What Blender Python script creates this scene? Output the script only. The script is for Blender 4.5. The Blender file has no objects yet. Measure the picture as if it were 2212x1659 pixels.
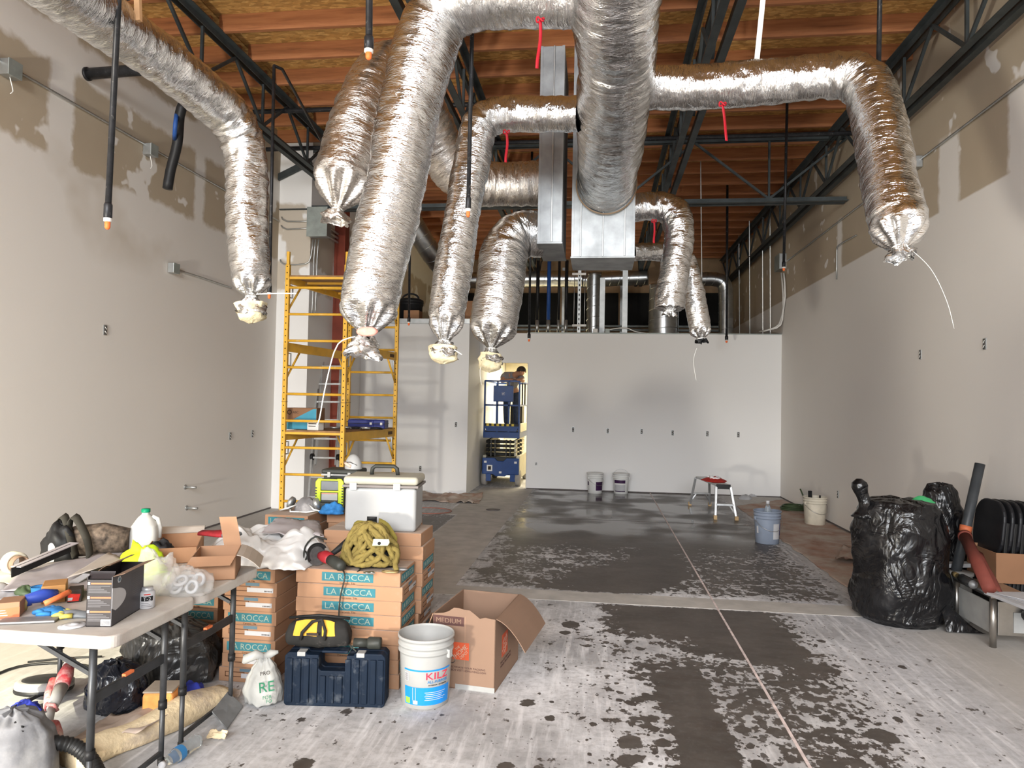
import bpy, bmesh, math, random
from mathutils import Vector, Matrix, noise, Quaternion
R_ = math.radians
scene = bpy.context.scene
C = scene.collection
# ------------------------------------------------------------------ camera
EYE = Vector((0, 0, 1.65)); FPX = 1500.0; IW, IH = 2212, 1659
YAW, PITCH, ROLL = R_(7.1335), R_(1.5619), R_(1.1)
_f = Vector((-math.sin(YAW)*math.cos(PITCH), math.cos(YAW)*math.cos(PITCH), math.sin(PITCH)))
_r = Vector((math.cos(YAW), math.sin(YAW), 0)); _u = _r.cross(_f)
CR = _r*math.cos(ROLL) + _u*math.sin(ROLL); CU = -_r*math.sin(ROLL) + _u*math.cos(ROLL)
cam = bpy.data.objects.new('camera', bpy.data.cameras.new('camera')); C.objects.link(cam)
cam.data.sensor_width = 36; cam.data.lens = FPX/IW*36
cam.data.clip_start = .05; cam.data.clip_end = 200
m = Matrix((( CR.x, CU.x, -_f.x, EYE.x), (CR.y, CU.y, -_f.y, EYE.y), (CR.z, CU.z, -_f.z, EYE.z), (0, 0, 0, 1)))
cam.matrix_world = m
scene.camera = cam
# ------------------------------------------------------------------ light
w = bpy.data.worlds.new('world'); scene.world = w; w.use_nodes = True
bg = w.node_tree.nodes['Background']; bg.inputs[0].default_value = (.80, .88, 1, 1); bg.inputs[1].default_value = 1.0
def area(name, loc, target, sx, sy, power, col):
    l = bpy.data.lights.new(name, 'AREA'); l.shape = 'RECTANGLE'; l.size = sx; l.size_y = sy; l.energy = power; l.color = col
    o = bpy.data.objects.new(name, l); C.objects.link(o); o.location = loc
    o.rotation_euler = (Vector(target)-Vector(loc)).to_track_quat('-Z', 'Y').to_euler()
    return o
area('storefront_daylight', (-.6, -10.5, 6.0), (-.6, 5.5, .5), 12.0, 6.0, 3100, (.97, .985, 1))      # glazed shop front behind the camera
area('low_sun_glint', (-3.3, -2.3, .50), (-.8, 9, 2.2), .42, .42, 310, (1, .94, .82))             # sunlight thrown up from the threshold
area('back_room_light', (-1.2, 15.6, 2.60), (-1.2, 15.6, 0), 1.6, 1.2, 120, (1, .90, .66))         # lit room beyond the doorway
sl_ = bpy.data.lights.new('sunbeam_through_glass', 'SPOT'); sl_.energy = 15000; sl_.color = (1, .93, .66); sl_.spot_size = R_(8.0); sl_.spot_blend = .5; sl_.shadow_soft_size = .08
so_ = bpy.data.objects.new('sunbeam_through_glass', sl_); C.objects.link(so_); so_.location = (-3.9, -8, 6.6)          # patch of sun on the floor by the left wall
so_.rotation_euler = (Vector((-3.45, 3.8, 0))-so_.location).to_track_quat('-Z', 'Y').to_euler()
vs = scene.view_settings
vs.view_transform = 'Standard'; vs.look = 'None'; vs.gamma = 1; vs.exposure = .52; vs.use_curve_mapping = False
# ------------------------------------------------------------------ measuring helpers
def ray(x, y): return CR*(x-IW/2) + CU*(IH/2-y) + _f*FPX
def P(x, y, Y): d = ray(x, y); return EYE + d*(Y/d.y)
def PX(x, y, X): d = ray(x, y); return EYE + d*(X/d.x)
def PZ(x, y, z=0): d = ray(x, y); return EYE + d*((z-EYE.z)/d.z)
rnd = random.Random(7)
# ------------------------------------------------------------------ materials
MATS = {}
def nt(name):
    M = bpy.data.materials.new(name); M.use_nodes = True; t = M.node_tree; MATS[name] = M
    return M, t, t.nodes['Principled BSDF']
def nd(t, typ, **kw):
    n = t.nodes.new(typ)
    for k, v in kw.items():
        if k.startswith('i_'): n.inputs[k[2:]].default_value = v
        else: setattr(n, k, v)
    return n
def ln(t, a, b): t.links.new(a, b)
def coords(t, kind='Object', scale=(1, 1, 1)):
    tc = nd(t, 'ShaderNodeTexCoord'); mp = nd(t, 'ShaderNodeMapping'); mp.inputs['Scale'].default_value = scale
    ln(t, tc.outputs[kind], mp.inputs[0]); return mp.outputs[0]
def nz(t, vec, scale, detail=3, rough=.55, dist=0):
    n = nd(t, 'ShaderNodeTexNoise'); n.inputs['Scale'].default_value = scale; n.inputs['Detail'].default_value = detail
    n.inputs['Roughness'].default_value = rough; n.inputs['Distortion'].default_value = dist
    if vec is not None: ln(t, vec, n.inputs['Vector'])
    return n.outputs['Fac']
def ramp(t, fac, stops):
    r = nd(t, 'ShaderNodeValToRGB'); e = r.color_ramp.elements
    while len(e) > len(stops): e.remove(e[-1])
    while len(e) < len(stops): e.new(.5)
    for el, (p, c) in zip(e, stops):
        el.position = p; el.color = (c if len(c) == 4 else (*c, 1)) if not isinstance(c, (int, float)) else (c, c, c, 1)
    ln(t, fac, r.inputs[0]); return r.outputs[0]
def mix(t, fac, a, b, blend='MIX'):
    n = nd(t, 'ShaderNodeMix', data_type='RGBA', blend_type=blend)
    for s, v in ((0, fac), (6, a), (7, b)):
        if hasattr(v, 'links') or isinstance(v, bpy.types.NodeSocket): ln(t, v, n.inputs[s])
        elif s == 0: n.inputs[0].default_value = v
        else: n.inputs[s].default_value = (*v, 1) if len(v) == 3 else v
    return n.outputs[2]
def mth(t, op, a, b=None, c=None, clamp=False):
    n = nd(t, 'ShaderNodeMath', operation=op); n.use_clamp = clamp
    for i, v in enumerate((a, b, c)):
        if v is None: continue
        if isinstance(v, bpy.types.NodeSocket): ln(t, v, n.inputs[i])
        else: n.inputs[i].default_value = v
    return n.outputs[0]
def bump(t, b, height, strength=.3, dist=.01):
    n = nd(t, 'ShaderNodeBump'); n.inputs['Strength'].default_value = strength; n.inputs['Distance'].default_value = dist
    ln(t, height, n.inputs['Height']); ln(t, n.outputs[0], b.inputs['Normal']); return n
def mat(name, col, rough=.6, metal=0, var=.12, vs=9, bp=0, bs=40, dust=None, dscale=6, dlo=.5, dhi=.7, trans=0, alpha=1, ior=1.45, stretch=(1, 1, 1), spec=.28, emit=0):
    if name in MATS: return MATS[name]
    M, t, b = nt(name)
    b.inputs['Roughness'].default_value = rough; b.inputs['Metallic'].default_value = metal
    b.inputs['Specular IOR Level'].default_value = spec
    v = coords(t, 'Object', stretch)
    n = nz(t, v, vs, 4)
    lo = tuple(max(0, c*(1-var)) for c in col); hi = tuple(min(1, c*(1+var)) for c in col)
    c = ramp(t, n, [(.3, lo), (.7, hi)])
    if dust:
        d = ramp(t, nz(t, v, dscale, 5, .65), [(dlo, 0), (dhi, 1)])
        c = mix(t, d, c, dust)
    ln(t, c, b.inputs['Base Color'])
    if trans: b.inputs['Transmission Weight'].default_value = trans; b.inputs['IOR'].default_value = ior
    if alpha < 1: b.inputs['Alpha'].default_value = alpha
    if bp: bump(t, b, nz(t, v, bs, 4), bp, .01)
    if emit: b.inputs['Emission Color'].default_value = (*col, 1); b.inputs['Emission Strength'].default_value = emit
    return M
def s2l(*c): return tuple(((x/255)/12.92 if x/255 <= .04045 else ((x/255+.055)/1.055)**2.4) for x in c)
# ------------------------------------------------------------------ mesh helpers
class MB:
    def __init__(s): s.v = []; s.f = []; s.uv = None
    def add(s, vs, fs):
        o = len(s.v); s.v += [Vector(v) for v in vs]; s.f += [tuple(i+o for i in f) for f in fs]; return s
    def box(s, c, d, rot=None):
        x, y, z = (k/2 for k in d); c = Vector(c)
        vs = [Vector((a*x, b*y, e*z)) for e in (-1, 1) for b in (-1, 1) for a in (-1, 1)]
        if rot is not None: vs = [rot @ v for v in vs]
        return s.add([v+c for v in vs], [(0, 2, 3, 1), (4, 5, 7, 6), (0, 1, 5, 4), (2, 6, 7, 3), (0, 4, 6, 2), (1, 3, 7, 5)])
    def bx(s, x0, x1, y0, y1, z0, z1): return s.box(((x0+x1)/2, (y0+y1)/2, (z0+z1)/2), (abs(x1-x0), abs(y1-y0), abs(z1-z0)))
    def beam(s, p0, p1, w, h, upv=(0, 0, 1)):
        p0, p1 = Vector(p0), Vector(p1); d = (p1-p0); L = d.length; d.normalize(); u = Vector(upv)
        if abs(d.dot(u)) > .99: u = Vector((0, 1, 0))
        sx = d.cross(u).normalized(); u = sx.cross(d)
        rot = Matrix((sx, d, u)).transposed()
        return s.box((p0+p1)/2, (w, L, h), rot)
    def tube(s, pts, r, n=8, cap=True, closed=False):
        pts = [Vector(p) for p in pts]; N = len(pts)
        rs = r if isinstance(r, (list, tuple)) else [r]*N
        T = []
        for i in range(N):
            a = pts[(i-1) % N] if (closed or i > 0) else pts[i]; b = pts[(i+1) % N] if (closed or i < N-1) else pts[i]
            d = (b-a); T.append(d.normalized() if d.length > 1e-9 else Vector((0, 0, 1)))
        u = T[0].orthogonal().normalized(); vs = []
        for i in range(N):
            if i: u = (T[i-1].rotation_difference(T[i]) @ u)
            u = (u - T[i]*u.dot(T[i])).normalized(); w2 = T[i].cross(u)
            vs += [pts[i] + (u*math.cos(2*math.pi*k/n) + w2*math.sin(2*math.pi*k/n))*rs[i] for k in range(n)]
        fs = []
        for i in range(N if closed else N-1):
            j = (i+1) % N
            fs += [(i*n+k, i*n+(k+1) % n, j*n+(k+1) % n, j*n+k) for k in range(n)]
        if cap and not closed: fs += [tuple(range(n))[::-1], tuple((N-1)*n+k for k in range(n))]
        return s.add(vs, fs)
    def cyl(s, p0, p1, r0, r1=None, n=14): return s.tube([p0, p1], [r0, r0 if r1 is None else r1], n)
    def lathe(s, prof, c=(0, 0, 0), n=28, rot=None, sq=None):
        c = Vector(c); vs = []
        for (r, z) in prof:
            for k in range(n):
                a = 2*math.pi*k/n; x, y = math.cos(a)*r, math.sin(a)*r
                v = Vector((x, y, z)); vs.append((rot @ v if rot is not None else v)+c)
        fs = [(i*n+k, i*n+(k+1) % n, (i+1)*n+(k+1) % n, (i+1)*n+k) for i in range(len(prof)-1) for k in range(n)]
        if prof[0][0] > 1e-4: fs.append(tuple(range(n))[::-1])
        if prof[-1][0] > 1e-4: fs.append(tuple((len(prof)-1)*n+k for k in range(n)))
        return s.add(vs, fs)
    def shell(s, prof, c=(0, 0, 0), n=28, rot=None):      # lathe without caps
        k0 = len(s.f); s.lathe(prof, c, n, rot)
        s.f = [f for i, f in enumerate(s.f) if i < k0 or len(f) == 4]; return s
    def prism(s, poly, M, h):                             # 2D outline in the XY of M, thickness h along its Z
        n = len(poly); vs = [M @ Vector((x, y, 0)) for x, y in poly] + [M @ Vector((x, y, h)) for x, y in poly]
        return s.add(vs, [tuple(range(n))[::-1], tuple(range(n, 2*n))] + [(i, (i+1) % n, n+(i+1) % n, n+i) for i in range(n)])
    def grid(s, fn, nu, nv, wrapu=False):
        vs = [fn(i/(nu if wrapu else nu-1), j/(nv-1)) for j in range(nv) for i in range(nu)]
        fs = []
        for j in range(nv-1):
            for i in range(nu if wrapu else nu-1):
                k = (i+1) % nu; fs.append((j*nu+i, j*nu+k, (j+1)*nu+k, (j+1)*nu+i))
        return s.add(vs, fs)
    def sheet(s, fn, nu, nv, th):                         # a grid with thickness
        top = [Vector(fn(i/(nu-1), j/(nv-1))) for j in range(nv) for i in range(nu)]
        N = nu*nv; nrm = []
        for j in range(nv):
            for i in range(nu):
                a = top[j*nu+min(i+1, nu-1)]-top[j*nu+max(i-1, 0)]; b = top[min(j+1, nv-1)*nu+i]-top[max(j-1, 0)*nu+i]
                q = a.cross(b); nrm.append(q.normalized() if q.length > 1e-12 else Vector((0, 0, 1)))
        bot = [top[k]-nrm[k]*th for k in range(N)]
        fs = []
        for j in range(nv-1):
            for i in range(nu-1):
                q = (j*nu+i, j*nu+i+1, (j+1)*nu+i+1, (j+1)*nu+i); fs += [q, tuple(N+k for k in q[::-1])]
        ed = [i for i in range(nu)] + [j*nu+nu-1 for j in range(1, nv)] + [(nv-1)*nu+i for i in range(nu-2, -1, -1)] + [j*nu for j in range(nv-2, 0, -1)]
        for a, b in zip(ed, ed[1:]+ed[:1]): fs.append((b, a, N+a, N+b))
        return s.add(top+bot, fs)
    def mesh(s, name, smooth=False, org=None):
        me = bpy.data.meshes.new(name); o = Vector(org) if org is not None else Vector((0, 0, 0))
        me.from_pydata([v-o for v in s.v], [], s.f); me.validate()
        if smooth: me.polygons.foreach_set('use_smooth', [True]*len(me.polygons))
        me.update(); return me
    def build(s, name, material, parent=None, smooth=False, bev=0, label=None, cat=None, group=None, kind=None, sub=0, seg=2):
        if parent is None and s.v:
            xs = [v.x for v in s.v]; ys = [v.y for v in s.v]; zs = [v.z for v in s.v]
            org = Vector(((min(xs)+max(xs))/2, (min(ys)+max(ys))/2, min(zs)))
        else: org = Vector((0, 0, 0))
        o = bpy.data.objects.new(name, s.mesh(name, smooth, org)); C.objects.link(o); o.location = org
        if material: o.data.materials.append(MATS[material] if isinstance(material, str) else material)
        if parent is not None:
            o.parent = parent
            if parent.type == 'EMPTY' and parent.get('_w'): o.matrix_parent_inverse = Matrix.Translation(-Vector(parent.location))
            elif parent.type != 'EMPTY' and parent.parent is None: o.matrix_parent_inverse = Matrix.Translation(-Vector(parent.location))
        if bev:
            md = o.modifiers.new('bevel', 'BEVEL'); md.width = bev; md.segments = seg; md.limit_method = 'ANGLE'; md.angle_limit = R_(35)
        if sub:
            md = o.modifiers.new('smooth', 'SUBSURF'); md.levels = sub; md.render_levels = sub
        if smooth or bev:
            if not smooth: o.data.polygons.foreach_set('use_smooth', [False]*len(o.data.polygons))
        tag(o, label, cat, group, kind); return o
def tag(o, label=None, cat=None, group=None, kind=None):
    if label: o['label'] = label
    if cat: o['category'] = cat
    if group: o['group'] = group
    if kind: o['kind'] = kind
    return o
def thing(name, loc, label, cat, group=None, rz=0, world=False, kind=None):
    o = bpy.data.objects.new(name, None); C.objects.link(o); o.location = loc; o.rotation_euler = (0, 0, rz); o.empty_display_size = .1
    if world: o['_w'] = 1
    return tag(o, label, cat, group, kind)
def copy_tree(o, parent=None):
    c = o.copy(); C.objects.link(c); c.parent = parent
    for ch in o.children: copy_tree(ch, c)
    return c
def fr(o, x, y, z=None):                                   # frame matrix from origin and two axes
    x = Vector(x).normalized(); z2 = x.cross(Vector(y)).normalized(); y = z2.cross(x)
    return Matrix(((x.x, y.x, z2.x, o[0]), (x.y, y.y, z2.y, o[1]), (x.z, y.z, z2.z, o[2]), (0, 0, 0, 1)))
TXT = {}
def text(s, M, width, material, parent, name='lettering', height=None, ex=.0006, label=None):
    if s not in TXT:
        cu = bpy.data.curves.new('t', 'FONT'); cu.body = s; cu.extrude = .02; cu.resolution_u = 2; cu.align_x = 'CENTER'; cu.align_y = 'CENTER'
        ob = bpy.data.objects.new('t', cu); C.objects.link(ob)
        me = bpy.data.meshes.new_from_object(ob); bpy.data.objects.remove(ob)
        xs = [v.co.x for v in me.vertices]; ys = [v.co.y for v in me.vertices]
        TXT[s] = (me, min(xs), max(xs), min(ys), max(ys))
    me, x0, x1, y0, y1 = TXT[s]
    m2 = me.copy(); sx = width/(x1-x0); sy = height/(y1-y0) if height else sx
    m2.transform(M @ Matrix.Diagonal((sx, sy, ex/.02, 1)) @ Matrix.Translation((-(x0+x1)/2, -(y0+y1)/2, 0)))
    o = bpy.data.objects.new(name, m2); C.objects.link(o); m2.materials.clear(); m2.materials.append(MATS[material])
    o.parent = parent
    if parent.type == 'EMPTY' and parent.get('_w'): o.matrix_parent_inverse = Matrix.Translation(-Vector(parent.location))
    elif parent.type != 'EMPTY' and parent.parent is None: o.matrix_parent_inverse = Matrix.Translation(-Vector(parent.location))
    if label: o['label'] = label
    return o
def spline(pts, step):                                      # Catmull-Rom through (Vector, radius) pairs
    pts = [(Vector(p), r) for p, r in pts]; out = []
    for i in range(len(pts)-1):
        a = pts[max(i-1, 0)]; b = pts[i]; c = pts[i+1]; d = pts[min(i+2, len(pts)-1)]
        n = max(2, int((c[0]-b[0]).length/step))
        for k in range(n):
            t = k/n; q = []
            for f in (0, 1):
                A, B, D, E = a[f], b[f], c[f], d[f]
                q.append(.5*((2*B) + (D-A)*t + (2*A-5*B+4*D-E)*t*t + (3*B-A-3*D+E)*t**3))
            out.append((q[0], q[1]))
    out.append(pts[-1]); return out
def tubepath(mb, pts, r, step=.03, n=8):
    q = spline([(p, r) for p in pts], step); mb.tube([a for a, b in q], r, n); return mb
# ------------------------------------------------------------------ surface materials
def wallmat(name, seam):
    M, t, b = nt(name); v = coords(t); sp = nd(t, 'ShaderNodeSeparateXYZ')
    geo = nd(t, 'ShaderNodeNewGeometry'); ln(t, geo.outputs['Position'], sp.inputs[0])
    X, Y, Z = sp.outputs
    wob = mth(t, 'MULTIPLY', mth(t, 'SUBTRACT', nz(t, geo.outputs['Position'], 1.3, 4), .5), .20)
    wob2 = mth(t, 'MULTIPLY', mth(t, 'SUBTRACT', nz(t, geo.outputs['Position'], 7, 4), .5), .12)
    W = mth(t, 'ADD', wob, wob2)
    paint = mix(t, nz(t, geo.outputs['Position'], .6, 3), (.735, .70, .655), (.79, .755, .71))
    tan = mix(t, nz(t, geo.outputs['Position'], 2.2, 4), (.43, .355, .26), (.49, .41, .31))
    def band(val, lo, hi, soft=.03):
        a = nd(t, 'ShaderNodeMapRange', clamp=True); a.inputs[1].default_value = lo-soft; a.inputs[2].default_value = lo+soft; ln(t, val, a.inputs[0])
        c = nd(t, 'ShaderNodeMapRange', clamp=True); c.inputs[1].default_value = hi-soft; c.inputs[2].default_value = hi+soft; ln(t, val, c.inputs[0])
        return mth(t, 'SUBTRACT', a.outputs[0], c.outputs[0], clamp=True)
    if seam == 'left':
        zz = mth(t, 'ADD', Z, W)
        up = band(zz, 3.78, 4.62); up2 = band(zz, 4.95, 6.0)
        fy = mth(t, 'ADD', Y, wob2)
        gaps = mth(t, 'ADD', band(fy, 5.50, 5.80), band(fy, 7.75, 7.95), clamp=True)
        spots = ramp(t, nz(t, geo.outputs['Position'], 2.4, 3), [(.62, 0), (.65, 1)])
        un = mth(t, 'MULTIPLY', mth(t, 'ADD', up, up2, clamp=True), mth(t, 'SUBTRACT', 1, gaps, clamp=True))
        un = mth(t, 'MULTIPLY', un, mth(t, 'SUBTRACT', 1, spots, clamp=True), clamp=True)
        un2 = mth(t, 'MULTIPLY', band(zz, 3.1, 3.9, .2), ramp(t, nz(t, geo.outputs['Position'], .9, 3), [(.5, 0), (.62, .45)]))
        un = mth(t, 'ADD', un, un2, clamp=True)
    elif seam == 'right':
        zz = mth(t, 'ADD', Z, mth(t, 'MULTIPLY', wob2, .1))
        up = band(zz, 3.64, 7, .01)
        fy = mth(t, 'ADD', Y, wob2); zg = mth(t, 'ADD', Z, wob)
        below = mth(t, 'SUBTRACT', 1, band(zg, 4.33, 8, .05), clamp=True)
        g = mth(t, 'ADD', band(fy, 5.0, 6.2), mth(t, 'ADD', band(fy, 7.0, 7.4), mth(t, 'ADD', band(fy, 8.6, 8.75), band(fy, 10.2, 10.4))), clamp=True)
        g = mth(t, 'MULTIPLY', g, below)
        spots = ramp(t, nz(t, geo.outputs['Position'], 3.3, 2), [(.64, 0), (.67, 1)])
        un = mth(t, 'MULTIPLY', up, mth(t, 'SUBTRACT', 1, g, clamp=True))
        un = mth(t, 'MULTIPLY', un, mth(t, 'SUBTRACT', 1, spots, clamp=True), clamp=True)
    else:
        zz = mth(t, 'ADD', Z, W); un = mth(t, 'MULTIPLY', band(zz, 3.3, 4.6), ramp(t, nz(t, geo.outputs['Position'], 1.6, 3), [(.42, 0), (.46, .8)]))
        paint = mix(t, nz(t, geo.outputs['Position'], .5, 3), (.79, .78, .765), (.83, .82, .805))
    ln(t, mix(t, un, paint, tan), b.inputs['Base Color'])
    b.inputs['Roughness'].default_value = .75; b.inputs['Specular IOR Level'].default_value = .3
    bump(t, b, nz(t, geo.outputs['Position'], 90, 3), .10, .004)
    return M
wallmat('wall_left_paint', 'left'); wallmat('wall_right_paint', 'right'); wallmat('wall_back_paint', 'back')
def floormat():
    M, t, b = nt('concrete_floor'); geo = nd(t, 'ShaderNodeNewGeometry'); p = geo.outputs['Position']
    sp = nd(t, 'ShaderNodeSeparateXYZ'); ln(t, p, sp.inputs[0]); X, Y, Z = sp.outputs
    def sm(val, lo, hi):
        a = nd(t, 'ShaderNodeMapRange', clamp=True, interpolation_type='SMOOTHSTEP'); a.inputs[1].default_value = lo; a.inputs[2].default_value = hi; ln(t, val, a.inputs[0]); return a.outputs[0]
    def inv(a): return mth(t, 'SUBTRACT', 1, a, clamp=True)
    def mul(*a):
        r = a[0]
        for q in a[1:]: r = mth(t, 'MULTIPLY', r, q)
        return r
    def mp(scale, rz=0):
        n = nd(t, 'ShaderNodeMapping'); n.inputs['Scale'].default_value = scale; n.inputs['Rotation'].default_value = (0, 0, rz); ln(t, p, n.inputs[0]); return n.outputs[0]
    # dry concrete: grey with white dust and tan towards the walls
    dust = nz(t, mp((1, 1, 1)), .9, 5, .62)
    Xd = mth(t, 'ADD', X, mth(t, 'MULTIPLY', mth(t, 'SUBTRACT', dust, .5), 2.2))
    fine = nz(t, mp((1, 1, 1)), 22, 5, .7)
    dry = mix(t, ramp(t, dust, [(.38, 0), (.64, 1)]), (.33, .325, .33), (.80, .80, .82))
    dry = mix(t, mth(t, 'MULTIPLY', sm(Xd, 1.1, 2.1), .65), dry, (.36, .36, .385))
    dry = mix(t, mth(t, 'MULTIPLY', inv(sm(Xd, -1.3, -.2)), .45), dry, (.36, .355, .36))
    dry = mix(t, ramp(t, fine, [(.44, 0), (.72, .6)]), dry, (.25, .24, .24))
    streak = nz(t, mp((9, .9, 1), R_(35)), 2.2, 4, .6)
    dry = mix(t, ramp(t, streak, [(.50, 0), (.72, .6)]), dry, (.86, .855, .87))
    scuff = nz(t, mp((2.2, 7, 1), R_(-25)), 2.6, 5, .7)
    dry = mix(t, ramp(t, scuff, [(.55, 0), (.72, .5)]), dry, (.27, .26, .26))
    side = mth(t, 'MAXIMUM', sm(X, 2.0, 2.7), inv(sm(X, -3.7, -2.8)))
    dry = mix(t, mth(t, 'MULTIPLY', side, .8), dry, (.42, .39, .35))
    # wetness: a broad field broken into splashes and drops
    big = nz(t, mp((1, 1, 1)), .75, 3, .5)
    mid = nz(t, mp((1.0, 1.0, 1)), 4.2, 4, .62)
    sml = nz(t, mp((1, .8, 1)), 19, 4, .6)
    Xw = mth(t, 'ADD', X, mth(t, 'MULTIPLY', mth(t, 'SUBTRACT', mid, .5), .9))
    far = mul(sm(Y, 6.12, 6.4), sm(Xw, -1.35, -1.0), inv(sm(Xw, 1.9, 2.5)))
    farcore = mul(sm(Y, 7.6, 9.4), sm(Xw, -1.3, -.9), inv(sm(Xw, 1.6, 2.4)))
    wedge = mul(sm(mth(t, 'ADD', Y, mth(t, 'MULTIPLY', X, -1.3)), 5.6, 5.9), inv(sm(mth(t, 'ADD', Y, mth(t, 'MULTIPLY', X, -1.1)), 6.6, 7.6)), sm(Y, 6.15, 6.3), sm(Xw, -.5, -.1), inv(sm(X, .75, .95)))
    near = mul(inv(sm(Y, 5.80, 5.92)), sm(Xw, -.7, .6), inv(sm(Xw, 1.2, 2.0)))
    nearA = mul(sm(mth(t, 'ADD', Y, mth(t, 'MULTIPLY', Xw, .55)), 5.15, 5.55), inv(sm(Y, 5.82, 5.9)), sm(X, -.1, .3), inv(sm(Xw, 1.2, 1.55)))
    trail = mul(sm(Xw, .22, .42), inv(sm(X, .62, .70)), inv(sm(Y, 4.3, 4.7)))
    mids = mul(sm(Xw, .5, .9), inv(sm(Xw, 1.3, 1.6)), inv(sm(Y, 5.1, 5.5)))
    def add(*a):
        r = a[0]
        for q in a[1:]: r = mth(t, 'ADD', r, q)
        return r
    def cen(n, k): return mth(t, 'MULTIPLY', mth(t, 'SUBTRACT', n, .5), k)
    field = add(mul(far, .30), mul(farcore, .55), mul(near, .15), mul(nearA, .5), mul(trail, .55), mul(wedge, .5), mul(mids, .16), mul(sm(Xw, -3.0, -2.5), inv(sm(X, -2.06, -2.02)), sm(Y, 7.6, 8.3), inv(sm(Y, 9.6, 10.3)), .5))
    score = add(field, cen(big, .45), cen(mid, .75), cen(sml, 1.25))
    wet = mul(sm(score, .22, .30), inv(side))
    damp = mul(sm(add(field, cen(big, .4), cen(mid, .5)), .0, .30), inv(side))
    # single drops, thicker where the splashing was
    def drops(scale, pw, rmax, dens, jg):
        vo = nd(t, 'ShaderNodeTexVoronoi', feature='F1'); vo.inputs['Scale'].default_value = scale; ln(t, mp((1, .85, 1)), vo.inputs['Vector'])
        sc_ = nd(t, 'ShaderNodeSeparateColor'); ln(t, vo.outputs['Color'], sc_.inputs[0])
        rad = mul(mth(t, 'POWER', sc_.outputs[0], pw), mth(t, 'MULTIPLY', dens, rmax))
        return sm(mth(t, 'SUBTRACT', rad, mth(t, 'ADD', vo.outputs['Distance'], cen(nz(t, mp((1, 1, 1)), scale*4.5, 2), jg))), 0, .03)
    zone = mul(inv(sm(Y, 5.7, 5.88)), inv(sm(X, 1.7, 2.4)), sm(X, -2.0, -1.3))
    core = mul(zone, add(mul(sm(X, -.4, .7), inv(sm(X, 1.1, 2.0)), .75), .25))
    d1 = drops(5.5, 3, .42, zone, .22); d2 = drops(13, 1.6, .62, core, .25); d3 = drops(26, 1.4, .60, core, .2)
    d4 = mul(drops(8, 1.2, .70, mul(far, inv(farcore)), .45), far)
    wet = mth(t, 'MAXIMUM', wet, mth(t, 'MAXIMUM', mth(t, 'MAXIMUM', d1, d4), mth(t, 'MAXIMUM', d2, mth(t, 'MULTIPLY', d3, .9))))
    wcol = mix(t, nz(t, mp((1, 1, 1)), 2.2, 5, .65), (.012, .010, .008), (.15, .13, .115))
    wcol = mix(t, ramp(t, nz(t, mp((1.5, 5, 1), R_(30)), 2.4, 4, .6), [(.45, 0), (.75, .6)]), wcol, (.045, .030, .024))
    wcol = mix(t, ramp(t, fine, [(.5, 0), (.78, .4)]), wcol, (.16, .15, .145))
    dry = mix(t, mth(t, 'MULTIPLY', damp, .55), dry, (.30, .29, .285))
    ln(t, mix(t, wet, dry, wcol), b.inputs['Base Color'])
    pud = mul(mul(farcore, sm(Y, 8, 9.5)), ramp(t, nz(t, mp((1, 1, 1)), 1.0, 2), [(.40, 0), (.55, 1)]))
    rg = mth(t, 'SUBTRACT', .82, mth(t, 'MULTIPLY', wet, .34))
    rg = mth(t, 'SUBTRACT', rg, mth(t, 'MULTIPLY', mth(t, 'MULTIPLY', pud, wet), .36))
    ln(t, rg, b.inputs['Roughness'])
    bump(t, b, mth(t, 'MULTIPLY', fine, inv(wet)), .12, .003)
floormat()
mat('concrete_strip', (.44, .415, .385), .9, var=.14, vs=5, bp=.15, bs=60)
mat('chalk', (.62, .52, .50), .95, var=.3, vs=14)
mat('joint_dark', (.12, .105, .10), .8)
def woodmat(name, a, c, osb):
    M, t, b = nt(name); geo = nd(t, 'ShaderNodeNewGeometry')
    mp = nd(t, 'ShaderNodeMapping'); ln(t, geo.outputs['Position'], mp.inputs[0])
    if osb:
        mp.inputs['Scale'].default_value = (1, 2.6, 1); mp.inputs['Rotation'].default_value = (0, 0, .25)
        v = nd(t, 'ShaderNodeTexVoronoi'); v.inputs['Scale'].default_value = 13; ln(t, mp.outputs[0], v.inputs['Vector'])
        s = nd(t, 'ShaderNodeSeparateColor'); ln(t, v.outputs['Color'], s.inputs[0])
        col = ramp(t, s.outputs[0], [(0, tuple(k*.62 for k in a)), (.5, a), (1, c)])
        col = mix(t, ramp(t, nz(t, mp.outputs[0], 18, 5, .7), [(.4, 0), (.7, .6)]), col, tuple(k*.55 for k in a))
    else:
        mp.inputs['Scale'].default_value = (.35, 5, 5)
        n = nz(t, mp.outputs[0], 5, 5, .6, .4)
        col = ramp(t, n, [(.25, tuple(k*.55 for k in a)), (.5, a), (.8, c)])
    ln(t, col, b.inputs['Base Color']); b.inputs['Roughness'].default_value = .7
    bump(t, b, nz(t, mp.outputs[0], 30, 4), .2, .004)
woodmat('osb', (.58, .31, .09), (.76, .47, .17), True)
woodmat('purlin_wood', (.36, .135, .050), (.46, .20, .08), False)
mat('steel_green', (.060, .070, .072), .55, .3, var=.3, vs=5)
mat('steel_lit', (.20, .22, .215), .5, .5, var=.2)
mat('red_oxide', (.20, .040, .022), .6, var=.2, vs=4)
mat('galv', (.33, .345, .355), .58, .80, var=.22, vs=7, bp=.05, bs=8)
mat('galv_strut', (.42, .435, .435), .45, .85, var=.15)
mat('conduit', (.48, .49, .48), .38, .8, var=.12)
mat('box_grey', (.30, .33, .31), .5, .3, var=.15)
mat('black_pipe', (.020, .020, .022), .38, .25, var=.4, vs=20, dust=(.18, .17, .16), dscale=30, dlo=.62, dhi=.75)
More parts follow.
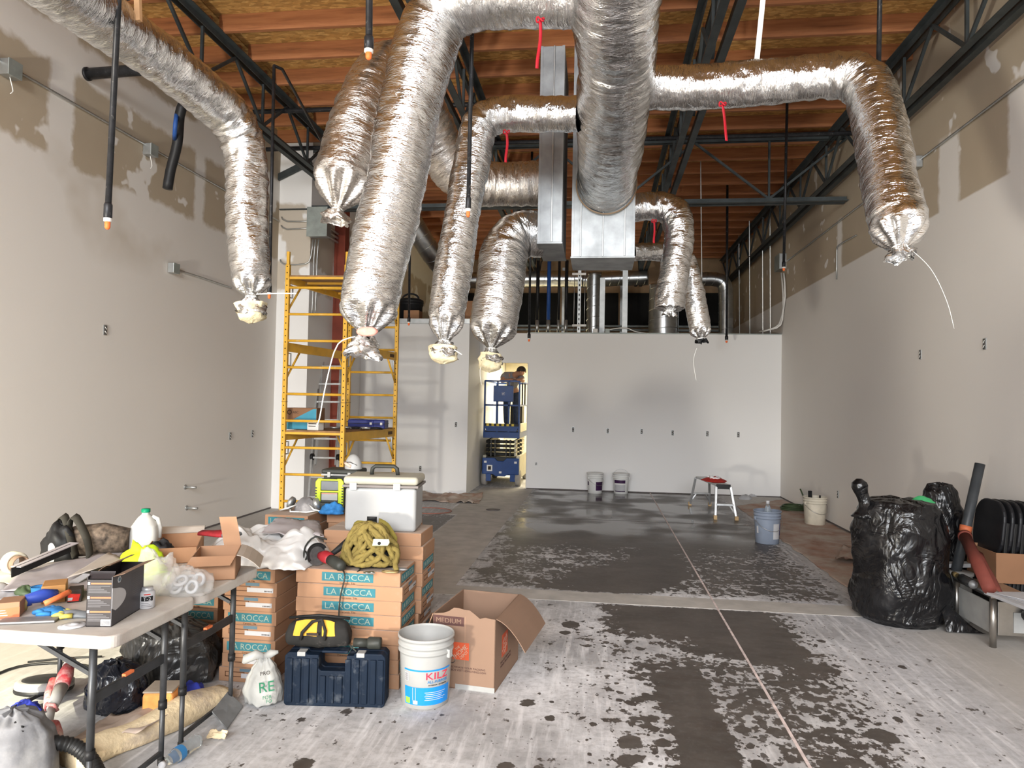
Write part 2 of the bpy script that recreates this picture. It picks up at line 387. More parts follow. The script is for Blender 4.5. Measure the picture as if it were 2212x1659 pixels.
mat('orange_cap', (.85, .17, .04), .5)
mat('white_plastic', (.72, .70, .66), .4, var=.05)
mat('black', (.012, .012, .013), .5, var=.3)
mat('dark_void', (.010, .010, .010), .9)
mat('tan_board', (.30, .20, .12), .8, var=.2, vs=3)
mat('cream_wall', (.75, .68, .50), .8, var=.06)
# ------------------------------------------------------------------ room shell
XL, XR, YJ, XJ, YB, YBL, XD0, XD1, ZT, ZC = -4.86, 3.36, 9.95, -4.35, 13.40, 12.30, -2.33, -1.375, 3.01, 5.69
YF, YE = -4.0, 18.6
fl = MB().bx(XL-.2, XR+.2, YF, YE+.2, -.15, 0).build('floor', 'concrete_floor', kind='structure', label='grey concrete floor splashed with wet dark patches and white dust', cat='floor')
def strip(x0, x1, y0, y1, z=.003):
    return MB().bx(x0, x1, y0, y1, -.04, z).build('concrete_strip', 'concrete_strip', fl)
strip(-2.6, 2.35, 5.88, 6.18); strip(-2.02, -1.25, 6.182, 10.02); strip(-2.2, -1.22, 10.022, 13.38)
MB().bx(  .983, .998, 1.0, 13.38, -.02, .0042).build('control_joint', 'chalk', fl)
MB().bx(-1.24, 2.4, 10.07, 10.085, -.02, .002).build('control_joint', 'joint_dark', fl)
wl = MB().bx(XL-.15, XL, YF, YJ, 0, 5.9).build('wall_left', 'wall_left_paint', kind='structure', label='taped drywall left wall, tan board still bare high up', cat='wall')
MB().bx(XL-.15, XJ, YJ, YE, 0, 5.9).build('wall_left_return', 'wall_back_paint', kind='structure', label='white boxed out pilaster at the far end of left wall', cat='wall')
MB().bx(XR, XR+.15, YF, YE, 0, 5.9).build('wall_right', 'wall_right_paint', kind='structure', label='drywall right wall, primed below a line and tan above', cat='wall')
wb = MB().bx(XD1, XR, YB, YB+.13, 0, ZT).bx(XD0, XD1, YB, YB+.13, 2.43, ZT)
wb.build('wall_back', 'wall_back_paint', kind='structure', label='low white back partition with doorway and open space above', cat='wall')
MB().bx(XJ, XD0, YBL, YBL+.13, 0, 3.06).bx(XD0-.13, XD0, YBL+.13, YB+4.2, 0, 3.0).build('wall_back_left', 'wall_back_paint', kind='structure', label='white partition stepping forward left of the doorway', cat='wall')
MB().bx(XJ, XD0+.02, YBL-.03, YBL+.3, 3.062, 3.15).build('trim_1', 'galv_strut', kind='structure', label='pale metal cap along top of the left partition', cat='trim')
MB().bx(XD1-.02, XR, YB-.01, YB+.2, ZT, ZT+.02).build('trim_2', 'box_grey', kind='structure', label='thin dark cap along top of the back partition', cat='trim')
MB().bx(XD1, XD1+.015, YB-.012, YB, 0, 2.43).build('door_1', 'white_plastic', kind='structure', label='white corner bead along the right side of the doorway', cat='door frame')
MB().bx(XD0, XR, YB+.14, YB+.62, 2.95, 3.0).bx(XJ, XD0-.02, YBL+.3, YE, 2.95, 3.055).build('mezzanine_floor', 'tan_board', kind='structure', label='narrow plywood ledge behind the top of the back partitions', cat='floor')
MB().bx(XD0+.01, -.2, 17.2, 17.3, 0, 2.94).bx(-.2, -.1, YB+.14, 17.3, 0, 2.94).bx(-.1, XR, 17.2, 17.3, 0, 2.94).build('wall_back_room', 'cream_wall', kind='structure', label='brightly lit cream wall seen through the doorway', cat='wall')
bw = MB().bx(XJ, XR, YE, YE+.1, 0, 5.9).build('wall_far', 'tan_board', kind='structure', label='shadowed tan far wall above and behind the mezzanine', cat='wall')
for i, x in enumerate((-3.3, -1.75, -.2, 1.35, 2.6)):
    MB().bx(x-.68, x+.68 if i < 4 else XR-.02, YE-.03, YE-.004, 3.75, 4.62).build('dark_opening', 'dark_void', bw)
for z in (3.60, 3.70): MB().bx(XJ, XR, YE-.14, YE-.08, z, z+.05).build('wall_rail', 'steel_lit', bw)
for x in (-2.52, -.97, .57, 2.0): MB().bx(x-.045, x+.045, YE-.06, YE-.01, 3.0, 5.3).build('wall_stud', 'galv_strut', bw)
# shop front behind the camera: solid piers and header round the glazed opening
MB().bx(XL, -4.3, YF-.2, YF, 0, 5.9).bx(2.9, XR, YF-.2, YF, 0, 5.9).bx(-4.3, 2.9, YF-.2, YF, 5.45, 5.9).build('wall_front', 'wall_back_paint', kind='structure', label='shop front wall around the glazed opening', cat='wall')
# baseboard gaps: dark line where the drywall stops short of the slab
MB().bx(XL, XL+.006, -1, YJ, 0, .022).build('baseboard_left', 'joint_dark', kind='structure', label='dark gap below the left drywall', cat='gap')
MB().bx(XR-.006, XR, -1, YB, 0, .022).build('baseboard_right', 'joint_dark', kind='structure', label='dark gap below the right drywall', cat='gap')
MB().bx(XD1, XR, YB-.006, YB, 0, .018).build('baseboard_back', 'joint_dark', kind='structure', label='dark gap below the back drywall', cat='gap')
# ceiling: OSB sheets over purlins
ce = MB().bx(XL-.15, XR+.15, YF, YE, 5.78, 5.9).build('ceiling', 'osb', kind='structure', label='roof deck of OSB sheets on reddish timber purlins', cat='ceiling')
TX = (-4.08, -1.58, .98, 3.14)
xs = (XL, -4.08, -1.58, .98, XR)
for i in range(4):
    y = YF
    k = 0
    while y < YE-.1:
        y1 = min(y+1.22, YE)
        MB().bx(xs[i]+.003, xs[i+1]-.003, y+.002, y1-.002, 5.685, 5.70).build('deck_panel', 'osb', ce); y = y1; k += 1
Y0 = 6.79-.61*17
pm = {}
for i in range(4):
    y = Y0
    while y < YE:
        if y > YF+.1:
            x0, x1 = xs[i]+(.0 if i == 0 else .05), xs[i+1]-(.05 if i < 3 else 0)
            if i not in pm: pm[i] = MB().bx(x0, x1, -.022, .022, 5.50, 5.683).mesh('purlin'); pm[i].materials.append(MATS['purlin_wood'])
            o = bpy.data.objects.new('purlin', pm[i]); C.objects.link(o); o.parent = ce; o.matrix_parent_inverse = Matrix.Translation(-Vector(ce.location)); o.location = (0, y, 0)
        y += .61
# steel open-web trusses
def truss(a, b, ztop, zbot, label, n, group=None, w=.065, flip=False, postn=0):
    a, b = Vector(a), Vector(b); d = (b-a).normalized(); sd = Vector((d.y, -d.x, 0))
    t = thing('roof_truss', (a.x, a.y, zbot), label, 'truss', group, world=True)
    for nm, z in (('top_chord', ztop), ('bottom_chord', zbot)):
        mb = MB()
        for s in (-1, 1):
            o = sd*(s*.035); e = .06 if nm == 'top_chord' else -.06
            mb.beam(a+o+Vector((0, 0, z)), b+o+Vector((0, 0, z)), .012, .07)
            q = sd*(s*.065); zz = z+(.03 if nm == 'top_chord' else -.03)
            mb.beam(a+q+Vector((0, 0, zz)), b+q+Vector((0, 0, zz)), .07, .012)
        mb.build(nm, 'steel_green', t)
    L = (b-a).length
    for i in range(n):
        p = a+d*(L*i/n); q = a+d*(L*(i+1)/n); h = (p+q)/2
        zt, zb = Vector((0, 0, ztop-.03)), Vector((0, 0, zbot+.03))
        MB().beam(p+zt, h+zb, .03, .03).build('web_member', 'steel_green', t)
        MB().beam(h+zb, q+zt, .03, .03).build('web_member', 'steel_green', t)
        MB().beam(h+zb, h+zt, .028, .028).build('web_member', 'steel_green', t)
    return t
g = 'steel roof trusses'
truss((TX[0], 2.0, 0), (TX[0], 9.8, 0), 5.47, 4.90, 'dark steel truss running beside the left wall, nearest it', 6, g)
truss((TX[1], 2.0, 0), (TX[1], 18.4, 0), 5.47, 4.82, 'dark steel truss passing left of the big trunk duct', 13, g)
truss((TX[2], 2.0, 0), (TX[2], 18.4, 0), 5.47, 4.80, 'dark steel truss passing right of the big trunk duct', 13, g)
truss((TX[3], 2.0, 0), (TX[3], 18.4, 0), 5.40, 4.80, 'dark steel truss hugging the right wall', 13, g)
truss((XL+.02, 10.0, 0), (XR-.02, 10.0, 0), 5.42, 4.54, 'deep steel girder truss crossing the room from wall to wall', 4, g)
def one(name, mb, m, label, cat, group=None, **kw): return mb.build(name, m, None, label=label, cat=cat, group=group, **kw)
one('steel_column', MB().bx(-4.36, -4.17, 10.9, 11.09, 0, 5.45), 'red_oxide', 'dark red steel column standing in front of the left pilaster', 'column', bev=.006)
# short brace from girder down to pilaster
one('steel_brace', MB().beam(P(598, 385, 9.9), P(672, 348, 9.9), .05, .09), 'steel_green', 'short slanted steel brace on the pilaster under the girder', 'brace')
# ------------------------------------------------------------------ foil ducts
def foilmat(name, tint=(.72, .72, .715), sheen=.15):
    M, t, b = nt(name); uv = nd(t, 'ShaderNodeTexCoord').outputs['UV']
    def mp(sc, rot=0):
        n = nd(t, 'ShaderNodeMapping'); n.inputs['Scale'].default_value = sc; n.inputs['Rotation'].default_value = (0, 0, rot); ln(t, uv, n.inputs[0]); return n.outputs[0]
    a = nz(t, mp((3.2, 17, 1), .35), 2.2, 3, .55, .7)
    c = nz(t, mp((8, 24, 1), -.6), 2.0, 3, .55, .9)
    d = nz(t, mp((30, 30, 1)), 2.4, 3, .6)
    rid = lambda s: mth(t, 'ABSOLUTE', mth(t, 'SUBTRACT', s, .5))
    g = nz(t, mp((16, 60, 1), .8), 1.7, 3, .6, 1.0)
    h = mth(t, 'ADD', mth(t, 'MULTIPLY', rid(a), 1.6), mth(t, 'ADD', mth(t, 'MULTIPLY', rid(c), 1.0), mth(t, 'ADD', mth(t, 'MULTIPLY', rid(g), .25), mth(t, 'MULTIPLY', d, .08))))
    bn = bump(t, b, h, .55, .014)
    ln(t, mix(t, nz(t, mp((3, 3, 1)), 3, 3), tuple(k*.86 for k in tint), tint), b.inputs['Base Color'])
    b.inputs['Metallic'].default_value = 1.0
    ln(t, ramp(t, c, [(.3, sheen*.7), (.75, sheen*1.6)]), b.inputs['Roughness'])
foilmat('foil'); foilmat('foil_smooth', (.70, .66, .62), .28)
mat('batt', (.72, .63, .42), .95, var=.15, vs=30, bp=.6, bs=60)
mat('pink_batt', (.72, .32, .26), .95, var=.2, vs=30, bp=.5, bs=60)
mat('ribbon', (.36, .008, .018), .6)
mat('zip_tie', (.80, .79, .75), .4, var=.03)
def seg_tube(mb, ring_pts, seed, n=64, amp=.010, fine=.004, uvs=None, s0=0):
    T = []; N = len(ring_pts)
    for i in range(N):
        a = ring_pts[max(i-1, 0)][0]; b = ring_pts[min(i+1, N-1)][0]; T.append((b-a).normalized())
    u = T[0].orthogonal().normalized(); s = s0; vs = []; uv = []
    for i, (p, r) in enumerate(ring_pts):
        if i:
            u = T[i-1].rotation_difference(T[i]) @ u; s += (p-ring_pts[i-1][0]).length
        u = (u-T[i]*u.dot(T[i])).normalized(); w2 = T[i].cross(u)
        curv = 0
        if 2 < i < N-3: curv = T[i-3].angle(T[i+3]) if T[i-3].length and T[i+3].length else 0
        A = amp*(1+4.0*min(curv, .6))
        for k in range(n):
            th = 2*math.pi*k/n; ct, st = math.cos(th), math.sin(th)
            d = A*noise.noise(Vector((ct*1.3+seed, st*1.3, s*19))) + A*.7*noise.noise(Vector((ct*2.2-seed, st*2.2+ct*.5, s*34))) + fine*noise.noise(Vector((ct*6+seed, st*6, s*42)))
            d += .022*r/.2*noise.noise(Vector((ct*.8+seed*2, st*.8, s*2.5)))
            vs.append(p + (u*ct + w2*st)*(r+d)); uv.append((th*r if r > .05 else th*.05, s))
    fs = [(i*n+k, i*n+(k+1) % n, (i+1)*n+(k+1) % n, (i+1)*n+k) for i in range(N-1) for k in range(n)]
    mb.add(vs, fs); mb.uvl = getattr(mb, 'uvl', []) + uv; mb.nn = n
    return T[-1], u, s
def with_uv(o, mb):
    me = o.data; uvl = me.uv_layers.new(name='UVMap'); n = mb.nn; co = mb.uvl
    for poly in me.polygons:
        vi = [me.loops[l].vertex_index for l in poly.loop_indices]
        wrap = any(v % n == 0 for v in vi) and any(v % n == n-1 for v in vi)
        for l, v in zip(poly.loop_indices, vi):
            a, b = co[v]
            if wrap and v % n == 0: a = co[v+n-1][0]*n/(n-1)
            uvl.data[l].uv = (a, b)
    return o
DUCTS = []
def duct(pix, label, seed, neck=.16, frill='foil', liner=None, group='insulated flexible duct runs', ribbon=None, n=64, step=.014, m='foil', amp=.006, fine=.004, tail=.10, name='flexible_duct', fr_w=.06):
    pts = [(P(x, y, Y), r) for x, y, Y, r in pix]
    rings = spline(pts, step)
    lo = min(p.z for p, r in rings)
    root = thing(name, rings[-1][0], label, 'duct', group, world=True)
    if neck:
        p, r = rings[-1]; d = (p-rings[-4][0]).normalized(); d = (d*.6+Vector((0, 0, -.4))).normalized() if d.z < -.3 else d
        K = 16
        for k in range(1, K+1):
            q = k/K; rr = r*(1-q**1.6)+.030*q**1.6
            rings.append((p+d*(neck*q), rr))
    mb = MB(); tn, u, s = seg_tube(mb, rings, seed, n, amp, fine)
    if neck:          # gather the last rings into pleats
        N = len(rings); c = 9
        for i in range(N-16, N):
            q = (i-(N-16))/16; ctr = rings[i][0]
            for k in range(n):
                v = mb.v[i*n+k]; dv = v-ctr; a = 1+.20*math.sin(math.pi*min(q*1.05, 1))*math.cos(c*2*math.pi*k/n+seed+3*noise.noise(Vector((k*.1, seed, 0)))) 
                mb.v[i*n+k] = ctr+dv*a
    o = with_uv(mb.build('sleeve', m, root, smooth=True), mb)
    if neck:
        p = rings[-1][0]; tie = MB().tube([p+(u*math.cos(a)+tn.cross(u)*math.sin(a))*.034 for a in [k*2*math.pi/20 for k in range(20)]], .004, 6, closed=True)
        tie.build('zip_tie', 'zip_tie', root, smooth=True)
        if frill:
            fb = MB(); rr = [(p+tn*(tail*q), .030+fr_w*min(1, q*1.6)**.8) for q in [k/12 for k in range(13)]]
            seg_tube(fb, rr, seed+9, 40, .028, .014)
            for i in range(13):
                for k in range(40): fb.v[i*40+k] += tn*(.03*noise.noise(Vector((k*.35, seed, i*.05)))*i/12) 
            fo = with_uv(fb.build('tied_end', m if frill == 'foil' else frill, root, smooth=True), fb)
        if liner:
            lb = MB(); rr = [(p+tn*(tail*(.35+1.25*q)), (.030+fr_w*.9)*(1 if q < .8 else (1-q)*5*.9+.1)) for q in [k/12 for k in range(13)]]
            seg_tube(lb, rr, seed+17, 32, .02, .012); lb.build('insulation_end', liner, root, smooth=True)
    DUCTS.append(root); return root
def ribbon(px, y0, y1, Y, sway, label):
    a = P(px, y0, Y); L = (P(px, y0, Y)-P(px, y1, Y)).z; w = .016
    mb = MB().sheet(lambda u_, v_: a+Vector((sway*v_*L+.004*math.sin(v_*5)+(u_-.5)*w, .012*math.sin(v_*5)+(u_-.5)*w*.4, -L*v_)), 3, 16, .0012)
    mb.tube([a+Vector((.02*math.cos(q), .02*math.sin(q)*.4, .012*math.sin(2*q)+.004)) for q in [k*.52 for k in range(12)]], .005, 6, closed=True)
    mb.build('marking_ribbon', 'ribbon', None, smooth=True, label=label, cat='ribbon', group='red ribbons tied round the ducts')
# trunk, straight run with riser elbow at the near end
trunk = thing('trunk_duct', P(1310, 400, 5.55), 'large round foil wrapped trunk duct running into the plenum box', 'duct', None, world=True)
tp = [(Vector((.10, 2.62, 5.45)), .225), (Vector((.10, 2.66, 4.6)), .225), (Vector((.10, 2.85, 4.05)), .225)] + [(P(x, y, Y), r) for x, y, Y, r in ((1335, 20, 3.55, .222), (1333, 110, 3.92, .226), (1330, 190, 4.25, .230), (1322, 300, 4.85, .232), (1312, 378, 5.45, .235), (1309, 400, 5.62, .235))]
mb = MB(); seg_tube(mb, spline(tp, .013), 3.3, 80, .008, .004); with_uv(mb.build('sleeve', 'foil', trunk, smooth=True), mb)
e = P(1310, 398, 5.585)
MB().tube([e+Vector((math.cos(a)*.240, 0, math.sin(a)*.240)) for a in [k*2*math.pi/48 for k in range(48)]], .007, 6, closed=True).build('sealant_bead', mat('sealant', (.20, .14, .09), .8), trunk, smooth=True)
# sheet metal plenum boxes
def plenum(x0, x1, y0, y1, z0, z1, label, seams, stub=None):
    t = thing('plenum_box', ((x0+x1)/2, (y0+y1)/2, z0), label, 'plenum', 'sheet metal plenum boxes', world=True)
    MB().bx(x0, x1, y0, y1, z0+.012, z1).build('casing', 'galv', t, bev=.004)
    MB().bx(x0-.006, x1+.006, y0-.006, y1+.006, z0, z0+.014).build('bottom_lip', 'galv', t, bev=.003)
    for x in seams: MB().bx(x-.006, x+.006, y0-.010, y0, z0+.014, z1).build('standing_seam', 'galv_strut', t, bev=.003)
    for x in (x0+.01, x1-.01): MB().bx(x-.010, x+.010, y0-.004, y0, z0+.014, z1).build('corner_flange', 'galv', t)
    return t
a = P(1234, 560, 5.66); b2 = P(1370, 560, 5.66)
plenum(a.x, b2.x, 5.62, 6.14, a.z, 4.62, 'wide galvanised plenum box at the end of trunk duct', [a.x+.075, (a.x+b2.x)/2+.0, b2.x-.08])
a = P(1162, 530, 5.50); b2 = P(1214, 530, 5.50)
plenum(a.x, b2.x, 5.45, 6.12, a.z, 4.5, 'narrow galvanised plenum box left of the wide one', [a.x+.11])
# runs, each from take-off to tied end
duct([(1252, -14, 3.62, .165), (1150, -12, 3.66, .165), (1040, -8, 3.72, .165), (960, 25, 3.76, .167), (918, 110, 3.76, .170), (880, 260, 3.72, .168), (848, 420, 3.70, .166), (816, 570, 3.66, .162), (800, 650, 3.64, .155)], 'fat foil duct drooping left of centre with pink batt showing at its tied end', 1.1, .19, tail=.12)
MB().lathe([(0, -.012), (.05, -.010), (.06, 0), (.045, .012), (0, .016)], P(793, 716, 3.52), 18, Matrix.Rotation(R_(80), 3, 'X') @ Matrix.Diagonal((1, .45, 1)).to_3x3()).build('exposed_batt', 'pink_batt', DUCTS[-1], smooth=True, label='pink insulation showing through a tear')
duct([(1252, 246, 4.50, .115), (1170, 246, 4.54, .115), (1090, 248, 4.58, .116), (1040, 272, 4.58, .118), (1018, 350, 4.52, .120), (1000, 460, 4.42, .120), (978, 590, 4.32, .119), (965, 680, 4.27, .118)], 'slim foil duct with cream batt end, hanging beside the fat one', 2.2, .17, liner='batt', tail=.09, fr_w=.055)
duct([(1165, 505, 5.76, .185), (1120, 508, 5.70, .190), (1092, 540, 5.62, .195), (1084, 600, 5.56, .195), (1072, 670, 5.50, .190), (1067, 700, 5.48, .188)], 'short foil duct elbowing down from the narrow plenum box', 4.4, .20, liner='batt', tail=.12, fr_w=.06)
duct([(1165, 398, 5.86, .185), (1080, 398, 5.84, .188), (1005, 388, 5.74, .190), (955, 325, 5.60, .190), (905, 225, 5.30, .185), (866, 160, 4.98, .180), (832, 150, 4.70, .180), (804, 195, 4.52, .185), (775, 275, 4.38, .190), (752, 345, 4.30, .192), (742, 378, 4.27, .19)], 'bulky foil duct with smooth hanging bag end behind the fat one', 5.7, .24, m='foil_smooth', amp=.007, fine=.003, tail=.08)
duct([(-60, -190, 2.12, .128), (90, -60, 2.52, .130), (230, 42, 2.95, .130), (340, 122, 3.34, .130), (440, 202, 3.70, .130), (502, 258, 3.93, .131), (526, 322, 4.02, .126), (533, 430, 4.02, .124), (539, 540, 4.00, .122), (542, 600, 3.99, .112)], 'long foil duct coming down from the upper left past the left wall', 6.1, .12, liner='batt', tail=.10, fr_w=.055, amp=.008)
duct([(1392, 188, 4.30, .128), (1500, 188, 4.28, .128), (1600, 183, 4.25, .128), (1720, 172, 4.22, .128), (1810, 165, 4.18, .129), (1868, 180, 4.10, .130), (1896, 250, 3.96, .130), (1912, 340, 3.80, .130), (1930, 440, 3.60, .130), (1939, 486, 3.52, .128)], 'foil duct reaching right then hanging in front of the right wall', 7.5, .13, tail=.05, fr_w=.03)
duct([(1366, 449, 5.98, .120), (1420, 445, 5.98, .122), (1456, 462, 5.95, .124), (1466, 510, 5.90, .124), (1458, 580, 5.84, .122), (1448, 640, 5.80, .120), (1446, 664, 5.79, .118)], 'short foil duct right of the plenum with flat closed end', 8.8, .035, tail=.03, fr_w=.02)
duct([(1362, 546, 6.12, .075), (1420, 544, 6.30, .08), (1470, 552, 6.45, .095), (1492, 600, 6.45, .100), (1503, 660, 6.42, .100), (1512, 708, 6.40, .095)], 'thin foil duct angled right with black taped tip', 9.3, .10, frill='black', tail=.035, fr_w=.02)
ribbon(1167, 44, 150, 3.5, -.03, 'red ribbon hanging from the highest duct at top centre')
ribbon(1094, 286, 352, 4.5, .02, 'red ribbon hanging from the slim duct with cream end')
ribbon(1561, 226, 306, 4.14, .12, 'red ribbon hanging from the duct reaching right')
ribbon(1413, 478, 526, 5.86, .02, 'red ribbon hanging by the flat ended duct')
# long white tie tails
def tie(pts, label, r=.0035):
    tubepath(MB(), [P(*p) for p in pts], r, .03, 6).build('tie_strap', 'zip_tie', None, smooth=True, label=label, cat='strap', group='white tie straps')
tie([(770, 727, 3.6), (740, 735, 3.6), (722, 760, 3.6), (702, 840, 3.6), (690, 905, 3.58), (683, 922, 3.58)], 'long white tie strap curving down in front of the yellow scaffold')
tie([(543, 636, 3.98), (590, 634, 3.95), (640, 634, 3.92)], 'white tie strap sticking out from the long left duct')
tie([(962, 744, 4.2), (985, 758, 4.2), (998, 766, 4.2)], 'stub of white tie strap on the slim duct')
tie([(1957, 530, 3.4), (2010, 580, 3.45), (2045, 650, 3.5), (2061, 710, 3.55)], 'thin white strap trailing below the right hand duct', .0014)
tie([(1505, 752, 6.4), (1498, 780, 6.4), (1504, 822, 6.4)], 'thin wire hanging under the duct with black tip', .0015)
tie([(1045, 770, 5.4), (1037, 800, 5.4), (1040, 832, 5.4)], 'thin white strap hanging beside the doorway', .002)
# sheet metal hanger strap for the right run
one('hanger_strap', MB().beam(P(1634, 138, 4.25), P(1652, -40, 4.25), .030, .003, (0, 1, 0)), 'white_plastic', 'bright metal hanger strap above the duct reaching right', 'strap')
# ------------------------------------------------------------------ sprinkler drops
def drop(x0, y0, x1, y1, Y, r, label, top=None, arm=False):
    a, b = P(x0, y0, Y), P(x1, y1, Y); b.x = a.x*.25+b.x*.75; 
    t = thing('sprinkler_drop', b, label, 'pipe', 'black sprinkler drop pipes', world=True)
    z1 = 5.684
    if arm: z1 = a.z
    MB().cyl((b.x+(a.x-b.x)*((z1-b.z)/max(.01, a.z-b.z))*1, b.y, z1), (b.x, b.y, b.z+.075), r, n=14).build('pipe', 'black_pipe', t, smooth=True)
    MB().lathe([(r*1.1, .03), (r*1.35, .034), (r*1.35, .09), (r*1.05, .10)], b, 14).build('coupling', 'black_pipe', t, smooth=True)
    MB().lathe([(r*.9, .014), (r*1.3, .017), (r*1.3, .030), (r*.9, .033)], b, 14).build('thread_seal', 'white_plastic', t, smooth=True)
    MB().lathe([(r*.45, -.02), (r*.85, -.012), (r*.9, .012), (r*.6, .016)], b, 12).build('end_cap', 'orange_cap', t, smooth=True)
    if arm: MB().tube([(a.x, b.y, z1), (a.x+.02, b.y+.1, z1+.02), (a.x-.6, 8.4, z1+.05), (a.x-.6, 8.4, 5.35)], r, 10).build('feed_arm', 'black_pipe', t, smooth=True)
    return t
drop(256, 0, 230, 486, 2.85, .0135, 'black sprinkler drop nearest camera, in front of the left wall', 4.9)
drop(592, 142, 583, 640, 5.2, .013, 'black sprinkler drop just right of the long left duct', arm=True)
drop(797, 0, 797, 120, 3.3, .0175, 'short black sprinkler drop above the bag ended duct', 4.9)
drop(1020, 60, 1011, 462, 4.0, .0125, 'black sprinkler drop in front of the slim duct')
drop(1901, -8, 1897, 168, 4.9, .016, 'black sprinkler drop behind the elbow of the right duct', 5.4)
drop(1698, 335, 1692, 582, 9.0, .017, 'black sprinkler drop against the right wall by a grey box', 4.9)
drop(1571, 430, 1570, 738, 12.6, .022, 'far black sprinkler drop in front of the right spiral duct', 4.9)
drop(1147, 470, 1143, 735, 10.5, .018, 'far black sprinkler drop above the doorway', 4.9)
drop(886, 470, 884, 700, 9.6, .017, 'black sprinkler drop above the scaffold in front of the black bin', 4.9)
# sprinkler mains across the ceiling
for y, z, yy in ((228, 5.35, 8.4), (262, 5.2, 9.3)): one('sprinkler_main', MB().cyl((XL+.1, yy, z), (XR-.1, yy, z), .03, n=12), 'black_pipe', 'dark sprinkler pipe crossing under the deck, %s' % ('nearer one' if yy < 9 else 'one just before the girder'), 'pipe', 'sprinkler mains')
a = PX(187, 160, XL); 
t = thing('roof_drain_pipe', a, 'thick black pipe stub poking out of left wall', 'pipe', world=True)
MB().cyl(a, a+Vector((.95, 0, .03)), .052, n=18).build('pipe', 'black_pipe', t, smooth=True); MB().lathe([(.05, -.004), (.062, 0), (.062, .02), (.05, .024)], a, 18, Matrix.Rotation(R_(90), 3, 'Y')).build('collar', 'black_pipe', t, smooth=True)
one('cable_bundle', tubepath(MB(), [PX(402, 205, XL+.05), P(396, 225, 6.0), P(388, 250, 6.0), P(383, 310, 6.05), P(368, 370, 6.1), P(362, 408, 6.1)], .045, .06, 10), 'black', 'thick black cable bundle hanging down the left wall', 'cable', smooth=True)
mat('blue_cable', (.02, .07, .25), .5)
one('blue_cable', tubepath(MB(), [PX(392, 215, XL+.03), P(381, 250, 5.95), P(377, 300, 6.0)], .02, .06, 8), 'blue_cable', 'blue cable beside the black bundle on left wall', 'cable', smooth=True)
one('timber_prop', MB().beam(P(299, 46, 3.0), P(297, -20, 3.0), .027, .02), mat('raw_pine', (.55, .33, .17), .7), 'short pale wooden batten end above the long left duct', 'batten')
# ------------------------------------------------------------------ conduits and boxes on the walls
def conduit(pts, label, r=.0115, m='conduit', group='metal conduits'):
    return tubepath(MB(), pts, r, .2, 8).build('conduit', m, None, smooth=True, label=label, cat='conduit', group=group)
def jbox(p, d, label, ax='x', wires=True):
    t = thing('junction_box', p, label, 'junction box', 'metal junction boxes', world=True)
    MB().box(p, d).build('box', 'galv_strut', t, bev=.003)
    if ax == 'x': MB().box(p+Vector((-d[0]*.5-.003 if p.x > 0 else d[0]*.5+.003, 0, 0)), (.006, d[1]*1.05, d[2]*1.05)).build('cover', 'box_grey', t, bev=.002)
    else: MB().box(p+Vector((0, -d[1]*.5-.003, 0)), (d[0]*1.05, .006, d[2]*1.05)).build('cover', 'box_grey', t, bev=.002)
    if wires:
        q = p+Vector((0, 0, -d[2]/2)); tubepath(MB(), [q, q+Vector((.0, .02, -.05)), q+Vector((0, .035, -.10)), q+Vector((0, .01, -.13))], .004, .03, 6).build('wire_tail', 'zip_tie', t, smooth=True)
    return t
xl, xr = XL+.02, XR-.02
conduit([(xl, 2.5, 4.33), (xl, 9.9, 4.33)], 'straight conduit along the upper left wall')
jbox(PX(22, 150, XL+.05), Vector((.09, .13, .13)), 'junction box on the left wall at the frame edge')
jbox(PX(325, 325, XL+.05), Vector((.09, .12, .12)), 'junction box on the left wall below the long duct')
conduit([PX(382, 583, xl), PX(430, 598, xl), PX(500, 622, xl)], 'lower conduit on the left wall behind the long duct')
jbox(PX(375, 580, XL+.04), Vector((.07, .11, .11)), 'white junction box low on the left wall', wires=False)
conduit([(xr, 4.0, 4.31), (xr, 11.4, 4.31), (xr, 13.0, 4.31)], 'straight conduit along the upper right wall')
jbox(PX(1978, 352, XR-.05), Vector((.09, .12, .12)), 'junction box on the right wall beside the hanging duct')
jbox(PX(1686, 568, XR-.06), Vector((.12, .35, .28)), 'larger grey box on the right wall by the back corner', wires=False)
for k, dx in enumerate((0, .05)):
    conduit([PX(1688+k*5, 590, XR-.04-dx*.3), PX(1692+k*4, 640, XR-.04), PX(1690-k*3, 690, XR-.04), P(1678-k*4, 708, 13.2), P(1640, 716+k, 13.5)], 'bundle of white pipes bending down over the back partition, %s' % ('outer' if k else 'inner'), .016, 'white_plastic', 'white pipes at the back corner')
conduit([(xr, 9.6, 3.95), (xr, 10.25, 3.97), (xr, 10.35, 3.9), (xr, 10.35, 3.5)], 'bent conduit hook on the right wall', .01)
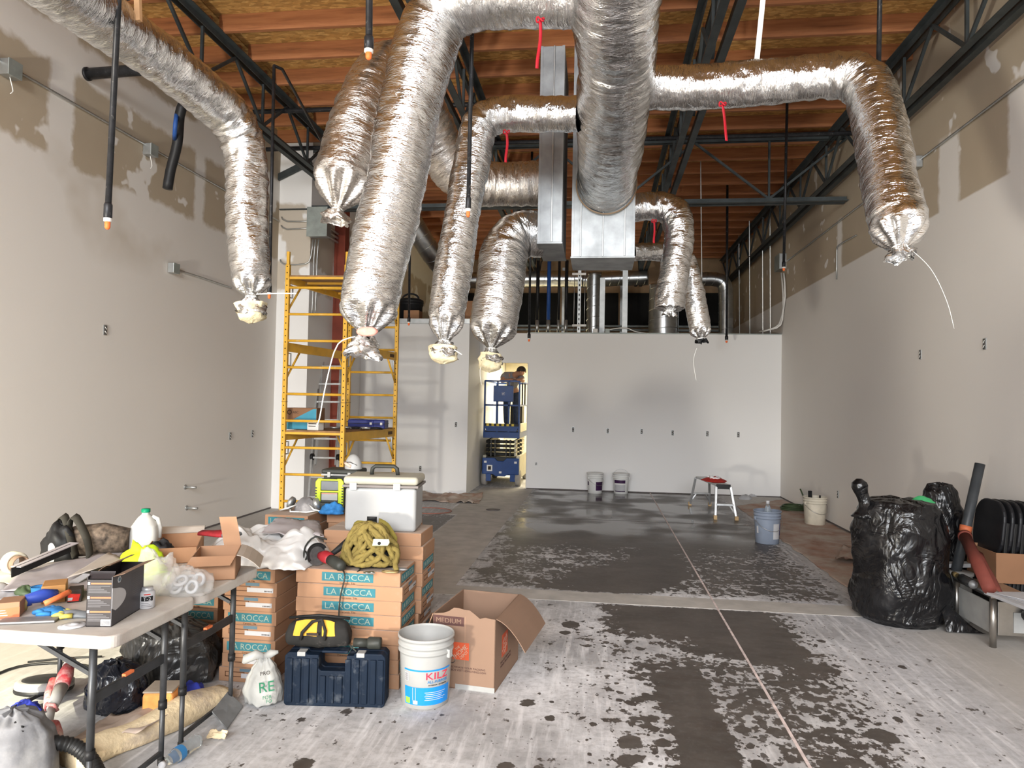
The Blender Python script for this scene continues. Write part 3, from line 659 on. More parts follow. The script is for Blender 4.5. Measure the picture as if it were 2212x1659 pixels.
# pilaster services
pz = YJ-.02
jbox(P(690, 482, YJ-.1), Vector((.30, .18, .42)), 'tall grey electrical panel box on the pilaster', 'y', False)
conduit([(XL+.05, pz, 4.40), (-4.72, pz, 4.33), (-4.3, pz, 4.33)], 'upper bent conduit on the pilaster'); conduit([(XL+.05, pz, 4.27), (-4.72, pz, 4.21), (-4.3, pz, 4.23)], 'middle bent conduit on the pilaster')
conduit([(XL+.05, pz, 3.75), (-4.75, pz, 3.68), (-4.42, pz, 3.68), (-4.33, pz, 3.78), (-4.30, pz, 4.05)], 'lower swept conduit on the pilaster')
for k in range(2): conduit([(-4.26+k*.05, pz, 4.05), (-4.28+k*.05, pz, 3.75), (-4.28+k*.05, pz, 3.2), (-4.29+k*.05, pz, 2.9)], 'vertical conduit below the electrical panel, %s' % ('right' if k else 'left'), .012)
for k in range(3): conduit([(-4.30, 10.05, 4.38-.07*k), (-4.30, 12.2, 4.36-.07*k)], 'conduit running back past the red column, %s of three' % ('upper', 'middle', 'lower')[k], .02)
# outlet cut-outs in the drywall
mat('outlet_tape', (.10, .095, .09), .8, var=.7, vs=60)
def outlet(c, ax, label, w=.045, h=.10):
    t = thing('outlet_box', c, label, 'outlet', 'open outlet boxes in the drywall', world=True)
    d = (w, .008, h) if ax == 'y' else (.008, w, h)
    MB().box(c, d).build('frame', 'galv_strut', t)
    s = -1 if (ax == 'y' or c.x > 0) else 1
    o = Vector((0, -.005, 0)) if ax == 'y' else Vector((.005*s, 0, 0))
    MB().box(c+o, (w*.8, .004, h*.86) if ax == 'y' else (.004, w*.8, h*.86)).build('cavity', 'outlet_tape', t)
    for q in (-1, 1):
        e2 = c+o*1.6+Vector((0, 0, q*h*.2)); tubepath(MB(), [e2+(Vector((-w*.25, 0, .01)) if ax == 'y' else Vector((0, -w*.25, .01))), e2, e2+(Vector((w*.25, 0, -.012)) if ax == 'y' else Vector((0, w*.25, -.012)))], .004, .02, 5).build('wire', 'zip_tie', t, smooth=True)
for i, (x, y) in enumerate(((1238, 928), (1313, 931), (1386, 932), (1453, 935), (1528, 937), (1595, 939))):
    outlet(P(x, y, YB-.004), 'y', '%s outlet box from the left in the row of six on the back wall' % ('first', 'second', 'third', 'fourth', 'fifth', 'sixth')[i])
outlet(P(1158, 1002, YB-.004), 'y', 'small outlet box beside the doorway', .035, .05)
outlet(P(985, 917, YBL-.004), 'y', 'outlet box high on the left partition'); outlet(P(908, 1012, YBL-.004), 'y', 'outlet box low on the left partition')
for x, y, l in ((227, 713, 'lone outlet box high on the left wall'), (497, 942, 'left of two outlet boxes far along the left wall'), (545, 937, 'right of two outlet boxes far along the left wall')): outlet(PX(x, y, XL+.004), 'x', l)
for x, y, l in ((2127, 743, 'outlet box on the right wall, nearer of the two high ones'), (1988, 766, 'outlet box on the right wall, farther of the two high ones'), (1810, 1068, 'low outlet box on the right wall beyond the white bucket')): outlet(PX(x, y, XR-.004), 'x', l)
for x, y, l in ((400, 1052, 'pipe stub pair on the left wall, upper'), (403, 1097, 'pipe stub on the left wall, lower')):
    p = PX(x, y, XL); t = thing('pipe_stub', p, l, 'pipe stub', world=True)
    MB().cyl(p, p+Vector((.14, 0, 0)), .014, n=10).build('stub', 'conduit', t, smooth=True); MB().lathe([(.03, 0), (.03, .006), (.015, .012)], p, 14, Matrix.Rotation(R_(90), 3, 'Y')).build('escutcheon', 'galv_strut', t, smooth=True)
# ------------------------------------------------------------------ ducts, pipes and studs over the back partition
mat('galv_spiral', (.50, .52, .53), .28, .95, var=.15)
def spiral(path, r, label, group='spiral ducts over the partition', m='galv_spiral'):
    q = spline([(Vector(p), r) for p in path], .06); t = thing('spiral_duct', q[0][0], label, 'duct', group, world=True)
    MB().tube([a for a, b in q], [b for a, b in q], 24).build('body', m, t, smooth=True)
    k = 0
    for i in range(2, len(q)-2, 3):
        d = (q[i+1][0]-q[i-1][0]).normalized(); u = d.orthogonal().normalized(); w2 = d.cross(u)
        MB().tube([q[i][0]+(u*math.cos(a)+w2*math.sin(a))*(r+.002)+d*(.05*math.sin(a)) for a in [j*2*math.pi/20 for j in range(20)]], .006, 4, closed=True).build('seam_rib', m, t, smooth=True)
    return t
zz = 4.42
spiral([P(1008, 606, 16), P(1100, 604, 16), P(1170, 603, 16), P(1260, 603, 16)], .19, 'horizontal spiral duct behind the drooping foil ducts')
spiral([P(1255, 606, 16.2), P(1330, 602, 16.2), P(1400, 600, 16.2)], .17, 'middle length of horizontal spiral duct')
spiral([P(1490, 605, 15.2), P(1540, 603, 15.2), P(1563, 612, 15.2), P(1568, 640, 15.2), P(1568, 685, 15.2), P(1568, 730, 15.2)], .15, 'spiral duct elbowing down at the right of the partition')
spiral([P(1284, 590, 14.2), P(1283, 640, 14.2), P(1282, 725, 14.2)], .145, 'vertical spiral duct under the wide plenum box')
spiral([P(1435, 615, 14.6), P(1433, 670, 14.6), P(1432, 730, 14.6)], .30, 'broad vertical duct behind the flat ended foil duct')
spiral([P(885, 470, 13.2), P(930, 545, 13.6), P(975, 600, 14.2)], .21, 'slanting spiral duct between the drooping foil ducts')
for i, (x, y0, y1, Y, r, m_, nm) in enumerate(((1160, 575, 718, 14.0, .045, 'black', 'leftmost dark riser pipe'), (1184, 575, 718, 14.0, .05, 'blue_cable', 'blue dark riser pipe'), (1206, 575, 718, 14.0, .035, 'black', 'thin dark riser pipe'), (1222, 575, 718, 14.0, .045, 'black', 'dark riser pipe nearest the strut rack'))):
    t = thing('riser_pipe', P(x, y1, Y), nm+' under the narrow plenum box', 'pipe', 'riser pipes over the partition', world=True)
    a, b = P(x, y0, Y), P(x, y1, Y); MB().cyl((b.x, Y, 4.55), (b.x, Y, b.z+.25), r*.8, n=12).build('pipe', m_, t, smooth=True); MB().cyl((b.x, Y, b.z+.25), (b.x, Y, b.z-.03), r*.85, n=12).build('bare_end', 'conduit', t, smooth=True)
def stud(x, y0, y1, Y, w_, label):
    a, b = P(x, y0, Y), P(x, y1, Y); MB().bx(b.x-w_/2, b.x+w_/2, Y-.004, Y+.05, 3.0 if Y > 13.55 else b.z, a.z).build('metal_stud', 'galv_strut', None, label=label, cat='stud', group='metal studs over the partition')
stud(1349, 580, 722, 13.6, .10, 'bright metal stud under the right of the wide plenum box'); stud(1300, 600, 722, 13.9, .10, 'dim metal stud behind the vertical spiral duct')
t = thing('strut_rack', P(1250, 720, 13.55), 'slotted metal strut rack standing on the back partition', 'rack', world=True)
a, b = P(1250, 575, 13.55), P(1250, 722, 13.55)
MB().bx(b.x-.03, b.x+.03, 13.53, 13.57, b.z, a.z).build('slotted_channel', 'galv_strut', t)
for k in range(12): z = b.z+.08+k*.095; MB().bx(b.x-.010, b.x+.010, 13.526, 13.531, z, z+.045).build('slot', 'dark_void', t)
for x in (1239, 1262): q = P(x, 720, 13.55); MB().cyl((q.x, 13.55, b.z), (q.x, 13.55, a.z), .007, n=8).build('threaded_rod', 'conduit', t, smooth=True)
for y in (592, 703): q0, q1 = P(1236, y, 13.52), P(1266, y, 13.52); MB().beam(q0, q1, .03, .04).build('cross_strut', 'white_plastic', t)
for x, l in ((1286, 'white junction box on top of the back partition'), (1312, 'grey junction box on top of the back partition')):
    q = P(x, 716, 13.5); one('small_box', MB().box(q, (.09, .08, .10)), 'white_plastic' if x < 1300 else 'box_grey', l, 'junction box', bev=.004)
one('loose_cable', tubepath(MB(), [P(1316, 712, 13.5), P(1350, 708, 13.5), P(1372, 716, 13.5), P(1395, 720, 13.5)], .01, .05, 6), 'zip_tie', 'white cable looping along top of the back partition', 'cable', smooth=True)
for i, (x, Y) in enumerate(((1620, 15.0), (1648, 14.4), (1664, 14.0), (1517, 11.5), (1598, 16.5))):
    a, b = P(x, 720 if i not in (3,) else 700, Y), None
    one('hanger_wire', MB().cyl((a.x, Y, ZT+.0 if i != 3 else 3.0), (a.x-.1, Y-.3, 5.684), .008, n=6), 'conduit', ('hanger wire beside the back corner, leftmost', 'hanger wire beside the back corner, middle', 'hanger wire beside the back corner, rightmost', 'hanger wire right of the flat ended duct', 'far hanger wire by the right spiral duct')[i], 'wire', 'ceiling hanger wires')
# black bin and cartons stored on the left mezzanine
t = thing('storage_bin', P(885, 660, 13.0), 'black lidded bin stored above the left partition', 'bin', world=True)
q = P(886, 690, 13.0); q.z = 3.056
MB().lathe([(.20, .0), (.235, .42), (.25, .43), (.25, .47)], q, 24).build('body', 'black', t, smooth=True); MB().lathe([(.255, .47), (.25, .53), (.19, .56), (0, .57)], q, 24).build('lid', 'black', t, smooth=True)
MB().tube([q+Vector((.16*math.cos(a_), 0, .56+.10*math.sin(a_))) for a_ in [k*math.pi/10 for k in range(11)]], .018, 8).build('handle', 'black', t, smooth=True)
mat('carton_shade', (.36, .19, .10), .8, var=.1)
for x0, x1, y0, Y, l in ((872, 905, 672, 12.64, 'small carton in front of the black bin above the partition'), (1005, 1030, 650, 13.2, 'torn carton above the partition between the foil ducts')):
    a, b = P(x0, y0, Y), P(x1, 692, Y); one('carton', MB().bx(a.x, b.x, Y, Y+.25, 3.057, max(a.z, 3.35)), 'carton_shade', l, 'carton', 'cartons above the partition', bev=.004)
# ------------------------------------------------------------------ yellow scaffold
mat('scaffold_yellow', (.72, .40, .045), .42, .0, var=.12, vs=6, dust=(.62, .52, .34), dscale=9, dlo=.60, dhi=.8)
mat('plywood_deck', (.30, .17, .08), .75, var=.25, vs=12)
mat('hole_black', (.008, .007, .006), .9)
mat('decal_brown', (.10, .05, .015), .6)
FLp, FRp, RLp, RRp = P(611, 1000, 8.10), P(739, 1000, 8.14), P(749, 1000, 9.72), P(851, 1000, 9.72)
for v in (FLp, FRp, RLp, RRp): v.z = 0
sc = thing('scaffold', (FLp+RRp)/2, 'tall yellow baker scaffold with two platforms beside the left wall', 'scaffold', world=True)
ZTOP = 3.30
UP = Vector((0, 0, 1))
for nm, pp in (('FL', FLp), ('FR', FRp), ('RL', RLp), ('RR', RRp)):
    po = MB().beam(pp+UP*.13, pp+UP*ZTOP, .052, .052, (0, 1, 0)).build('post', 'scaffold_yellow', sc, bev=.006)
    MB().beam(pp+UP*ZTOP, pp+UP*(ZTOP+.16), .036, .036, (0, 1, 0)).build('coupling_pin', 'scaffold_yellow', po, bev=.004)
    hb = MB()
    for k in range(40):
        z = .25+k*.0775; hb.lathe([(0, 0), (.0075, 0), (.0075, .002)], pp+Vector((0, -.0268, z)), 8, Matrix.Rotation(R_(90), 3, 'X'))
    hb.build('peg_holes', 'hole_black', po, kind='stuff')
    for z in (1.72,): MB().beam(pp+UP*(z-.11), pp+UP*(z-.105), .056, .056, (0, 1, 0)).build('splice_line', 'decal_brown', po)
    MB().lathe([(.055, 0), (.06, .01), (.06, .03), (.055, .04)], pp+Vector((-.02, 0, .062)), 16, Matrix.Rotation(R_(90), 3, 'Y')).build('caster_wheel', 'black', po, smooth=True)
    MB().beam(pp+UP*.06, pp+UP*.14, .03, .05).build('caster_fork', 'galv_strut', po)
for a, b, off in ((FLp, FRp, 0), (RLp, RRp, .02)):
    for k in range(9):
        z = .40+.327*k+off
        MB().cyl(a+UP*z, b+UP*z, .0165, n=10).build('rung', 'scaffold_yellow', sc, smooth=True)
def rail(a, b, z, h, w=.03):
    d = (b-a).normalized(); r_ = MB().beam(a+d*.03+UP*(z-h/2), b-d*.03+UP*(z-h/2), w, h).build('side_rail', 'scaffold_yellow', sc, bev=.004)
    for e, s in ((a, 1), (b, -1)):
        q = e+d*s*.06
        MB().cyl(e+d*s*.30+UP*(z-h), e+d*s*.03+UP*(z-h-.32), .014, n=8).build('knee_brace', 'scaffold_yellow', r_, smooth=True)
        MB().tube([e+d*s*.05+UP*(z-h-.02), e+d*s*.11+UP*(z-h-.02), e+d*s*.11+UP*(z-h-.17), e+d*s*.05+UP*(z-h-.17)], .009, 6).build('lock_handle', 'galv_strut', r_)
    return r_
for a, b in ((FLp, RLp), (FRp, RRp)):
    for z in (1.25, 2.34, 3.18):
        r_ = rail(a, b, z, .11)
        q = b-(b-a).normalized()*.2; s = (b-a).normalized().cross(UP)
        MB().beam(q+s*.018+UP*(z-.055)-(b-a).normalized()*.07, q+s*.018+UP*(z-.055)+(b-a).normalized()*.07, .004, .045).build('maker_plate', 'decal_brown', r_)
def deck(z, m_):
    i = .03; a = FLp+(FRp-FLp)*i; b = FRp+(FLp-FRp)*i; c = RLp+(RRp-RLp)*i; d = RRp+(RLp-RRp)*i
    mb = MB(); mb.add([a+UP*(z-.02), b+UP*(z-.02), d+UP*(z-.02), c+UP*(z-.02), a+UP*z, b+UP*z, d+UP*z, c+UP*z], [(3, 2, 1, 0), (4, 5, 6, 7), (0, 1, 5, 4), (1, 2, 6, 5), (2, 3, 7, 6), (3, 0, 4, 7)])
    dk = mb.build('deck_board', m_, sc)
    for k in range(5):
        q = k/4; MB().beam(a.lerp(c, q)+UP*(z-.035), b.lerp(d, q)+UP*(z-.035), .03, .028).build('deck_joist', 'scaffold_yellow', dk)
    return dk
deck(1.265, 'plywood_deck'); deck(3.17, 'plywood_deck')
ZD = 1.267
# cargo on the lower platform
mat('carton', (.25, .13, .07), .8, var=.08, vs=3)
mat('teal_print', (.055, .28, .40), .6, var=.08)
mat('ink', (.03, .02, .015), .7)
def carton(c, d, rz, label, m_='carton', group=None, name='carton', tape=True):
    t = thing(name, c, label, 'carton', group, rz)
    MB().bx(-d[0]/2, d[0]/2, -d[1]/2, d[1]/2, 0, d[2]).build('body', m_, t, bev=.004)
    if tape: MB().bx(-.025, .025, -d[1]/2-.0008, d[1]/2+.0008, d[2]-.05, d[2]+.0008).build('tape', mat('tape_clear', (.50, .33, .20), .25), t)
    return t
fd = (FRp-FLp).normalized(); ang = math.atan2(fd.y, fd.x)
q = P(657, 940, 8.45); q.z = ZD
t = carton(q, (.42, .30, .27), ang, 'brown and teal carton on the scaffold platform', tape=False)
Mf = fr((0, -.151, 0), (1, 0, 0), (0, 0, 1))
MB().prism([(-.205, .004), (.205, .004), (.205, .262), (.17, .262), (-.205, .065)], Mf, .0012).build('teal_print', 'teal_print', t)
text('ASC', fr((-.06, -.1525, .215), (1, 0, 0), (0, 0, 1)), .075, 'ink', t)
MB().tube([Vector((-.14+.026*math.cos(a_), -.1525, .215+.026*math.sin(a_))) for a_ in [k*math.pi/8 for k in range(16)]], .004, 5, closed=True).build('round_mark', 'ink', t)
q = P(681, 942, 8.25); q.z = ZD; t = carton(q, (.16, .12, .11), ang-.25, 'small white carton in front of the teal one on the scaffold', 'white_plastic', tape=False)
for z in (.045, .075): MB().bx(-.06, .05, -.0612, -.0600, z, z+.010).build('print_line', 'ink', t)
mat('blue_case', (.012, .02, .16), .45)
for i, (x, w_, l) in enumerate(((784, .36, 'long blue plastic case on the scaffold platform'), (822, .16, 'short blue plastic case beside the long one on the scaffold'))):
    q = P(x, 937, 9.15); q.z = ZD; t = thing('tool_case', q, l, 'case', 'blue cases on the scaffold', ang)
    MB().bx(-w_/2, w_/2, -.11, .11, 0, .12).build('body', 'blue_case', t, bev=.012); MB().bx(-w_/2-.003, w_/2+.003, -.113, .113, .066, .072).build('seam', 'black', t)
    MB().bx(w_/2-.06, w_/2-.03, -.118, -.11, .05, .085).build('latch', 'white_plastic', t, bev=.002)
for k in range(4):
    q = P(712+k*22, 942, 8.6); q.z = ZD+.02
    one('hand_tool', tubepath(MB(), [q, q+Vector((.10, .03, .0)), q+Vector((.22, -.02, .01)), q+Vector((.27, .05, 0))], .014, .04, 7), 'black' if k % 2 else 'conduit', '%s hand tool lying on the scaffold platform, %s' % ('black' if k % 2 else 'grey', ('leftmost', 'second from left', 'third from left', 'rightmost')[k]), 'tool', 'tools on the scaffold', smooth=True)
# aluminium ladder behind the scaffold
mat('aluminium', (.52, .53, .53), .38, .85, var=.15, vs=12)
lt = thing('ladder', P(690, 1090, 9.9), 'aluminium ladder leaning behind the scaffold', 'ladder', world=True)
b0, b1 = P(668, 1000, 9.75), P(727, 1000, 9.75); b0.z = b1.z = 0; t0, t1 = P(692, 765, 10.6), P(742, 765, 10.6)
for a, b in ((b0, t0), (b1, t1)):
    MB().beam(a, b, .028, .065, (0, 1, 0)).build('outer_rail', 'aluminium', lt, bev=.003)
    s = Vector((.045 if a is b0 else -.045, .03, 0)); MB().beam(a+s+(b-a)*.28, b+s, .022, .05, (0, 1, 0)).build('inner_rail', 'aluminium', lt, bev=.003)
for k in range(8):
    f_ = .09+.118*k; MB().beam(b0.lerp(t0, f_), b1.lerp(t1, f_), .035, .03).build('rung', 'aluminium', lt, bev=.003)
for e in (b0, b1): MB().box(e+Vector((0, 0, .025)), (.045, .09, .05)).build('foot', 'black', lt, bev=.004)
MB().lathe([(.05, -.02), (.055, -.01), (.055, .01), (.05, .02)], b0.lerp(t0, .33), 14, Matrix.Rotation(R_(90), 3, 'Y')).build('hinge', 'black', lt, smooth=True)
MB().lathe([(.05, -.02), (.055, -.01), (.055, .01), (.05, .02)], b1.lerp(t1, .33), 14, Matrix.Rotation(R_(90), 3, 'Y')).build('hinge', 'black', lt, smooth=True)
# ------------------------------------------------------------------ scissor lift and the person on it
mat('lift_blue', (.006, .045, .19), .40, var=.1); mat('lift_grey', (.50, .47, .38), .5, var=.1); mat('tyre', (.30, .28, .26), .8, var=.15); mat('lift_dark', (.020, .020, .020), .45, .2)
mat('hazard_yellow', (.65, .50, .06), .5)
LX, LY = -1.90, 13.58
lf = thing('scissor_lift', (LX, LY+.9, 0), 'blue scissor lift parked inside the doorway', 'scissor lift')
def lb(n, x0, x1, y0, y1, z0, z1, m_, par=None, bev=.006): return MB().bx(x0, x1, y0-.9, y1-.9, z0, z1).build(n, m_, par or lf, bev=bev)
W2 = .365
ch = MB().prism([(-W2, .24), (-.15, .24), (-.09, .20), (.09, .20), (.15, .24), (W2, .24), (W2, .56), (.12, .56), (.06, .50), (-.06, .50), (-.12, .56), (-W2, .56)], fr((0, -.9+.06, 0), (1, 0, 0), (0, 0, 1)), .06).build('chassis_front', 'lift_blue', lf, bev=.008)
for x in (-.30, .30): lb('decal', x-.025, x+.025, -.003, 0.0, .46, .50, 'white_plastic', ch, 0)
lb('decal', -.025, .025, -.003, 0, .26, .30, 'white_plastic', ch, 0); lb('decal', -.27, -.16, -.003, 0, .30, .42, 'white_plastic', ch, 0); lb('decal_mark', -.245, -.185, -.005, -.002, .325, .395, 'ink', ch, 0)
lb('chassis_body', -.30, .30, .06, 1.72, .22, .58, 'lift_dark'); lb('chassis_side', .30, .37, .10, 1.72, .14, .60, 'lift_grey'); lb('chassis_side', -.37, -.30, .10, 1.72, .14, .60, 'lift_grey')
for s in (-1, 1):
    lb('wheel_bracket', s*.24-.05, s*.24+.05, .02, .20, .10, .27, 'lift_blue')
    for y in (.17, 1.55):
        wh = MB().lathe([(.08, -.055), (.15, -.052), (.16, -.03), (.16, .03), (.15, .052), (.08, .055)], (s*.335, y-.9, .16), 24, Matrix.Rotation(R_(90), 3, 'Y')).build('wheel', 'tyre', lf, smooth=True)
for k in range(4):
    z = .63+.083*k
    for s in (-1, 1):
        MB().beam((s*.27, -.8, z), (s*.27, .75, z+.03), .05, .065).build('scissor_arm', 'lift_grey' if s > 0 else 'lift_dark', lf, bev=.004)
    MB().cyl((-.30, -.82, z), (.26, -.82, z), .030, n=12).build('pivot_tube', 'lift_dark', lf, smooth=True)
    for x in (-.2, -.12, .1, .18): MB().box((x, -.82, z), (.03, .075, .075)).build('tube_clamp', 'lift_dark', lf, bev=.003)
    for y in (-.55, -.2): MB().cyl((.29, y, z), (.34, y, z), .028, n=10).build('pivot_pin', 'black', lf, smooth=True)
pf = lb('platform_base', -W2, W2, .05, 1.75, .95, 1.07, 'lift_blue'); lb('platform_side', W2-.02, W2+.01, .12, 1.75, 1.07, 1.24, 'lift_grey', pf); lb('platform_floor', -W2+.03, W2-.03, .1, 1.72, 1.071, 1.10, 'lift_dark', pf)
MB().prism([(-.30, .0), (.30, 0), (.34, .10), (-.34, .10)], fr((0, -.84, 1.085), (1, 0, 0), (0, 0, 1)), .012).build('toe_board', 'lift_blue', pf)
for k in range(6): lb('hazard_stripe', -.30+k*.10, -.25+k*.10, .045, .058, 1.188, 1.235, 'hazard_yellow', pf, 0)
lb('hazard_band', -.34, .34, .05, .062, 1.186, 1.237, 'black', pf, 0)
for x in (-.345, -.09, .14, .345):
    for y in ((.07, 1.70) if abs(x) > .3 else (.07,)): MB().beam((x, y-.9, 1.07), (x, y-.9, 2.08), .035, .035, (0, 1, 0)).build('guard_post', 'lift_blue', lf, bev=.003)
for z in (1.60, 2.08):
    for y in (.07, 1.70): MB().beam((-.345, y-.9, z), (.345, y-.9, z), .035, .035).build('guard_rail', 'lift_blue', lf, bev=.003)
    for x in (-.345, .345): MB().beam((x, .07-.9, z), (x, 1.70-.9, z), .03, .03).build('guard_rail', 'lift_blue', lf, bev=.003)
for y in (.6, 1.1): MB().beam((.345, y-.9, 1.6), (.345, y-.9, 2.08), .03, .03, (0, 1, 0)).build('guard_post', 'lift_dark', lf, bev=.003)
bxp = lb('control_panel', -.17, .23, .02, .05, 1.67, 1.99, 'lift_blue', None, .01)
text('\u2611', fr((.03, -.9+.0195, 1.83), (1, 0, 0), (0, 0, 1)), .055, 'white_plastic', bxp)
lb('battery_case', .05, .30, 1.0, 1.4, 1.10, 1.58, 'lift_dark')
# person
mat('skin', (.30, .15, .095), .55, var=.08); mat('grey_shirt', (.16, .16, .18), .85, var=.12, vs=14, bp=.2, bs=18); mat('jeans', (.025, .035, .065), .85, var=.2, vs=20); mat('hair', (.018, .012, .010), .7); mat('boot', (.05, .035, .025), .7)
def skinned(name, verts, edges, m_, parent, sub=2, root=0):
    me = bpy.data.meshes.new(name); me.from_pydata([v[0] for v in verts], edges, []); me.update()
    o = bpy.data.objects.new(name, me); C.objects.link(o); o.parent = parent
    sk = o.modifiers.new('skin', 'SKIN'); sk.use_smooth_shade = True
    me.skin_vertices.new() if not me.skin_vertices else None
    lay = me.skin_vertices[0].data
    for i, v in enumerate(verts):
        r = v[1]; lay[i].radius = r if isinstance(r, tuple) else (r, r); lay[i].use_root = (i == root)
    sb = o.modifiers.new('sub', 'SUBSURF'); sb.levels = sb.render_levels = sub
    me.materials.append(MATS[m_]); return o
pe = thing('person', (LX+.10, LY+.62, 1.105), 'person in grey shirt and jeans bending over the rail of the lift', 'person')
HIP = (.02, .05, .80); CH = (.08, -.20, 1.06); NK = (.16, -.34, 1.14); HD = (.25, -.42, 1.17)
bodyv = [(HIP, .10), ((.03, -.03, .93), .095), (CH, .11), (NK, .055), (HD, (.072, .088)), ((.325, -.45, 1.16), (.05, .06)),
         ((-.06, -.24, 1.10), .055), ((-.15, -.38, .98), .042), ((-.02, -.50, .995), .034), ((.06, -.53, 1.005), .030), ((.12, -.545, 1.01), (.035, .016)),
         ((.21, -.22, 1.08), .055), ((.30, -.40, .99), .042), ((.27, -.53, 1.005), .034), ((.22, -.55, 1.005), .030), ((.17, -.565, 1.01), (.035, .016)),
         ((-.07, .06, .74), .085), ((-.08, -.02, .42), .060), ((-.08, .05, .10), .042), ((-.08, .04, .05), .045), ((-.08, -.10, .035), .04),
         ((.11, .06, .74), .085), ((.12, -.02, .42), .060), ((.13, .05, .10), .042), ((.13, .04, .05), .045), ((.14, -.10, .035), .04)]
ed = [(0, 1), (1, 2), (2, 3), (3, 4), (4, 5), (2, 6), (6, 7), (7, 8), (8, 9), (9, 10), (2, 11), (11, 12), (12, 13), (13, 14), (14, 15), (0, 16), (16, 17), (17, 18), (18, 19), (19, 20), (0, 21), (21, 22), (22, 23), (23, 24), (24, 25)]
bd = skinned('body', bodyv, ed, 'skin', pe)
for s, base in ((-1, (.12, -.545, 1.01)), (1, (.17, -.565, 1.01))):
    for k in range(4):
        bq = Vector(base)+Vector((-s*.0, -.012*k+.018, .008)); skinned('finger', [(bq, .009), (bq+Vector((-s*.04, -.012, .006)), .0085), (bq+Vector((-s*.062, -.016, -.016)), .007)], [(0, 1), (1, 2)], 'skin', bd, 1)
    bq = Vector(base)+Vector((s*.02, .03, .004)); skinned('thumb', [(bq, .010), (bq+Vector((-s*.03, .02, .0)), .009), (bq+Vector((-s*.055, .012, -.008)), .008)], [(0, 1), (1, 2)], 'skin', bd, 1)
skinned('shirt', [((.02, .04, .86), .125), ((.03, -.04, .95), .128), (CH, .138), ((.13, -.29, 1.115), .085), ((-.06, -.24, 1.10), .075), ((-.125, -.34, 1.03), .066), ((.21, -.22, 1.08), .075), ((.275, -.35, 1.02), .066)], [(0, 1), (1, 2), (2, 3), (2, 4), (4, 5), (2, 6), (6, 7)], 'grey_shirt', pe)
skinned('jeans', [((.02, .05, .84), .122), ((-.07, .06, .72), .10), ((-.08, -.02, .42), .076), ((-.08, .045, .10), .062), ((.11, .06, .72), .10), ((.12, -.02, .42), .076), ((.13, .045, .10), .062)], [(0, 1), (1, 2), (2, 3), (0, 4), (4, 5), (5, 6)], 'jeans', pe)
mb = MB().grid(lambda u, v: Vector(HD)+Vector((.005, .03, .022))+Vector((.098*math.cos(u*6.283)*math.sin(v*1.75), .105*math.sin(u*6.283)*math.sin(v*1.75), .095*math.cos(v*1.75))), 20, 10, True)
mb.build('hair', 'hair', pe, smooth=True)
MB().lathe([(0, -.02), (.013, -.012), (.016, 0), (.006, .012), (0, .016)], Vector((.352, -.458, 1.165)), 10, Matrix.Rotation(R_(70), 3, 'Y')).build('nose', 'skin', bd, smooth=True)
for s in (-1, 1): MB().lathe([(0, -.009), (.009, -.004), (.009, .004), (0, .009)], Vector((.315+s*.0, -.45+s*.038, 1.205)), 8).build('eye', 'hair', bd, smooth=True)
for s in (-1,): MB().lathe([(0, -.014), (.018, -.006), (.020, .006), (0, .010)], Vector((.25, -.50, 1.165)), 10, Matrix.Rotation(R_(90), 3, 'X')).build('ear', 'skin', bd, smooth=True)
MB().box((.365, -.46, 1.125), (.008, .035, .008)).build('mouth', 'hair', bd, bev=.003)
for x in (-.08, .13): MB().box((x, -.03, .04), (.10, .27, .08)).build('boot', 'boot', pe, bev=.025, seg=3)
# ------------------------------------------------------------------ buckets
mat('bucket_white', (.345, .345, .335), .38, var=.05); mat('bucket_white_lightened', (.72, .72, .70), .4, var=.04); mat('bucket_blue', (.20, .235, .30), .42, var=.06); mat('bucket_cream', (.60, .55, .45), .5, var=.12, dust=(.40, .35, .28), dlo=.6, dhi=.8)  # near white darkened, far white lightened, to even out the light falloff
mat('purple_label', (.040, .012, .055), .45); mat('label_white', (.44, .44, .455), .5, var=.08); mat('wire_steel', (.45, .45, .45), .35, .9)
def bucket(c, label, m_, sc_=1, rz=0, bail='side', lid=False, handle_ang=0, bail_up=0):
    t = thing('bucket', c, label, 'bucket', 'five gallon buckets', rz); s = sc_
    pr = [(.125, 0), (.130, .004), (.143, .275), (.143, .285), (.152, .287), (.152, .297), (.144, .300), (.145, .318), (.154, .320), (.154, .330), (.146, .333), (.147, .355), (.156, .357), (.156, .372), (.150, .374), (.148, .370), (.146, .36), (.128, .012), (0, .010)]
    MB().lathe([(a*s, b*s) for a, b in pr], (0, 0, 0), 40).build('body', m_, t, smooth=True)
    for sg in (-1, 1):
        a = handle_ang+(math.pi if sg < 0 else 0); MB().box((math.cos(a)*.152*s, math.sin(a)*.152*s, .285*s), (.02, .03, .045), Matrix.Rotation(a, 3, 'Z')).build('bail_lug', m_, t, bev=.003)
    pts = []
    for k in range(17):
        q = math.pi*k/16; ex = math.cos(q)*.162*s; h_ = math.sin(q)
        if bail_up: v = Vector((ex, 0, .285*s+h_*.17*s))
        else: v = Vector((ex, -h_*.165*s*1.0, .285*s-h_*.13*s))
        pts.append(Matrix.Rotation(handle_ang, 3, 'Z') @ v)
    MB().tube(pts, .0028, 6).build('bail_wire', 'wire_steel', t, smooth=True)
    if lid: MB().lathe([(.0, .376), (.15, .376), (.158, .380), (.158, .360)], (0, 0, 0), 36).build('lid', m_, t, smooth=True)
    return t
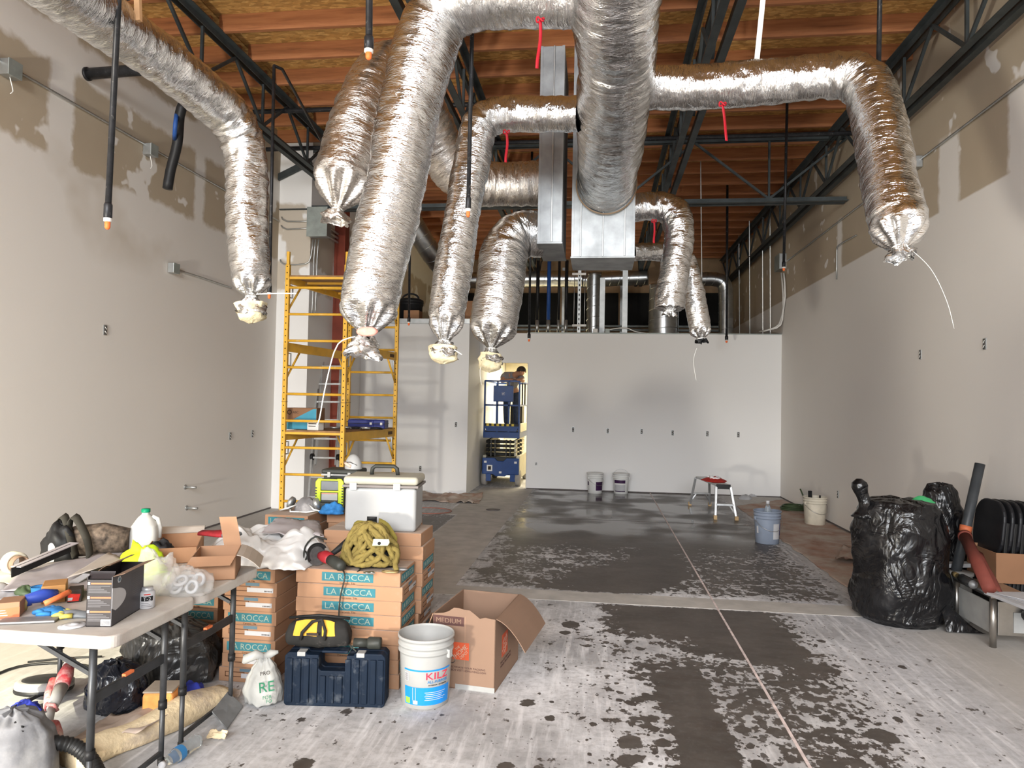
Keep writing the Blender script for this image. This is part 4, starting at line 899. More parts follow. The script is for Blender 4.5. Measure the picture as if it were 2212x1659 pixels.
def wraplabel(t, a0, a1, z0, z1, m_, name='label', s=1, off=.0012, n=14):
    rz = lambda z: (.130+(.143-.130)*(z/.275))*s+off
    mb = MB().grid(lambda u, v: Vector((math.cos(a0+(a1-a0)*u)*rz(z0+(z1-z0)*v), math.sin(a0+(a1-a0)*u)*rz(z0+(z1-z0)*v), (z0+(z1-z0)*v)*s)), n, 3)
    return mb.build(name, m_, t, smooth=True)
q = PZ(1285, 1065); t = bucket(q, 'left white paint bucket with purple label against the back wall', 'bucket_white_lightened', bail_up=0, handle_ang=.6, lid=True)
wraplabel(t, -1.45, -.25, .06, .22, 'purple_label'); wraplabel(t, -2.9, -2.5, .15, .22, 'purple_label')
q = PZ(1341, 1066); t = bucket(q, 'right white paint bucket with raised handle against the back wall', 'bucket_white_lightened', bail_up=1, lid=True)
wraplabel(t, -2.6, -1.0, .20, .26, 'purple_label'); wraplabel(t, -2.5, -1.0, .06, .17, 'label_white'); wraplabel(t, -2.5, -1.0, .045, .06, 'purple_label')
q = PZ(1657, 1172); t = bucket(q, 'blue grey bucket with a bottle in it beside the step platform', 'bucket_blue', 1.06, bail_up=0, handle_ang=.25)
wraplabel(t, -1.30, -.62, .06, .235, 'label_white', s=1.06); wraplabel(t, -.60, -.40, .10, .235, 'blue_case', s=1.06); wraplabel(t, -2.75, -2.55, .12, .20, 'label_white', s=1.06)
mat('clear_pet', (.85, .90, .92), .08, var=.02, trans=.92, ior=1.25)
bt = thing('water_bottle', q+Vector((.0, -.02, .11)), 'clear bottle standing upright in the blue grey bucket', 'bottle', 'clear bottles')
MB().lathe([(.04, 0), (.044, .01), (.044, .26), (.040, .30), (.018, .36), (.0165, .37)], (0, 0, 0), 20).build('body', 'clear_pet', bt, smooth=True); MB().lathe([(.022, .365), (.022, .40), (.019, .405), (0, .405)], (0, 0, 0), 16).build('cap', 'label_white', bt, smooth=True)
q = PZ(1760, 1132); t = bucket(q, 'cream bucket holding tools by the right wall', 'bucket_cream', 1.05, handle_ang=.3)
for i, (dx, dy, h_, r_, m_, l) in enumerate(((-.055, 0, .47, .028, 'black', 'black tool handle sticking out of the cream bucket'), (.06, .02, .41, .012, 'black', 'thin dark tool shaft in the cream bucket'))):
    one('hand_tool', MB().cyl(q+Vector((dx, dy, .02)), q+Vector((dx*1.25, dy, h_)), r_, n=10), m_, l, 'tool', smooth=True)
mat('green_hose', (.05, .075, .035), .5, var=.2)
hq = PZ(1716, 1103); hp = []
for k in range(90): a = k*.27; r_ = .16+.02*math.sin(k*.61); hp.append(hq+Vector((math.cos(a)*r_*1.2, math.sin(a)*r_, .012+.0009*k)))
hp += [hq+Vector((.18, .05, .14)), hq+Vector((.15, .1, .26)), hq+Vector((.12, .12, .34))]
one('coiled_hose', MB().tube(hp, .012, 6), 'green_hose', 'dark green hose coiled on floor left of the cream bucket', 'hose', smooth=True)
# ------------------------------------------------------------------ step platform with vest
sp_ = thing('step_platform', PZ(1540, 1110), 'aluminium step platform standing before the back wall', 'step stool', world=True)
fF = [PZ(1545, 1122), PZ(1591, 1124)]; fB = [PZ(1490, 1092), PZ(1533, 1093)]
H_ = .47
def lean(a, b, f_): return a.lerp(b, f_)
tF = [lean(fF[0], fF[1], .16)+Vector((-.02, .12, H_)), lean(fF[0], fF[1], .84)+Vector((-.02, .12, H_))]; tB = [lean(fB[0], fB[1], .16)+Vector((.02, -.12, H_)), lean(fB[0], fB[1], .84)+Vector((.02, -.12, H_))]
for a, b in zip(fF+fB, tF+tB):
    lg = MB().beam(a, b, .035, .045, (0, 1, 0)).build('leg', 'aluminium', sp_, bev=.004); MB().box(a+Vector((0, 0, .03)), (.05, .06, .06)).build('rubber_foot', mat('foot_tan', (.55, .38, .20), .7), lg, bev=.005)
for (a, b), (c, d) in ((fF, tF), (fB, tB)):
    MB().beam(a.lerp(c, .45), b.lerp(d, .45), .05, .03).build('step', 'aluminium', sp_, bev=.003)
    for p0, p1 in ((a.lerp(c, .18), a.lerp(c, .45).lerp(b.lerp(d, .45), .25)), (b.lerp(d, .18), b.lerp(d, .45).lerp(a.lerp(c, .45), .25))): MB().beam(p0, p1, .012, .02).build('brace', 'aluminium', sp_)
mb = MB(); e = Vector((0, 0, .03)); mb.add([tF[0], tF[1], tB[1], tB[0], tF[0]+e, tF[1]+e, tB[1]+e, tB[0]+e], [(3, 2, 1, 0), (4, 5, 6, 7), (0, 1, 5, 4), (1, 2, 6, 5), (2, 3, 7, 6), (3, 0, 4, 7)]); mb.build('top', 'aluminium', sp_, bev=.004)
MB().beam(tF[0]+Vector((0, -.01, .0)), tF[1]+Vector((0, -.01, 0)), .03, .07).build('end_bar', 'black', sp_, bev=.004)
mat('vest_red', (.45, .022, .014), .75, var=.15, vs=30); mat('reflective', (.75, .75, .75), .5)
vc = tF[0].lerp(tB[1], .36)+Vector((.02, .05, .035))
def vf(u, v):
    a = u*6.283; r_ = v*.19*(1+.2*noise.noise(Vector((math.cos(a)*2, math.sin(a)*2, 1))))
    return vc+Vector((math.cos(a)*r_, math.sin(a)*r_*1.5, .055*(1-v*v)+.025*noise.noise(Vector((math.cos(a)*v*5, math.sin(a)*v*5, 4)))*(1-v)+.002))
vt = thing('safety_vest', vc, 'folded red vest with white stripes on the step platform', 'vest', world=True)
MB().grid(vf, 26, 9, True).build('fabric', 'vest_red', vt, smooth=True)
for a0, a1 in ((.1, 2.6), (3.4, 5.6)): MB().tube([vf(1-(a0+(a1-a0)*k/10)/6.283, .45)+Vector((0, 0, .006)) for k in range(11)], [.014]*11, 5).build('reflective_stripe', 'reflective', vt, smooth=True)
# small litter by the back corner
for i, (x, y, s) in enumerate(((1610, 1078, .12), (1625, 1072, .08))):
    q = PZ(x, y); mb = MB().grid(lambda u, v: q+Vector((math.cos(u*6.283)*s*math.sin(v*1.57)*(1+.4*noise.noise(Vector((u*6, v*3, i)))), math.sin(u*6.283)*s*math.sin(v*1.57), s*.6*math.cos(v*1.57)*(1+.5*noise.noise(Vector((u*9, v*4, i+3)))))), 16, 7, True)
    one('plastic_scrap', mb, 'label_white', '%s crumpled white plastic by the back right corner' % ('larger' if i == 0 else 'smaller'), 'scrap', 'crumpled plastic scraps', smooth=True)
# ------------------------------------------------------------------ red floor paper
mat('rosin', (.32, .175, .125), .9, var=.22, vs=4, dust=(.44, .385, .33), dscale=2.2, dlo=.34, dhi=.62)
def paper(name, corners, label, amp=.012, nu=26, nv=40, z=.004, m_='rosin', jag=.03, seed=0):
    a, b, c, d = [Vector((*q[:2], 0)) for q in corners]
    def f_(u, v):
        p = a.lerp(b, u).lerp(d.lerp(c, u), v)
        if u in (0, 1) or v in (0, 1): p += Vector((jag*noise.noise(p*5+Vector((seed, 0, 0))), jag*noise.noise(p*5+Vector((0, seed, 3))), 0))
        n_ = noise.noise(p*3+Vector((0, 0, seed)))*.6+abs(noise.noise(p*7+Vector((0, 0, seed+5))))*.7
        return p+Vector((0, 0, z+amp*max(0, n_)))
    return one(name, MB().sheet(f_, nu, nv, .0015), m_, label, 'paper', 'floor protection paper', smooth=True)
paper('floor_paper', ((2.30, 6.2), (3.34, 6.0), (3.34, 13.1), (2.30, 12.0)), 'long strip of reddish floor paper along the right wall', .007, 30, 120)
paper('floor_paper', ((-3.6, 11.25), (-1.9, 11.15), (-2.0, 12.2), (-3.6, 12.2)), 'crumpled reddish paper heaped before the left partition', .10, 50, 36, seed=4)
paper('floor_paper', (PZ(1803, 1218), PZ(1870, 1222), PZ(1862, 1186), PZ(1822, 1186)), 'torn red paper flap curling beside the big black bag', .10, 16, 14, z=.02, seed=8)
one('wire_ring', MB().tube([PZ(925, 1105)+Vector((.35*math.cos(a), .28*math.sin(a), .015)) for a in [k*2*math.pi/30 for k in range(30)]], .008, 6, closed=True), mat('copper_red', (.30, .12, .09), .5), 'loop of reddish hose on floor before the left partition', 'hose', smooth=True)
one('dark_disc', MB().lathe([(.10, 0), (.11, .01), (.06, .018), (0, .02)], PZ(1065, 1102), 20), 'joint_dark', 'flat dark disc lying on the floor before the lift', 'disc', smooth=True)
# ------------------------------------------------------------------ right side: bags, chairs, steel stand, carton
def bagmat(name, col, rough):
    M, t, b = nt(name); v = coords(t, 'Object', (1, 1, .7))
    a = nz(t, v, 2.6, 2, .5, 2.2); c = nz(t, v, 6, 3, .5, 1.6)
    h = mth(t, 'ADD', mth(t, 'ABSOLUTE', mth(t, 'SUBTRACT', a, .5)), mth(t, 'MULTIPLY', mth(t, 'ABSOLUTE', mth(t, 'SUBTRACT', c, .5)), .5))
    bump(t, b, h, .6, .10); b.inputs['Roughness'].default_value = rough
    ln(t, mix(t, ramp(t, nz(t, v, 6, 5), [(.55, 0), (.75, .35)]), col, (.07, .068, .07)), b.inputs['Base Color'])
bagmat('black_bag', (.005, .005, .006), .27)
def bag(name, c, prof, label, seed, sx=1, sy=1, n=72, neck=None, amp=.05, m_='black_bag', cat='bag', group=None, lean_=(0, 0), build=True):
    zs = [z for r, z in prof]; H = max(zs)
    rings = 46
    def pr(v):
        z = v*(len(prof)-1); i = min(int(z), len(prof)-2); f_ = z-i; f2 = f_*f_*(3-2*f_)
        return prof[i][0]+(prof[i+1][0]-prof[i][0])*f2, prof[i][1]+(prof[i+1][1]-prof[i][1])*f_
    def fn(u, v):
        a = u*6.28318; r, z = pr(v); d = Vector((math.cos(a), math.sin(a), z*2.2))
        k = 1+amp*4*noise.noise(d*1.6+Vector((seed, 0, 0)))*.6+amp*1.6*(abs(noise.noise(d*4.5+Vector((0, seed, 0))))-.25)+amp*.6*noise.noise(d*11+Vector((0, 0, seed)))
        zz_ = z+.02*noise.noise(d*3+Vector((seed, 5, 0)))*(1 if .03 < v else 0)
        return Vector((math.cos(a)*r*k*sx+lean_[0]*z, math.sin(a)*r*k*sy+lean_[1]*z, max(zz_, 0)))
    mb = MB().grid(fn, n, rings, True)
    mb.f.append(tuple(range(n))[::-1]); mb.f.append(tuple((rings-1)*n+k for k in range(n)))
    return mb
tb = thing('trash_bag', PZ(1945, 1338), 'big upright black trash bag, foremost on the right', 'bag', 'black trash bags')
bag('b', None, [(.30, 0), (.36, .05), (.37, .22), (.35, .45), (.345, .68), (.31, .86), (.27, .93), (.16, .95), (.02, .945)], '', 3.1, .98, .85, amp=.055).build('sack', 'black_bag', tb, smooth=True)
def nf(k): return Vector((-.26-.06*k+.01*math.sin(k*6), -.02, .80+.30*k))
MB().tube([nf(k/10) for k in range(11)], [.12, .095, .075, .058, .048, .045, .047, .055, .062, .055, .02], 16).build('knotted_neck', 'black_bag', tb, smooth=True)
MB().grid(lambda u, v: Vector((.20+.28*u-.04*v, -.30+.06*v, .26*(1-u)*v**.8+.012)), 8, 6).build('loose_corner', 'black_bag', tb, smooth=True)
mat('green_scrap', (.05, .32, .12), .5)
one('green_plastic', MB().grid(lambda u, v: PZ(1945, 1338)+Vector((.06+.18*u, -.05+.1*v, .93+.05*math.sin(u*3.1)*math.sin(v*3.1)+.02*noise.noise(Vector((u*4, v*4, 1))))), 9, 7), 'green_scrap', 'green plastic scrap on top of the big trash bag', 'scrap', smooth=True)
tb = thing('trash_bag', (2.99, 6.42, 0), 'second black trash bag with tall bunched top, behind the big one', 'bag', 'black trash bags')
bag('b', None, [(.20, 0), (.24, .05), (.23, .35), (.21, .60), (.18, .76), (.145, .88), (.13, .95), (.10, 1.01), (.02, 1.03)], '', 8.3, 1, .8, amp=.045, lean_=(-.06, 0)).build('sack', 'black_bag', tb, smooth=True)
mat('chair_black', (.012, .012, .014), .45, var=.2)
ca = PX(2117, 1165, 3.12); ca.z = 0; ca.y = 6.55
def rrect(w_, h_, r_, n=6):
    o = []
    for cx, cy, a0 in ((w_/2-r_, h_-r_, 0), (-w_/2+r_, h_-r_, 90), (-w_/2+r_, r_, 180), (w_/2-r_, r_, 270)):
        o += [(cx+r_*math.cos(R_(a0+90*k/n)), cy+r_*math.sin(R_(a0+90*k/n))) for k in range(n+1)]
    return o
for k in range(5):
    t = thing('folding_chair', (3.045+.045*k, 5.99-.022*k, 0), '%s of five folded black chairs leaning on the right wall' % ('leftmost', 'second from left', 'middle', 'fourth from left', 'rightmost')[k], 'chair', 'folded black chairs', R_(-90))
    tl = fr((0, 0, .0), (1, 0, 0), (0, .10, 1))
    MB().prism([(x, y+.52) for x, y in rrect(.42, .44, .15)], tl, .030).build('backrest', 'chair_black', t, bev=.012); MB().prism([(x, y+.12) for x, y in rrect(.42, .42, .06)], tl, .03).build('seat', 'chair_black', t, bev=.01)
    for s in (-1, 1): MB().beam((s*.215, .0, 0), (s*.20, .085, .80), .022, .022, (0, 1, 0)).build('leg', 'lift_dark', t, bev=.003)
mat('stainless', (.42, .40, .37), .30, .95, var=.2, vs=5); mat('panel_grey', (.33, .33, .32), .6, var=.1)
st = thing('steel_stand', (2.80, 5.35, 0), 'low stainless steel stand at the right edge of frame', 'stand', world=True)
c0 = PZ(2145, 1398); c0.z = 0; sx0, sy0 = c0.x, c0.y; c1 = PZ(2098, 1372); c1.z = 0
sy1 = sy0+.50; sx1 = sx0+.27
for x, y in ((sx0, sy0), (sx0, sy1), (sx1, sy0), (sx1, sy1)): MB().cyl((x, y, 0), (x, y, .345), .022, n=14).build('corner_post', 'stainless', st, smooth=True)
MB().bx(sx0+.0, sx0+.012, sy0+.03, sy1-.03, .085, .30).build('side_panel', 'panel_grey', st, bev=.003); MB().bx(sx0+.03, sx1-.03, sy0-.004, sy0+.010, .085, .32).build('front_panel', 'stainless', st, bev=.003)
MB().bx(sx0+.13, sx0+.25, sy0-.010, sy0-.005, .11, .25).build('notice_plate', 'panel_grey', st); MB().cyl((sx0+.22, sy0-.06, .24), (sx0+.22, sy0-.011, .24), .045, n=16).build('knob', 'black', st, smooth=True)
MB().bx(sx0-.03, sx1, sy0-.03, sy1, .345, .362).build('top_plate', 'stainless', st, bev=.004); MB().bx(sx0-.035, sx0-.005, sy0-.035, sy1, .362, .378).build('raised_edge', 'aluminium', st, bev=.005); MB().bx(sx0-.005, sx1, sy0-.035, sy0-.005, .362, .378).build('raised_edge', 'aluminium', st, bev=.005)
zt = .363
n0 = PZ(2163, 1262, zt); 
def opencarton(name, c, L, Wd, H, rz, label, m_='carton', th=.006, flaps=(), group=None, cat='carton'):
    t = thing(name, c, label, cat, group, rz)
    MB().bx(0, L, 0, Wd, 0, th).build('bottom', m_, t)
    for a in ((0, L, 0, th), (0, L, Wd-th, Wd), (0, th, th, Wd-th), (L-th, L, th, Wd-th)): MB().bx(*a, th, H).build('side', m_, t, bev=.001)
    return t
t = opencarton('carton', Vector((n0.x-.02, n0.y+.03, zt)),    .36, .42, .225, R_(0), 'long open brown carton resting on the steel stand')
for i, (dx, dy, s, m_, l) in enumerate(((.12, .15, .06, 'label_white', 'crumpled white wrapping in the long open carton'), (.22, .28, .06, 'panel_grey', 'grey crumpled wrapping in the long open carton'))):
    q = Vector((n0.x-.02+dx, n0.y+.03+dy, zt+.007)); mb = MB().grid(lambda u, v: q+Vector((math.cos(u*6.283)*s*math.sin(v*1.57)*(1+.4*noise.noise(Vector((u*6, v*3, i)))), 1.6*math.sin(u*6.283)*s*math.sin(v*1.57), .15*math.cos(v*1.57)*(1+.4*noise.noise(Vector((math.cos(u*6.283)*2, math.sin(u*6.283)*2, v*4+i)))))), 18, 8, True)
    one('wrapping', mb, m_, l, 'wrapping', smooth=True)
mat('red_roll', (.17, .042, .030), .75, var=.12)
r0, r1 = P(2137, 1272, 5.22), P(2084, 1158, 5.95); r0.z = max(r0.z, zt+.05)
rl = thing('paper_roll', r0, 'red paper roll leaning across the steel stand', 'roll', world=True)
MB().tube([r0, r1], .043, 20).build('roll', 'red_roll', rl, smooth=True); MB().tube([r1-(r0-r1).normalized()*-.02, r1+(r1-r0).normalized()*.01], .049, 20).build('loose_wrap', 'red_roll', rl, smooth=True)
MB().sheet(lambda u, v: r0.lerp(r1, .05+.75*v)+Vector((.045+.05*u, -.01, -.02-.03*u+.01*math.sin(v*6))), 4, 10, .001).build('loose_flap', 'red_roll', rl, smooth=True)
g0, g1 = P(2086, 1141, 6.0), P(2117, 1002, 6.05)
pp = thing('drain_pipe', g0, 'grey plastic pipe with orange collar leaning upright on the right', 'pipe', world=True)
mat('grey_pvc', (.040, .044, .048), .45, var=.25, vs=6); g2 = g0+(g0-g1).normalized()*.5
MB().tube([g2, g0, g1], .037, 20).build('pipe', 'grey_pvc', pp, smooth=True); MB().tube([g0+(g2-g0).normalized()*.03, g0+(g1-g0).normalized()*.02], .044, 20).build('collar', mat('orange_collar', (.45, .12, .05), .55), pp, smooth=True)
a, b = P(2064, 1236, 5.75), P(2102, 1250, 5.45); a.z = b.z = zt+.036
bo = thing('glass_bottle', a, 'dark glass bottle lying on the steel stand', 'bottle', world=True)
MB().tube([a, a.lerp(b, .3), a.lerp(b, .4), b], [.016, .02, .034, .034], 18).build('body', mat('dark_glass', (.02, .02, .02), .1), bo, smooth=True); MB().tube([a+(a-b).normalized()*.03, a+(b-a).normalized()*.04], .020, 14).build('foil_neck', mat('gold_foil', (.30, .22, .10), .4, .6), bo, smooth=True); MB().lathe([(.034, -.01), (.030, .01), (.015, .028), (0, .033)], b, 18, (b-a).to_track_quat('Z', 'Y').to_matrix()).build('base', 'galv', bo, smooth=True)
one('grey_plank', MB().beam(P(2036, 1220, 6.05), P(2098, 1219, 6.1), .09, .03), mat('pale_plank', (.42, .43, .44), .6), 'pale grey plank laid behind the bottle on the right', 'plank')
one('grey_tub', MB().lathe([(.085, 0), (.09, .02), (.10, .36), (.11, .365), (.11, .385)], (2.84, 5.93, 0), 24), 'panel_grey', 'grey plastic tub tucked between trash bag and steel stand', 'tub', smooth=True)
# leaflets on a board at the very edge
bq = PZ(2190, 1300, .389); one('white_board', MB().box(bq+Vector((.12, .03, 0)), (.34, .42, .02), Matrix.Rotation(R_(8), 3, 'Z')), 'label_white', 'white edged board lying on the stand at the frame edge', 'board', bev=.004)
for k in range(4):
    one('leaflet', MB().box(bq+Vector((.10+.02*k, .06-.02*k, .013+.004*k)), (.22, .30, .003), Matrix.Rotation(R_(10+9*k), 3, 'Z')), 'label_white', ('lowest', 'second', 'third', 'topmost')[k]+' white leaflet on the board at the frame edge', 'leaflet', 'leaflets at the frame edge')
# ------------------------------------------------------------------ tile cartons
mat('tile_carton', (.34, .19, .11), .8, var=.07, vs=2.5, dust=(.36, .27, .20), dscale=4, dlo=.62, dhi=.85)
mat('carton_top', (.42, .33, .27), .85, var=.14, vs=5)
mat('teal_band', (.030, .15, .18), .7, var=.16, vs=10); mat('pale_ink', (.26, .31, .26), .7, var=.1); mat('brown_ink', (.09, .035, .015), .8); mat('slate_ink', (.10, .16, .20), .8)
BL, BW, BH = .63, .32, .0825
def side(t, M, w_, style):
    if style == 'text':
        s = min(.31, w_*.84)
        b = MB().prism([(-s/2, .018), (s/2, .018), (s/2, .068), (-s/2, .068)], M, .0010).build('printed_band', 'teal_band', t)
        text('LA ROCCA', M @ Matrix.Translation((0, .043, .0014)), s*.88, 'pale_ink', t, height=.034, ex=.0004)
        text('Ceramic Tile', M @ Matrix.Translation((.0, .009, .0012)), s*.30, 'brown_ink', t, height=.010, ex=.0004)
    else:
        MB().prism([(.0, .062), (.085, .062), (.085, .079), (.0, .079)], M @ Matrix.Translation((-.03, 0, 0)), .0008).build('printed_tab', 'slate_ink', t)
        for a in (((-.12, .030), (.0, .034)), ((-.12, .056), (.0, .060)), ((-.12, .030), (-.116, .060)), ((-.004, .030), (.0, .060))):
            MB().prism([(a[0][0], a[0][1]), (a[1][0], a[0][1]), (a[1][0], a[1][1]), (a[0][0], a[1][1])], M, .0008).build('printed_frame', 'brown_ink', t)
        lb_ = MB().prism([(-.02, .026), (.14, .026), (.14, .052), (-.02, .052)], M @ Matrix.Translation((0, 0, .0009)), .0008).build('paper_label', 'label_white', t)
        for k in range(7): MB().prism([(.085+k*.007, .030), (.089+k*.007, .030), (.089+k*.007, .038), (.085+k*.007, .038)], M @ Matrix.Translation((0, 0, .0018)), .0004).build('bar', 'ink', lb_)
def tileproto(front, end_l, end_r):
    t = thing('tile_carton', (0, 0, 0), 'x', 'carton', 'stacked cartons of ceramic tile')
    MB().bx(-BL/2, BL/2, -BW/2, BW/2, .0008, BH-.0008).build('body', 'tile_carton', t, bev=.004)
    MB().bx(-BL/2+.004, BL/2-.004, -BW/2+.004, -.002, BH-.0008, BH).build('top_flap', 'carton_top', t); MB().bx(-BL/2+.004, BL/2-.004, .002, BW/2-.004, BH-.0008, BH).build('top_flap', 'carton_top', t)
    if front: side(t, fr((0, -BW/2, 0), (1, 0, 0), (0, 0, 1)), BL, front)
    if end_l: side(t, fr((-BL/2, 0, 0), (0, -1, 0), (0, 0, 1)), BW, end_l)
    if end_r: side(t, fr((BL/2, 0, 0), (0, 1, 0), (0, 0, 1)), BW, end_r)
    return t
PROTO = {}
def tilebox(key, loc, rz, label):
    if key not in PROTO: PROTO[key] = t = tileproto(*key)
    else: t = copy_tree(PROTO[key])
    t.location = loc; t.rotation_euler = (0, 0, rz); t['label'] = label
    return t
T_, L_ = 'text', 'label'
ORD = ('bottom', 'second', 'third', 'fourth', 'fifth', 'sixth', 'seventh', 'eighth', 'ninth', 'tenth')
def stack(cx, cy, n, rz, where, keys, jit=.012, top='topmost'):
    for k in range(n):
        key = keys[n-1-k] if isinstance(keys, list) and n-1-k < len(keys) else (keys[-1] if isinstance(keys, list) else keys)
        nm = top if k == n-1 else ORD[k]
        tilebox(key, (cx+rnd.uniform(-jit, jit), cy+rnd.uniform(-jit, jit)*.5, k*BH), rz+rnd.uniform(-.012, .012), '%s tile carton %sin the %s' % (nm, '' if nm in ('topmost', 'bottom') else 'up ', where))
stack(-1.417, 4.065, 8, 0, 'front stack behind the blue case', [(T_, None, T_), (T_, None, L_), (T_, None, T_), (T_, None, T_), (None, None, T_), (T_, None, L_), (None, None, T_)])
stack(-1.390, 4.405, 10, 0, 'stack under the white cooler', [(None, None, None), (None, None, None), (None, None, T_), (None, None, L_), (None, None, T_), (None, None, L_)])
stack(-2.0, 4.165, 8, R_(90), 'stack at the right end of the far table', [(None, T_, None), (None, L_, None), (None, L_, None), (None, T_, None), (None, L_, None), (None, T_, None), (None, L_, None), (None, L_, None)])
stack(-2.50, 4.42, 7, R_(90), 'leftmost stack behind the black bags', [(None, L_, None), (None, L_, None), (None, T_, None), (None, T_, None), (None, L_, None)])
stack(-2.17, 5.02, 10, R_(90), 'rear stack carrying the respirator', [(None, T_, None), (None, L_, None)])
stack(-1.66, 5.10, 10, 0, 'rear stack carrying the lime radio', [(None, None, None)])
ZS = 8*BH; ZB = 10*BH
# ------------------------------------------------------------------ folding tables
mat('table_plastic', (.52, .49, .45), .5, var=.06, vs=8, dust=(.38, .32, .29), dscale=5, dlo=.50, dhi=.8, bp=.08, bs=150)
mat('table_leg', (.060, .062, .066), .42, .5, var=.25, vs=14); mat('orange_tab', (.75, .18, .06), .5)
def table(cx, cy, L, Wd, label, rz=0):
    t = thing('folding_table', (cx, cy, 0), label, 'table', 'white plastic folding tables', rz)
    pl = [(x, y-Wd/2) for x, y in rrect(L, Wd, .055, 8)]
    MB().prism(pl, Matrix.Translation((0, 0, .690)), .050).build('tabletop', 'table_plastic', t, bev=.008, seg=3)
    for sx in (-1, 1):
        x = sx*(L/2-.12)
        for sy in (-1, 1):
            lg = MB().cyl((x, sy*(Wd/2-.06), .27), (x, sy*(Wd/2-.06), .69), .0145, n=14).build('leg', 'table_leg', t, smooth=True)
            MB().cyl((x, sy*(Wd/2-.06), .01), (x, sy*(Wd/2-.06), .28), .0115, n=12).build('leg_extension', 'table_leg', lg, smooth=True); MB().cyl((x, sy*(Wd/2-.06), .25), (x, sy*(Wd/2-.06), .285), .019, n=14).build('lock_ring', 'black', lg, smooth=True)
            MB().cyl((x, sy*(Wd/2-.06), 0), (x, sy*(Wd/2-.06), .03), .015, n=12).build('foot_cap', 'black', lg, smooth=True)
        cb = MB().beam((x, -Wd/2+.06, .475), (x, Wd/2-.06, .475), .014, .042).build('cross_bar', 'table_leg', t, bev=.003)
        MB().beam((x, -.045, .499), (x, .01, .499), .018, .012).build('release_tab', 'orange_tab', cb, bev=.002)
        MB().beam((x, -Wd/2+.06, .055), (x, Wd/2-.06, .055), .012, .02).build('foot_bar', 'table_leg', t)
        for sy in (-1, 1):
            for o in (0, .014): MB().beam((x-sx*.28, sy*(Wd/2-.075)+o, .685), (x-sx*.01, sy*(Wd/2-.075)+o, .56), .004, .016).build('folding_brace', 'table_leg', t)
    return t
TZ = .741
table(-2.42, 2.715, 1.24, .57, 'near white folding table covered in clutter')
table(-2.42, 3.310, 1.24, .56, 'far white folding table behind the near one')
# ------------------------------------------------------------------ helpers for loose objects
def boxon(name, A, B, Cc, h, label, cat, m_, group=None, bev=.003, body='body'):
    A, B, Cc = Vector(A), Vector(B), Vector(Cc); x = (Cc-A); x.z = 0; lx = x.length; rz = math.atan2(x.y, x.x); ly = (B-A).length
    t = thing(name, A, label, cat, group, rz)
    if m_: MB().bx(0, lx, 0, ly, 0, h).build(body, m_, t, bev=bev)
    return t, lx, ly
def blob(c, rx, ry, h, seed, amp=.3, nu=26, nv=12, fr_=2.2):
    c = Vector(c)
    def f_(u, v):
        a = u*6.28318; s, k = math.sin(v*1.5708), math.cos(v*1.5708)
        d = Vector((math.cos(a)*s, math.sin(a)*s, k)); n_ = 1+amp*noise.noise(d*fr_+Vector((seed, 0, 0)))+amp*.6*(abs(noise.noise(d*fr_*2.6+Vector((0, seed, 0))))-.2)
        return c+Vector((d.x*rx*n_, d.y*ry*n_, max(0, d.z*h*n_)))
    mb = MB().grid(f_, nu, nv, True); mb.f.append(tuple((nv-1)*nu+k for k in range(nu))); return mb
def heap(name, c, rx, ry, h, seed, m_, label, cat, group=None, **kw): return one(name, blob(c, rx, ry, h, seed, **kw), m_, label, cat, group, smooth=True)
# ------------------------------------------------------------------ clutter on the near table
mat('mask_black', (.020, .016, .018), .5, var=.2); mat('mask_grey', (.060, .058, .066), .45, var=.25, vs=4); mat('print_orange', (.62, .16, .07), .6); mat('print_grey', (.10, .095, .10), .6); mat('inner_card', (.20, .13, .09), .8)
A, B, Cc = PZ(240, 1354, TZ), PZ(184, 1342, TZ), PZ(299, 1312, TZ)
t, lx, ly = boxon('respirator_carton', A, B, Cc, .0, 'black carton of dust masks with open flaps, front of the near table', 'carton', None)
ly *= .64; t.rotation_euler[2] -= R_(4)
H2 = .195
MB().bx(0, lx, 0, .003, 0, H2).build('side_panel', 'mask_grey', t); MB().bx(0, .003, .003, ly, 0, H2-.012).build('front_panel', 'mask_black', t); MB().bx(lx-.003, lx, .003, ly, 0, H2).build('back_panel', 'mask_black', t); MB().bx(0, lx, ly-.003, ly, 0, H2).build('far_panel', 'mask_black', t); MB().bx(0, lx, 0, ly, 0, .003).build('bottom', 'mask_black', t)
MB().sheet(lambda u, v: Vector((.01+.02*math.sin(v*2), .003+ly*u, H2-.012+.028*math.sin(v*1.5))) if True else None, 4, 6, .0015).build('flap', 'mask_black', t)
MB().sheet(lambda u, v: Vector((lx*u, -.002-.045*v, H2+.012*v)), 5, 4, .0015).build('flap', 'inner_card', t)
MB().sheet(lambda u, v: Vector((lx*(.25+.75*u), ly*(.98-.55*v), H2+.03*math.sin(v*1.7))), 5, 5, .0015).build('flap', 'inner_card', t)
Ff = fr((0, ly, 0), (0, -1, 0), (0, 0, 1))
for k in range(3):
    z = .165-.055*k
    MB().prism([(.015, z), (ly-.004, z), (ly-.004, z+.006), (.015, z+.006)], Ff, .0007).build('orange_bar', 'print_orange', t); MB().prism([(.003, z-.002), (.012, z-.002), (.012, z+.009), (.003, z+.009)], Ff, .0008).build('number_tag', 'label_white', t)
    for j in range(5):
        w_ = ly*(.92-.12*((j*7+k*3) % 4)); MB().prism([(.006, z-.009-j*.0062), (w_, z-.009-j*.0062), (w_, z-.0055-j*.0062), (.006, z-.0055-j*.0062)], Ff, .0006).build('text_line', 'print_grey', t)
bc = MB().prism([(ly*.58, .003), (ly*.97, .003), (ly*.97, .029), (ly*.58, .029)], Ff, .0009).build('barcode_label', 'label_white', t)
